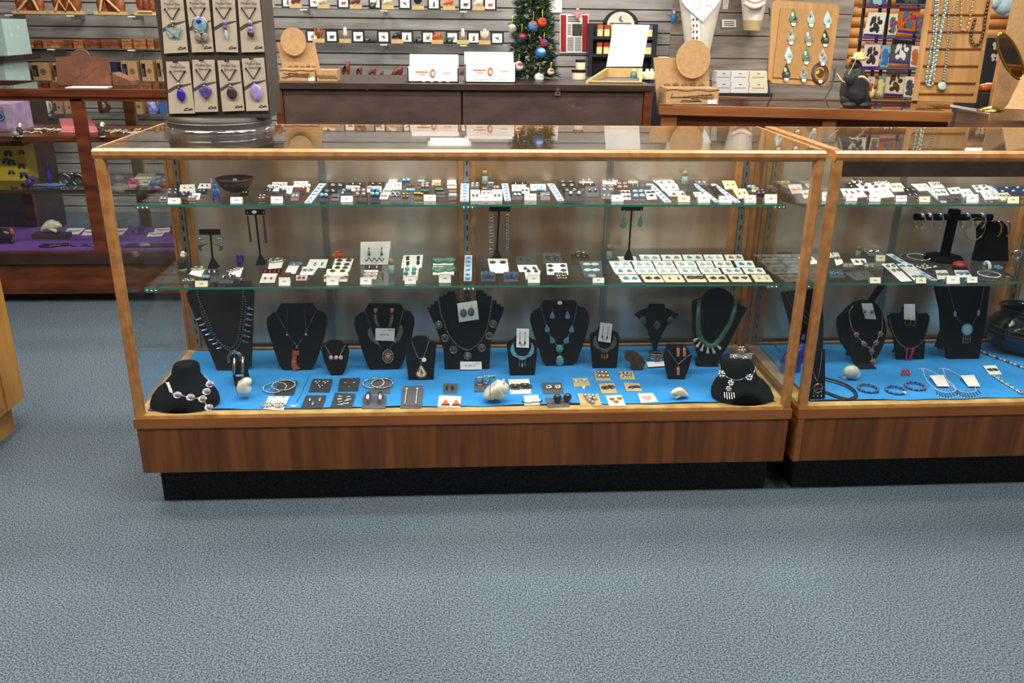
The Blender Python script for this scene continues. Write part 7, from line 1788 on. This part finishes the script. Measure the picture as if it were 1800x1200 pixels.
b=B(o);b.prism([pl.loc(r*math.cos(q),r*.9*math.sin(q),.002)for q in[PI*k/20 for k in range(21)]],V((0,.003,0)),'cream_form');b.tube([pl.loc(0,r*.6,.004),pl.loc(-.01,r*.4,.004),pl.loc(.01,r*.25,.004)],.005,'ink',5)
for k in range(12):b.ball(pl.loc(-r*.7+r*.127*k,r*.1,.003),(.008,.006,.001),'ink',6,pl.R)
b.build('sign_plate',t)
for z,us,nm_ in((zz[0],(1054,1066,1078,1132,1141),'upper'),(zz[1],(1054,1066,1078,1132,1141),'lower')):
    for i,u in enumerate(us):
        c=at(u,64,'y',Y+.03);c.z=z+.0005;t=thing('cream_jar','%s cream pot, %s along the %s rack shelf'%(('yellow','rose','yellow','pale','lilac')[i]if nm_=='upper' else('peach','red','peach','lilac','violet')[i],OR[i],nm_),'jar',c)
        b=B(c);b.bb(c-V((.017,.02,0)),c+V((.017,.02,.045)),'yellow_card');b.build('pot',t);b=B(c);b.bb(c+V((-.018,-.021,.045)),c+V((.018,.021,.072)),(('orange_stone','coral','cream_card','cream_card','purple_stone')if nm_=='upper' else('coral','red_bead','coral','purple_stone','purple_stone'))[i]);b.build('lid',t)
# white lidded tray on the scuffed counter
Y=1.35;pl=PL((0,1.6,ZT),86);xs=at(1030,146,'y',Y).x,at(1128,146,'y',Y).x
t=thing('display_tray','pale wooden tray with its white lid propped open on the scuffed counter','display box',((xs[0]+xs[1])/2,1.5,ZT));o=t.location
zt1=at(1066,119,'y',1.7).z;xb=at(1066,119,'y',1.7).x,at(1129,119,'y',1.7).x
b=B(o);F=[V((xs[0],Y,ZT)),V((xs[1],Y,ZT)),V((xb[1],1.7,ZT)),V((xb[0],1.7,ZT))]
hh=zt1-ZT
for i in range(4):
    p,q=F[i],F[(i+1)%4];k=(.012 if i in(0,)else hh);k2=hh if i==1 else(.012 if i==3 else k)
    h0,h1=((.012,.012),(.012,hh),(hh,hh),(hh,.012))[i];nrm=(q-p).cross(V((0,0,1))).normalized()*-.01
    b.prism([p,q,q+V((0,0,h1)),p+V((0,0,h0))],nrm,'block_pine')
b.prism([f+V((0,0,.002))for f in F],V((0,0,.004)),'grey_card');b.build('tray',t)
w=[at(1079,42,'y',1.77),at(1142,44,'y',1.77),at(1129,117,'y',1.7),at(1066,117,'y',1.7)]
b=B(o);b.prism(w,V((0,.008,0)),'lid_grey');b.build('lid',t)
for u0,v0,u1,v1,z,lb in((1004,134,1030,146,ZT,'wide cream candle jar with a dark lid on the scuffed counter'),(1011,119,1029,134,None,'smaller cream candle jar stacked on the wide one')):
    Y=1.6;a,e=at(u0,v0,'y',Y),at(u1,v1,'y',Y);r=(e.x-a.x)/2;c=V(((a.x+e.x)/2,Y,ZT if z else zprev));h=max(a.z-e.z,.04);zprev=c.z+h+.0008
    t=thing('candle_jar',lb,'jar',c);b=B(c);b.lathe([(r*.85,.0004),(r*.9,.004),(r*.9,h*.75)],c,'cream_card',18);b.build('jar',t);b=B(c);b.lathe([(r*.9,h*.75),(r,h*.78),(r,h)],c,'onyx',18);b.build('lid',t)
for i,(u,m,lb)in enumerate(((1114,'green_stone','dark green'),(1125,'yellow_card','yellow, nearest the tray lid'),(1137,'cream_card','cream'),(1145,'yellow_card','yellow, nearest the counter end'))):
    Y=1.65;a,e=at(u-5.5,121,'y',Y),at(u+5.5,146,'y',Y);c=V(((a.x+e.x)/2,Y,ZT));r=(e.x-a.x)/2;h=a.z-ZT
    t=thing('lotion_bottle','small %s lotion bottle behind the open tray'%lb,'bottle',c);b=B(c);b.lathe([(r*.9,.0005),(r,.004),(r,h*.7),(r*.4,h*.8)],c,m,12);b.build('body',t);b=B(c);b.lathe([(r*.45,h*.8),(r*.45,h)],c,'white_card',10);b.build('cap',t)
Y=1.9;a,e=at(1155,116,'y',Y),at(1172,160,'y',Y);c=V(((a.x+e.x)/2,Y,e.z));t=thing('black_jar','black and white patterned jar on a post behind the cardboard display','jar',c);r=(e.x-a.x)/2
b=B(c);b.lathe([(r,0),(r*1.1,.03),(r*1.1,.1),(r,.12)],c,'onyx',16);b.build('body',t);b=B(c);b.lathe([(r,.12),(r,.15)],c,'cream_card',16);b.build('lid',t);b=B(c);b.bb((c.x-.05,Y-.05,0),(c.x+.05,Y+.05,c.z),'plaque_black');b.build('post',t)
# dragonfly ornaments hanging on the slat wall
for u,v,m,lb in((1015,27,'hot_pink','pink'),(1184,32,'blue_stone','blue')):
    c=at(u,v,'y',WY-.03);t=thing('hanging_bird','%s winged glass bird ornament hanging on the wall'%lb,'ornament',c)
    b=B(c);b.ball(c,(.016,.014,.03),m,10);b.ball(c+V((0,-.004,.035)),.011,'bone',8);b.build('body',t)
    for s in(-1,1):b=B(c);b.tube([c+V((.008*s,0,.012)),c+V((.045*s,0,.02))],[.008,.002],m,6);b.build('wing',t)
    b=B(c);b.tube([c+V((0,0,.04)),c+V((0,.01,.1))],.0012,'steel',4);b.build('cord',t)
# cream display necks with scarf
def wallneck(u0,u1,u2,u3,v1,label,band_=None,scarf=False):
    Y=WY-.09;a,b1,c1,d=at(u0,-15,'y',Y),at(u1,-15,'y',Y),at(u3,v1,'y',Y),at(u2,v1,'y',Y);t=thing('display_neck',label,'display form',((a.x+b1.x)/2,Y,d.z));o=t.location
    def rg(f):
        l,r=d.lerp(a,f),c1.lerp(b1,f);m_=(l+r)/2;w_=(r.x-l.x)/2
        return[V((m_.x+w_*math.cos(2*PI*j/20),Y+.08*math.sin(2*PI*j/20)*.9,m_.z))for j in range(20)]
    b=B(o);b.loft([rg(f)for f in(0,.25,.5,.75,1,1.3)],'cream_form');b.build('form',t)
    if band_:b=B(o);b.loft([[V((p.x,p.y-.001,p.z))for p in rg(f)]for f in(-.02,.25)],band_);b.build('tan_base',t)
    return t,Y
t,Y=wallneck(1192,1272,1206,1246,96,'cream display neck draped with a patterned white scarf')
q=lambda u,v:at(u,v,'y',Y-.085)
t=thing('scarf','white fringed scarf with dark flecks draped on the cream display neck','scarf',q(1232,20));o=t.location
b=B(o);b.prism([q(1188,-15),q(1275,-15),q(1258,12),q(1236,38),q(1232,36),q(1205,12)],V((0,.012,0)),'scarf',.004);b.build('drape',t)
b=B(o);b.prism([q(1214,24),q(1230,38),q(1231,74),q(1217,72)],V((0,.01,0)),'scarf');b.build('hanging_end',t)
b=B(o)
for k in range(4):
    for j in range(2):b.ball(q(1219+6*j,34+11*k),(.007,.002,.01),'red_bead' if j==0 else 'ink',6)
b.build('red_motif',t)
b=B(o)
for i in range(4):b.tube([q(1273+3*i,-10),q(1271+2.4*i,16)],.002,'white_card',4)
b.build('fringe',t)
t,Y=wallneck(1302,1350,1308,1336,52,'cream display neck with a tan foot and ruffled collar beside the pin board','tan_card')
q2=[at(1308+4*k,5+8*math.sin(PI*k/9),'y',Y-.09)for k in range(10)]
b=B(q2[4]);b.tube(q2,.014,'cream_form',8);b.tube([p+V((0,-.006,.03))for p in q2],.006,'pink_stone',6);solo(b,'ruffled_collar','cream ruffled collar with a coppery strand on the tan footed neck','collar')
# stacked soap boxes on the dark ledge
Y=WY-.16;a,e=at(1262,163,'y',Y),at(1356,170,'y',Y);b=B(((a.x+e.x)/2,Y,a.z));b.bb((a.x,Y-.02,e.z),(e.x,WY,a.z),'plaque_black');solo(b,'ledge','dark ledge on the weathered wood wall under the white boxes','shelf');zl=a.z+.0004
for r,(v0,v1)in enumerate(((144,163),(125,144))):
    h=at(1300,v0,'y',Y).z-at(1300,v1,'y',Y).z
    for i,(u0,u1,m)in enumerate(((1260,1284,'lid_grey'),(1285,1316,'white_box'),(1317,1349,'cream_card'))):
        a,e=at(u0,v0,'y',Y),at(u1,v1,'y',Y);z=zl+r*(h+.0004);t=thing('soap_box','%s flat box, %s in the %s row of the ledge stack'%(('pale blue','white','cream')[i],OR[i],('lower','upper')[r]),'box',((a.x+e.x)/2,Y,z))
        b=B(t.location);b.bb((a.x+.0004,Y,z),(e.x-.0004,Y+.1,z+h),m);b.build('carton',t)
        b=B(t.location);m_=(a.x+e.x)/2
        for k in range(9):b.ball((m_+.0095*(k-4),Y-.0004,z+h*.45),(.003,.0006,.004),'grey_card',6)
        b.box((m_,Y-.0004,z+h*.78),(.02,.001,.004),'grey_card');b.build('printed_name',t)
# ---------------------------------------------------------------- on the wooden counter
ZR=TOPR+.0005
kraft_display(1172,1262,183,102,155,1218,104,30,at(1215,183,'z',ZR).y,ZR,'large tan cardboard counter display with a round header, on the wooden counter')
pb=at(1410,172,'z',ZR);pl=PL(pb,76,8);w=[pl.hit(u,v)for u,v in((1358,4),(1366,0),(1470,8),(1476,14),(1458,143),(1450,151),(1358,146),(1351,139))]
t=thing('pin_board','tan board with clipped corners holding twelve glass drops, on the wooden counter','display board',pb);o=t.location
b=B(o);b.prism(w,-pl.n*.012,'tan_board',0);b.build('board',t)
w2=[pl.hit(u,v,.004)for u,v in((1372,14),(1462,19),(1446,141),(1358,136))];b=B(o);b.prism(w2,pl.n*.002,'felt_tan');b.build('felt_panel',t)
for pts in([(1352,14),(1356,60),(1350,120),(1352,160),(1356,172)],[(1468,120),(1462,150),(1452,168),(1448,174)]):
    b=B(o);b.tube(smooth([pl.hit(u,v,-.02)for u,v in pts]),.004,'plaque_black',6);b.build('wire_stand',t)
GC=('green_stone','grey_stone','chips','pewter','pale_stone','jade')
for r in range(4):
    for k in range(3):
        u,v=1394+31*k-4.2*r-(2 if k==2 else 0),28+33*r+2*k-(2 if r==3 else 0)
        c=pl.hit(u,v,.007);m=GC[(r*5+k*2)%6];lb='%s drop on the tan board, %s row, %s across'%(('green','grey','speckled','dark grey','frosted','olive')[(r*5+k*2)%6],('top','second','third','bottom')[r],OR[k])
        if r==3 and k==2:lb='round dark wire wreath at the bottom corner of the tan board'
        t=thing('glass_drop',lb,'ornament',c);b=B(c)
        if r==3 and k==2:
            for q in(1,.9,.78):b.tube(circ(pl,c,.038*q,20,.042*q),.0035,'brown_bead' if q<1 else 'plaque_black',6,True)
            b.ball(c,(.02,.02,.004),'gold',8,pl.R)
        else:
            drop(b,pl,c,.04,.062,m,.006);b.ball(c+pl.ex*.004-pl.ey*.012+pl.n*.004,(.012,.01,.004),GC[(r+k+3)%6],8,pl.R);b.ball(c-pl.ex*.005+pl.ey*.004+pl.n*.004,(.007,.012,.004),('yellow_card','coral','pearl')[(r+k)%3],8,pl.R)
        b.build('glass',t)
        b=B(c);b.prism([c-pl.ey*.034+pl.ex*x+pl.ey*y+pl.n*.004 for x,y in((-.011,.004),(.011,.004),(.006,-.008),(-.006,-.008))],pl.n*.001,'white_card');b.build('price_tag',t)
# fishing bear statue
pb=at(1502,187,'z',ZR);k=(at(1531,180,'y',pb.y).x-at(1473,180,'y',pb.y).x)/58
def Q(u,v,dy=0.0):q=at(u,v,'y',pb.y+.05);return V((q.x,q.y+dy,q.z))
t=thing('bear_statue','black bear statue in a straw hat with fishing rod and creel strap','statue',pb);o=t.location
P('bear_black','24242a',.6,scale=60,col2='15151a')
J=[(Q(1500,165),20*k),(Q(1500,150),18.5*k),(Q(1502,132),14.5*k),(Q(1503,119),11*k),(Q(1502,111,-.01),9*k),(Q(1491,113,-.02),5*k),(Q(1488,182,-.02),13*k),(Q(1512,182,-.02),13*k),(Q(1490,136,-.04),6.5*k),(Q(1481,140,-.05),5.5*k),(Q(1478,130,-.05),4*k),(Q(1518,142),6.5*k),(Q(1521,155,-.01),5*k)]
part_of(skin('body',o,J,[(0,1),(1,2),(2,3),(3,4),(4,5),(0,6),(0,7),(2,8),(8,9),(9,10),(2,11),(11,12)],'bear_black'),t)
for u in(1488,1513):b=B(o);q=Q(u,183,-.03);b.ball(q,(13.5*k,11*k,6*k),'bear_black',12);b.ball(q+V((0,.02,8*k)),(15*k,12*k,12*k),'bear_black',12);b.build('foot',t)
P('straw','d8cc93',.8,scale=90,col2='b9a76c')
b=B(o);hc=Q(1507,104,-.01);rg=[]
for f,rx,dz in((0,15.5,2),(.2,16,-1),(.5,10,-2),(.8,10,5),(1,8.5,10.5),(1.1,1,12)):rg.append([hc+V((rx*k*math.cos(2*PI*j/20),rx*k*.8*math.sin(2*PI*j/20),(dz+(2.2*abs(math.cos(2*PI*j/20))if f<.3 else 0))*k))for j in range(20)])
b.loft(rg,'straw');b.build('straw_hat',t)
b=B(o);b.tube(smooth([Q(1490,133,-.1),Q(1496,132,-.11),(Q(1508,141,-.1)),Q(1517,150,-.07),Q(1523,157,-.04)]),2*k,'straw',6);b.build('creel_strap',t)
b=B(o);b.ball(Q(1526,163,-.03),(5*k,4*k,8*k),'straw',10);b.build('creel',t)
b=B(o);b.tube(smooth([Q(1462,128,-.05),Q(1468,139,-.06),Q(1474,143,-.06)]),1.1*k,'straw',5);b.tube(smooth([Q(1480,129,-.06),Q(1488,110,-.07),Q(1491,97,-.08),Q(1499,88,-.08)]),.8*k,'straw',5);b.build('fishing_rod',t)
b=B(o);b.ball(Q(1494,106,-.02),2.2*k,'bear_black',8);b.ball(Q(1488,113,-.04),1.6*k,'onyx',8);b.build('ear_and_nose',t)
# greeting card rack on the floor behind the counter
Y=2.3;t=thing('card_rack','black wire greeting card rack behind the bear statue','rack',(at(1565,100,'y',Y).x,Y,0));o=t.location
for u in(1516,1545,1560,1612,1630):
    a,e=at(u+12,-20,'y',Y),at(u-4,178,'y',Y);b=B(o);b.cyl((e.x,Y+.03,0),(a.x,Y+.04,a.z+.1),.009,'plaque_black',n=8);b.build('upright',t)
for v in(12,66,70,120,126,174):
    a,e=at(1512,v,'y',Y),at(1628,v,'y',Y);b=B(o);b.bb((a.x,Y-.04,a.z-.006),(e.x,Y+.03,a.z),'purple_paint' if v in(66,120,12)else 'plaque_black');b.build('tier',t)
b=B(o);b.bb((at(1512,170,'y',Y).x,Y-.05,0),(at(1628,170,'y',Y).x,Y+.1,.04),'plaque_black');b.build('base',t)
CRD=[((1530,-12,1560,-12,1556,9,1527,9),'blue_paint','pale_stone','blue greeting card at the top of the rack, nearer the log wall'),((1577,-12,1630,-12,1628,9,1574,8),NV,'grey_card','dark blue greeting card at the top of the rack, nearer the necklace board'),
 ((1527.5,22,1559,22,1550,65,1518,63),'white_card','pewter','white greeting card with a pencil drawn cluster of bears'),((1564,24,1579,24,1574,65,1560,65),'cream_card','jade','pale yellow edged greeting card behind the rainbow one'),((1582,10,1619,12.6,1609,60,1578,57),'orange_stone','magenta','rainbow colored greeting card with bright figures'),((1612,30,1626,30,1622,64,1609,63),G,'onyx','grey greeting card beside the rainbow one'),
 ((1521,74,1549.6,75,1542.5,121,1515,121),PK,'pewter','pink bordered greeting card with a grey photograph'),((1551,79,1566,80,1560,122,1547,121),'sky_stone','blue_stone','pale blue greeting card beside the pink one'),((1570,69,1606.6,71,1598.7,113,1562,111),G,'white_card','grey and white framed greeting card in the middle tier'),((1603,80,1618,81,1613,122,1599,121),'pinkish_tag','orange_stone','peach greeting card behind the grey and white one'),
 ((1516,133,1539,134,1532,174,1512,173),PK,'red_bead','pink and red greeting card in the lowest tier behind the bear'),((1545,133,1557,133,1552,174,1539,173),'jade','yellow_card','olive greeting card in the lowest tier'),((1559,122.6,1595.5,124,1586,170,1553.6,168),'cream_card','brown_bead','cream greeting card with a brown footprint picture'),((1592,134,1610,135,1605,175,1588,174),'white_card',G,'white greeting card with ruled lines in the lowest tier')]
for i,(q,m,m2,lb)in enumerate(CRD):
    pl=PL((0,Y-.02-.012*(i%2),0),90);w=[pl.hit(q[j],q[j+1])for j in(0,2,4,6)];t=thing('greeting_card',lb,'greeting card',w[3]);b=B(w[3]);b.prism(w,V((0,.003,0)),m);b.build('card',t)
    g=lambda s,r_:w[3].lerp(w[2],s).lerp(w[0].lerp(w[1],s),r_)-V((0,.001,0));b=B(w[3])
    for k_ in range(9):b.ball(g(.25+.06*k_,.52+.24*math.sin(k_*2.4)),(.006+.004*(k_%3),.001,.012+.007*(k_%2)),('magenta','blue_stone','gold','green_stone')[k_%4]if 'rainbow' in lb else m2,8)
    b.build('picture',t)
    b=B(w[3]);b.prism([g(0,.1),g(1,.1),g(1,0),g(0,0)],V((0,.0006,0)),('purple_paint','green_stone')[i%2]);b.build('name_strip',t)
# slatted necklace board
pb=at(1655,178,'z',ZR);pl=PL(pb,80,4);w=[pl.hit(u,v)for u,v in((1633,-12),(1745,-12),(1713,181),(1605,177))]
t=thing('necklace_board','tall tan slatted board hung with long bead necklaces beside the card rack','display board',pb);o=t.location
b=B(o);b.prism(w,-pl.n*.012,'tan_board');b.build('board',t)
for(a,d)in((0,3),(1,2)):
    s=V((.014,0,0))*(1 if a==0 else-1);b=B(o);b.prism([w[a],w[a]+s,w[d]+s,w[d]]if a==0 else[w[a]+s,w[a],w[d],w[d]+s],pl.n*.01,'tan_board');b.build('side_rail',t)
for v in(26,56,86,116,146,165):
    b=B(o);b.prism([pl.hit(u,vv,.001)for u,vv in((1635-(v-26)*.15,v-1.5),(1739-(v-26)*.16,v-1),(1739-(v-26)*.16,v+1),(1635-(v-26)*.15,v+.5))],pl.n*.006,'cherry');b.build('slat_line',t)
def hang(pts,m,m2,r,label,pend=None):
    L=pxl(pl,pts,.012);t=thing('bead_necklace',label,'necklace',L[0]);b=B(L[0]);beads(b,L,r*2.1,r,m,6,m2);b.build('bead_strand',t)
    if pend:b=B(L[0]);c=pl.hit(*pend,.014);stone(b,pl,c,.017,.017,'pale_stone','silver',.004,18);b.build('round_pendant',t)
hang([(1646,-8),(1641,60),(1634,100),(1628,143),(1633,147),(1640,120),(1650,70),(1663,0)],'pale_stone','turquoise',.0048,'long turquoise chip necklace, nearest the card rack, on the slatted board')
hang([(1650,-8),(1645,60),(1640,110),(1633,147),(1640,146),(1643,120),(1652,70),(1666,0)],'pearl','jade',.0045,'long pearly and green necklace overlapping the turquoise chips')
hang([(1669,-8),(1666,60),(1662,110),(1657,142),(1659,142),(1664,110),(1672,60),(1684,0)],'pewter','pale_stone',.0026,'fine grey strand with a round pale pendant on the slatted board',(1656,151))
hang([(1690,-8),(1690,30),(1689,45),(1695,54),(1702,45),(1709,10),(1713,-8)],'bone','gold',.004,'short cream bead necklace near the top of the slatted board')
hang([(1714,35),(1708,55),(1708,72),(1716,79),(1724,72),(1730,50),(1732,30),(1738,0)],'pewter','brown_bead',.0075,'thick grey and rose bead necklace by the slatted board edge')
# things at the right hand picture edge
Y=2.2;a,e=at(1737,66,'y',Y),at(1770,180,'y',Y);t=thing('butterfly_case','dark box with two white butterfly shapes beside the slatted board','display box',((a.x+e.x)/2,Y,0));o=t.location
b=B(o);b.bb((a.x,Y,0),(e.x,Y+.2,a.z),'plaque_black');b.build('box',t)
for u,v in((1753,81),(1750,101)):
    c=at(u,v,'y',Y-.004);pq=PL(c,90);b=B(o)
    for s in(-1,1):b.ball(c+V((.013*s,0,.007)),(.014,.002,.012),'cream_form',8);b.ball(c+V((.01*s,0,-.01)),(.009,.002,.009),'cream_form',8)
    b.build('butterfly',t)
lump('plush_toy','orange and white patterned soft toy below the dark butterfly box',at(1740,163,'y',2.1).z,1716,144,1752,163,'orange_stone',[('body',.5,.5,.45,.4,None),('head',.15,.45,.18,.3,'coral'),('stripe',.6,.75,.3,.2,'bone')],'toy',.5)
a,e=at(1712,163,'y',2.05),at(1765,185,'y',2.05);b=B(((a.x+e.x)/2,2.15,0));b.bb((a.x,2.02,0),(e.x,2.18,a.z),'plaque_black');solo(b,'plinth','dark plinth holding the soft toy','plinth')
a,e=at(1758,95,'y',2.0),at(1785,182,'y',2.0);b=B(((a.x+e.x)/2,2.0,0));b.bb((a.x,2.0,0),(e.x,2.015,a.z),'log_pine');solo(b,'pine_divider','upright orange pine divider behind the brass mirror','divider')
c=at(1745,183,'y',1.05);c.z=ZR;t=thing('brass_mirror','tilted brass rimmed mirror on a brass foot at the picture edge','mirror',c);y=1.05
A_,D_=at(1757,60,'y',y),at(1795,138,'y',y);m_=(A_+D_)/2;ax=(D_-A_).normalized();sd=V((ax.z,.25,-ax.x)).normalized();L=(D_-A_).length/2
ring=[m_+ax*L*math.cos(2*PI*j/28)+sd*.028*math.sin(2*PI*j/28)for j in range(28)];n_=ax.cross(sd)
b=B(c);b.tube(ring,.005,'brass',7,True);b.build('rim',t);b=B(c);b.prism([m_+(p-m_)*.98 for p in ring],n_*.004,'mirror');b.build('glass',t)
b=B(c);b.tube([D_,at(1791,160,'y',y),V((c.x+.06,y,ZR+.01))],.005,'brass',7);b.build('arm',t)
b=B(c);b.lathe([(.05,.0),(.052,.006),(.03,.014),(.01,.02)],V((c.x,y,ZR)),'brass',22);b.build('foot',t)
a,e=at(1785,-20,'y',1.12),at(1835,150,'y',1.12);b=B(((a.x+e.x)/2,1.12,.97));b.bb((a.x,1.12,.9705),(e.x,1.126,a.z),'kraft');solo(b,'cardboard_sign','tall tan cardboard sheet cut off by the picture edge above the glass counter','cardboard')
pq=PL(at(1795,170,'y',.9),35);b=B(pq.p);b.prism([pq.hit(u,v)for u,v in((1797,132),(1830,140),(1830,195),(1764,192),(1772,183))],pq.n*.003,'kraft');solo(b,'cardboard_sheet','tan cardboard flap sticking out over the glass counter corner','cardboard')
c=at(1766,6,'y',1.9);t=thing('cloud_ornament','pale blue fluffy cloud ornament hanging by the picture edge','ornament',c);b=B(c)
for dx,dz,r in((0,0,.05),(-.045,.01,.035),(.045,.01,.04),(.0,.04,.045),(.02,-.025,.035)):b.ball(c+V((dx,0,dz)),r,'cloud_blue',12)
b.build('body',t);b=B(c);b.tube([c,V((c.x,c.y,2.7))],.001,'steel',4);b.build('cord',t)
# strip lamps on the walls above the picture, mirrored in the glass tops
emit_mat('lamp_glow','fff6e6',9.0)
for u,v,z,lb in((790,248,1.505,'behind the scuffed counter'),(1712,262,1.56,'near the log wall')):
    d=ray(u,v);x=CL.x+d.x/d.y*(WY-.12-CL.y)
    t=thing('wall_lamp','slim white strip lamp on the wall '+lb,'lamp',(x,WY-.12,z));b=B(t.location);b.bb((x-.15,WY-.14,z),(x+.15,WY,z+.03),'white_box');b.build('housing',t);b=B(t.location);b.bb((x-.13,WY-.15,z-.02),(x+.13,WY-.1,z),'lamp_glow');b.build('tube',t)
# ---------------------------------------------------------------- pendant rack on top of the long case
ZTOP=HT+.0025
c=gp(388.5,229,ZTOP);r=at(484,229,'y',c.y).x-c.x
t=thing('pendant_rack','dark revolving pendant rack on a clear round foot on top of the long case','display rack',c);o=t.location
b=B(o);b.lathe([(r*.97,.0005),(r,.004),(r,.012),(r*.96,.016),(.001,.016)],c,'acrylic',40);b.build('clear_foot',t)
P('rack_brown','3a322e',.5,var=.05)
b=B(o);b.lathe([(r*.92,.0165),(r*.93,.03),(r*.92,.045),(.001,.045)],c,'rack_brown',40);b.tube([c+V((r*.93*math.cos(2*PI*j/40),r*.93*math.sin(2*PI*j/40),.03))for j in range(40)],.0012,'steel',5,True);b.build('turntable',t)
yf=c.y-r*.5;x0,x1=at(297,205,'y',yf).x,at(476,208,'y',yf).x;zt_=at(370,-60,'y',yf).z
b=B(o);b.bb((x0,yf,ZTOP+.044),(x1,c.y+r*.5,zt_),'rack_brown');b.build('column',t)
pl=PL((x0,yf-.001,ZTOP),90)
TC=[((282.5,-2,322,-4,331,92,289,94),'butterfly'),((327,-4,367,-4,376,91,338,92),'shellfly'),((373,-4,413,-4,419,92,380,91),'crystal'),((418,-4,456,-4,465,91,425,92),'beads'),
      ((292,108,332.5,108,343,199,298,199.6),'blueoval'),((338,105,377,105,384,196,343,197),'heart'),((382.5,106,421,106,430,194,391.5,196),'round'),((425,103,464,101,472,194,433.5,195),'lilac')]
PD={'butterfly':'an iridescent butterfly pendant','shellfly':'a shell disc above a small butterfly','crystal':'purple beads and a pale crystal drop','beads':'three purple round beads','blueoval':'a deep blue oval pendant','heart':'a violet heart pendant','round':'a round dark purple pendant','lilac':'a large lilac oval pendant'}
P('taupe_card','b9ab98',.7,var=.03);P('card_ink','4a423d',.7,var=0);P('lilac_stone','a48fd0',.3,var=.12,scale=120);P('violet','5a4fb0',.3,var=.15,scale=150);P('deep_blue','2a23a0',.3,var=.1);P('plum','4a3346',.3,var=.2,scale=120);P('shell_iris','8fb8b4',.25,scale=200,col2='5a7f9a',var=.2)
for i,(q,kd)in enumerate(TC):
    w=[pl.hit(q[j],q[j+1],.004)for j in(0,2,4,6)];t=thing('pendant_card','taupe hanging card with %s, %s row of the rack'%(PD[kd],'upper' if i<4 else 'lower'),'pendant card',w[3]);o=t.location
    b=B(o);b.prism([p-V((0,0,0))for p in w],V((0,-.002,0)),'taupe_card');b.build('card',t)
    g=lambda s,r_,off=.0025:w[3].lerp(w[2],s).lerp(w[0].lerp(w[1],s),r_)-V((0,off,0));W0=(w[1]-w[0]).length
    pt=PL(g(.5,.5,.003),90)
    text('Mother Star',t,pt,g(.5,.895),.0085,'card_ink');text('Jewelry',t,pt,g(.52,.82),.0095,'card_ink')
    b=B(o);b.prism([g(0,.46,.0027),g(.3,.535,.0027),g(.6,.56,.0027),g(1,.585,.0027),g(1,.57,.0027),g(.7,.53,.0027),g(.35,.49,.0027),g(.02,.4,.0027)],V((0,-.0005,0)),'card_ink')
    b.build('brush_stroke',t);b=B(o);b.tube([g(.6,.075),g(.72,.11),g(.8,.08),g(.92,.1)],.0012,'card_ink',4);b.tube([g(.58,.06),g(.94,.075)],.001,'card_ink',4);b.build('signature',t)
    b=B(o)
    for s in(.16,.78):b.tube([g(s,.81,.004),g(.47+(s-.47)*.4,.69,.005),g(.48,.61,.006)],.0015,'cord',5);b.ball(g(s,.81,.003),.0028,'cord',6)
    b.build('cord',t)
    b=B(o);b.cyl(g(.48,1.0,.004),g(.48,1.0,.03),.003,'cord');b.build('peg',t)
    b=B(o);c0=g(.48,.57,.007);b.ball(c0,.0045,'silver',8);b.ball(c0-V((0,0,.009)),.004,'dark_silver' if kd in('butterfly','blueoval')else 'lilac_stone',8);b.build('bail_beads',t)
    b=B(o);cc=g(.5,.38,.007)
    if kd=='butterfly':
        for s in(-1,1):b.prism([cc+pt.ex*s*x+pt.ey*y for x,y in(((0,-.004),(.012,.012),(.02,.014),(.017,0),(.011,-.012),(.004,-.012))if s>0 else((0,-.004),(.004,-.012),(.011,-.012),(.017,0),(.02,.014),(.012,.012)))],pt.n*.002,'shell_iris')
    elif kd=='shellfly':
        stone(b,pt,g(.52,.5,.007),.018,.018,'shell_iris','silver',.004,16);b.ball(g(.5,.57,.01),(.009,.004,.007),'deep_blue',8)
        for s in(-1,1):b.ball(g(.54,.28,.007)+pt.ex*.009*s,(.009,.003,.012),'grey_stone',8)
        b.tube([g(.54,.28,.009),g(.56,.1,.007)],.0022,'silver',5)
    elif kd=='crystal':
        for k_ in range(2):b.ball(g(.5,.54-.07*k_,.008),.0075-.001*k_,'purple_stone',8)
        b.tube([g(.52,.42,.007),g(.54,.33,.007),g(.56,.24,.007)],[.002,.0055,.001],'pale_stone',6)
    elif kd=='beads':
        for k_,r_ in enumerate((.0075,.0065,.0095)):b.ball(g(.5,.53-.09*k_,.009),r_,('purple_stone','lilac_stone','plum')[k_],10)
    elif kd=='heart':fleur(b,pt,g(.53,.38,.006),.038,'heart','violet');b.tube([g(.53,.5,.012),g(.5,.38,.012),g(.55,.29,.012)],.003,'silver',6)
    else:
        rx,ry,m={'blueoval':(.0115,.016,'deep_blue'),'round':(.014,.0155,'plum'),'lilac':(.016,.0215,'lilac_stone')}[kd];stone(b,pt,g(.53 if kd!='blueoval' else .55,.36,.006),rx,ry,m,None,.005,18)
    b.build('pendant',t)
dup_={k:v for k,v in LAB.items()if len(v)>1}
print('DUP LABELS',len(dup_),list(dup_.items())[:20])
print('LONG',[k for k in LAB if not 4<=len(k.split())<=16])
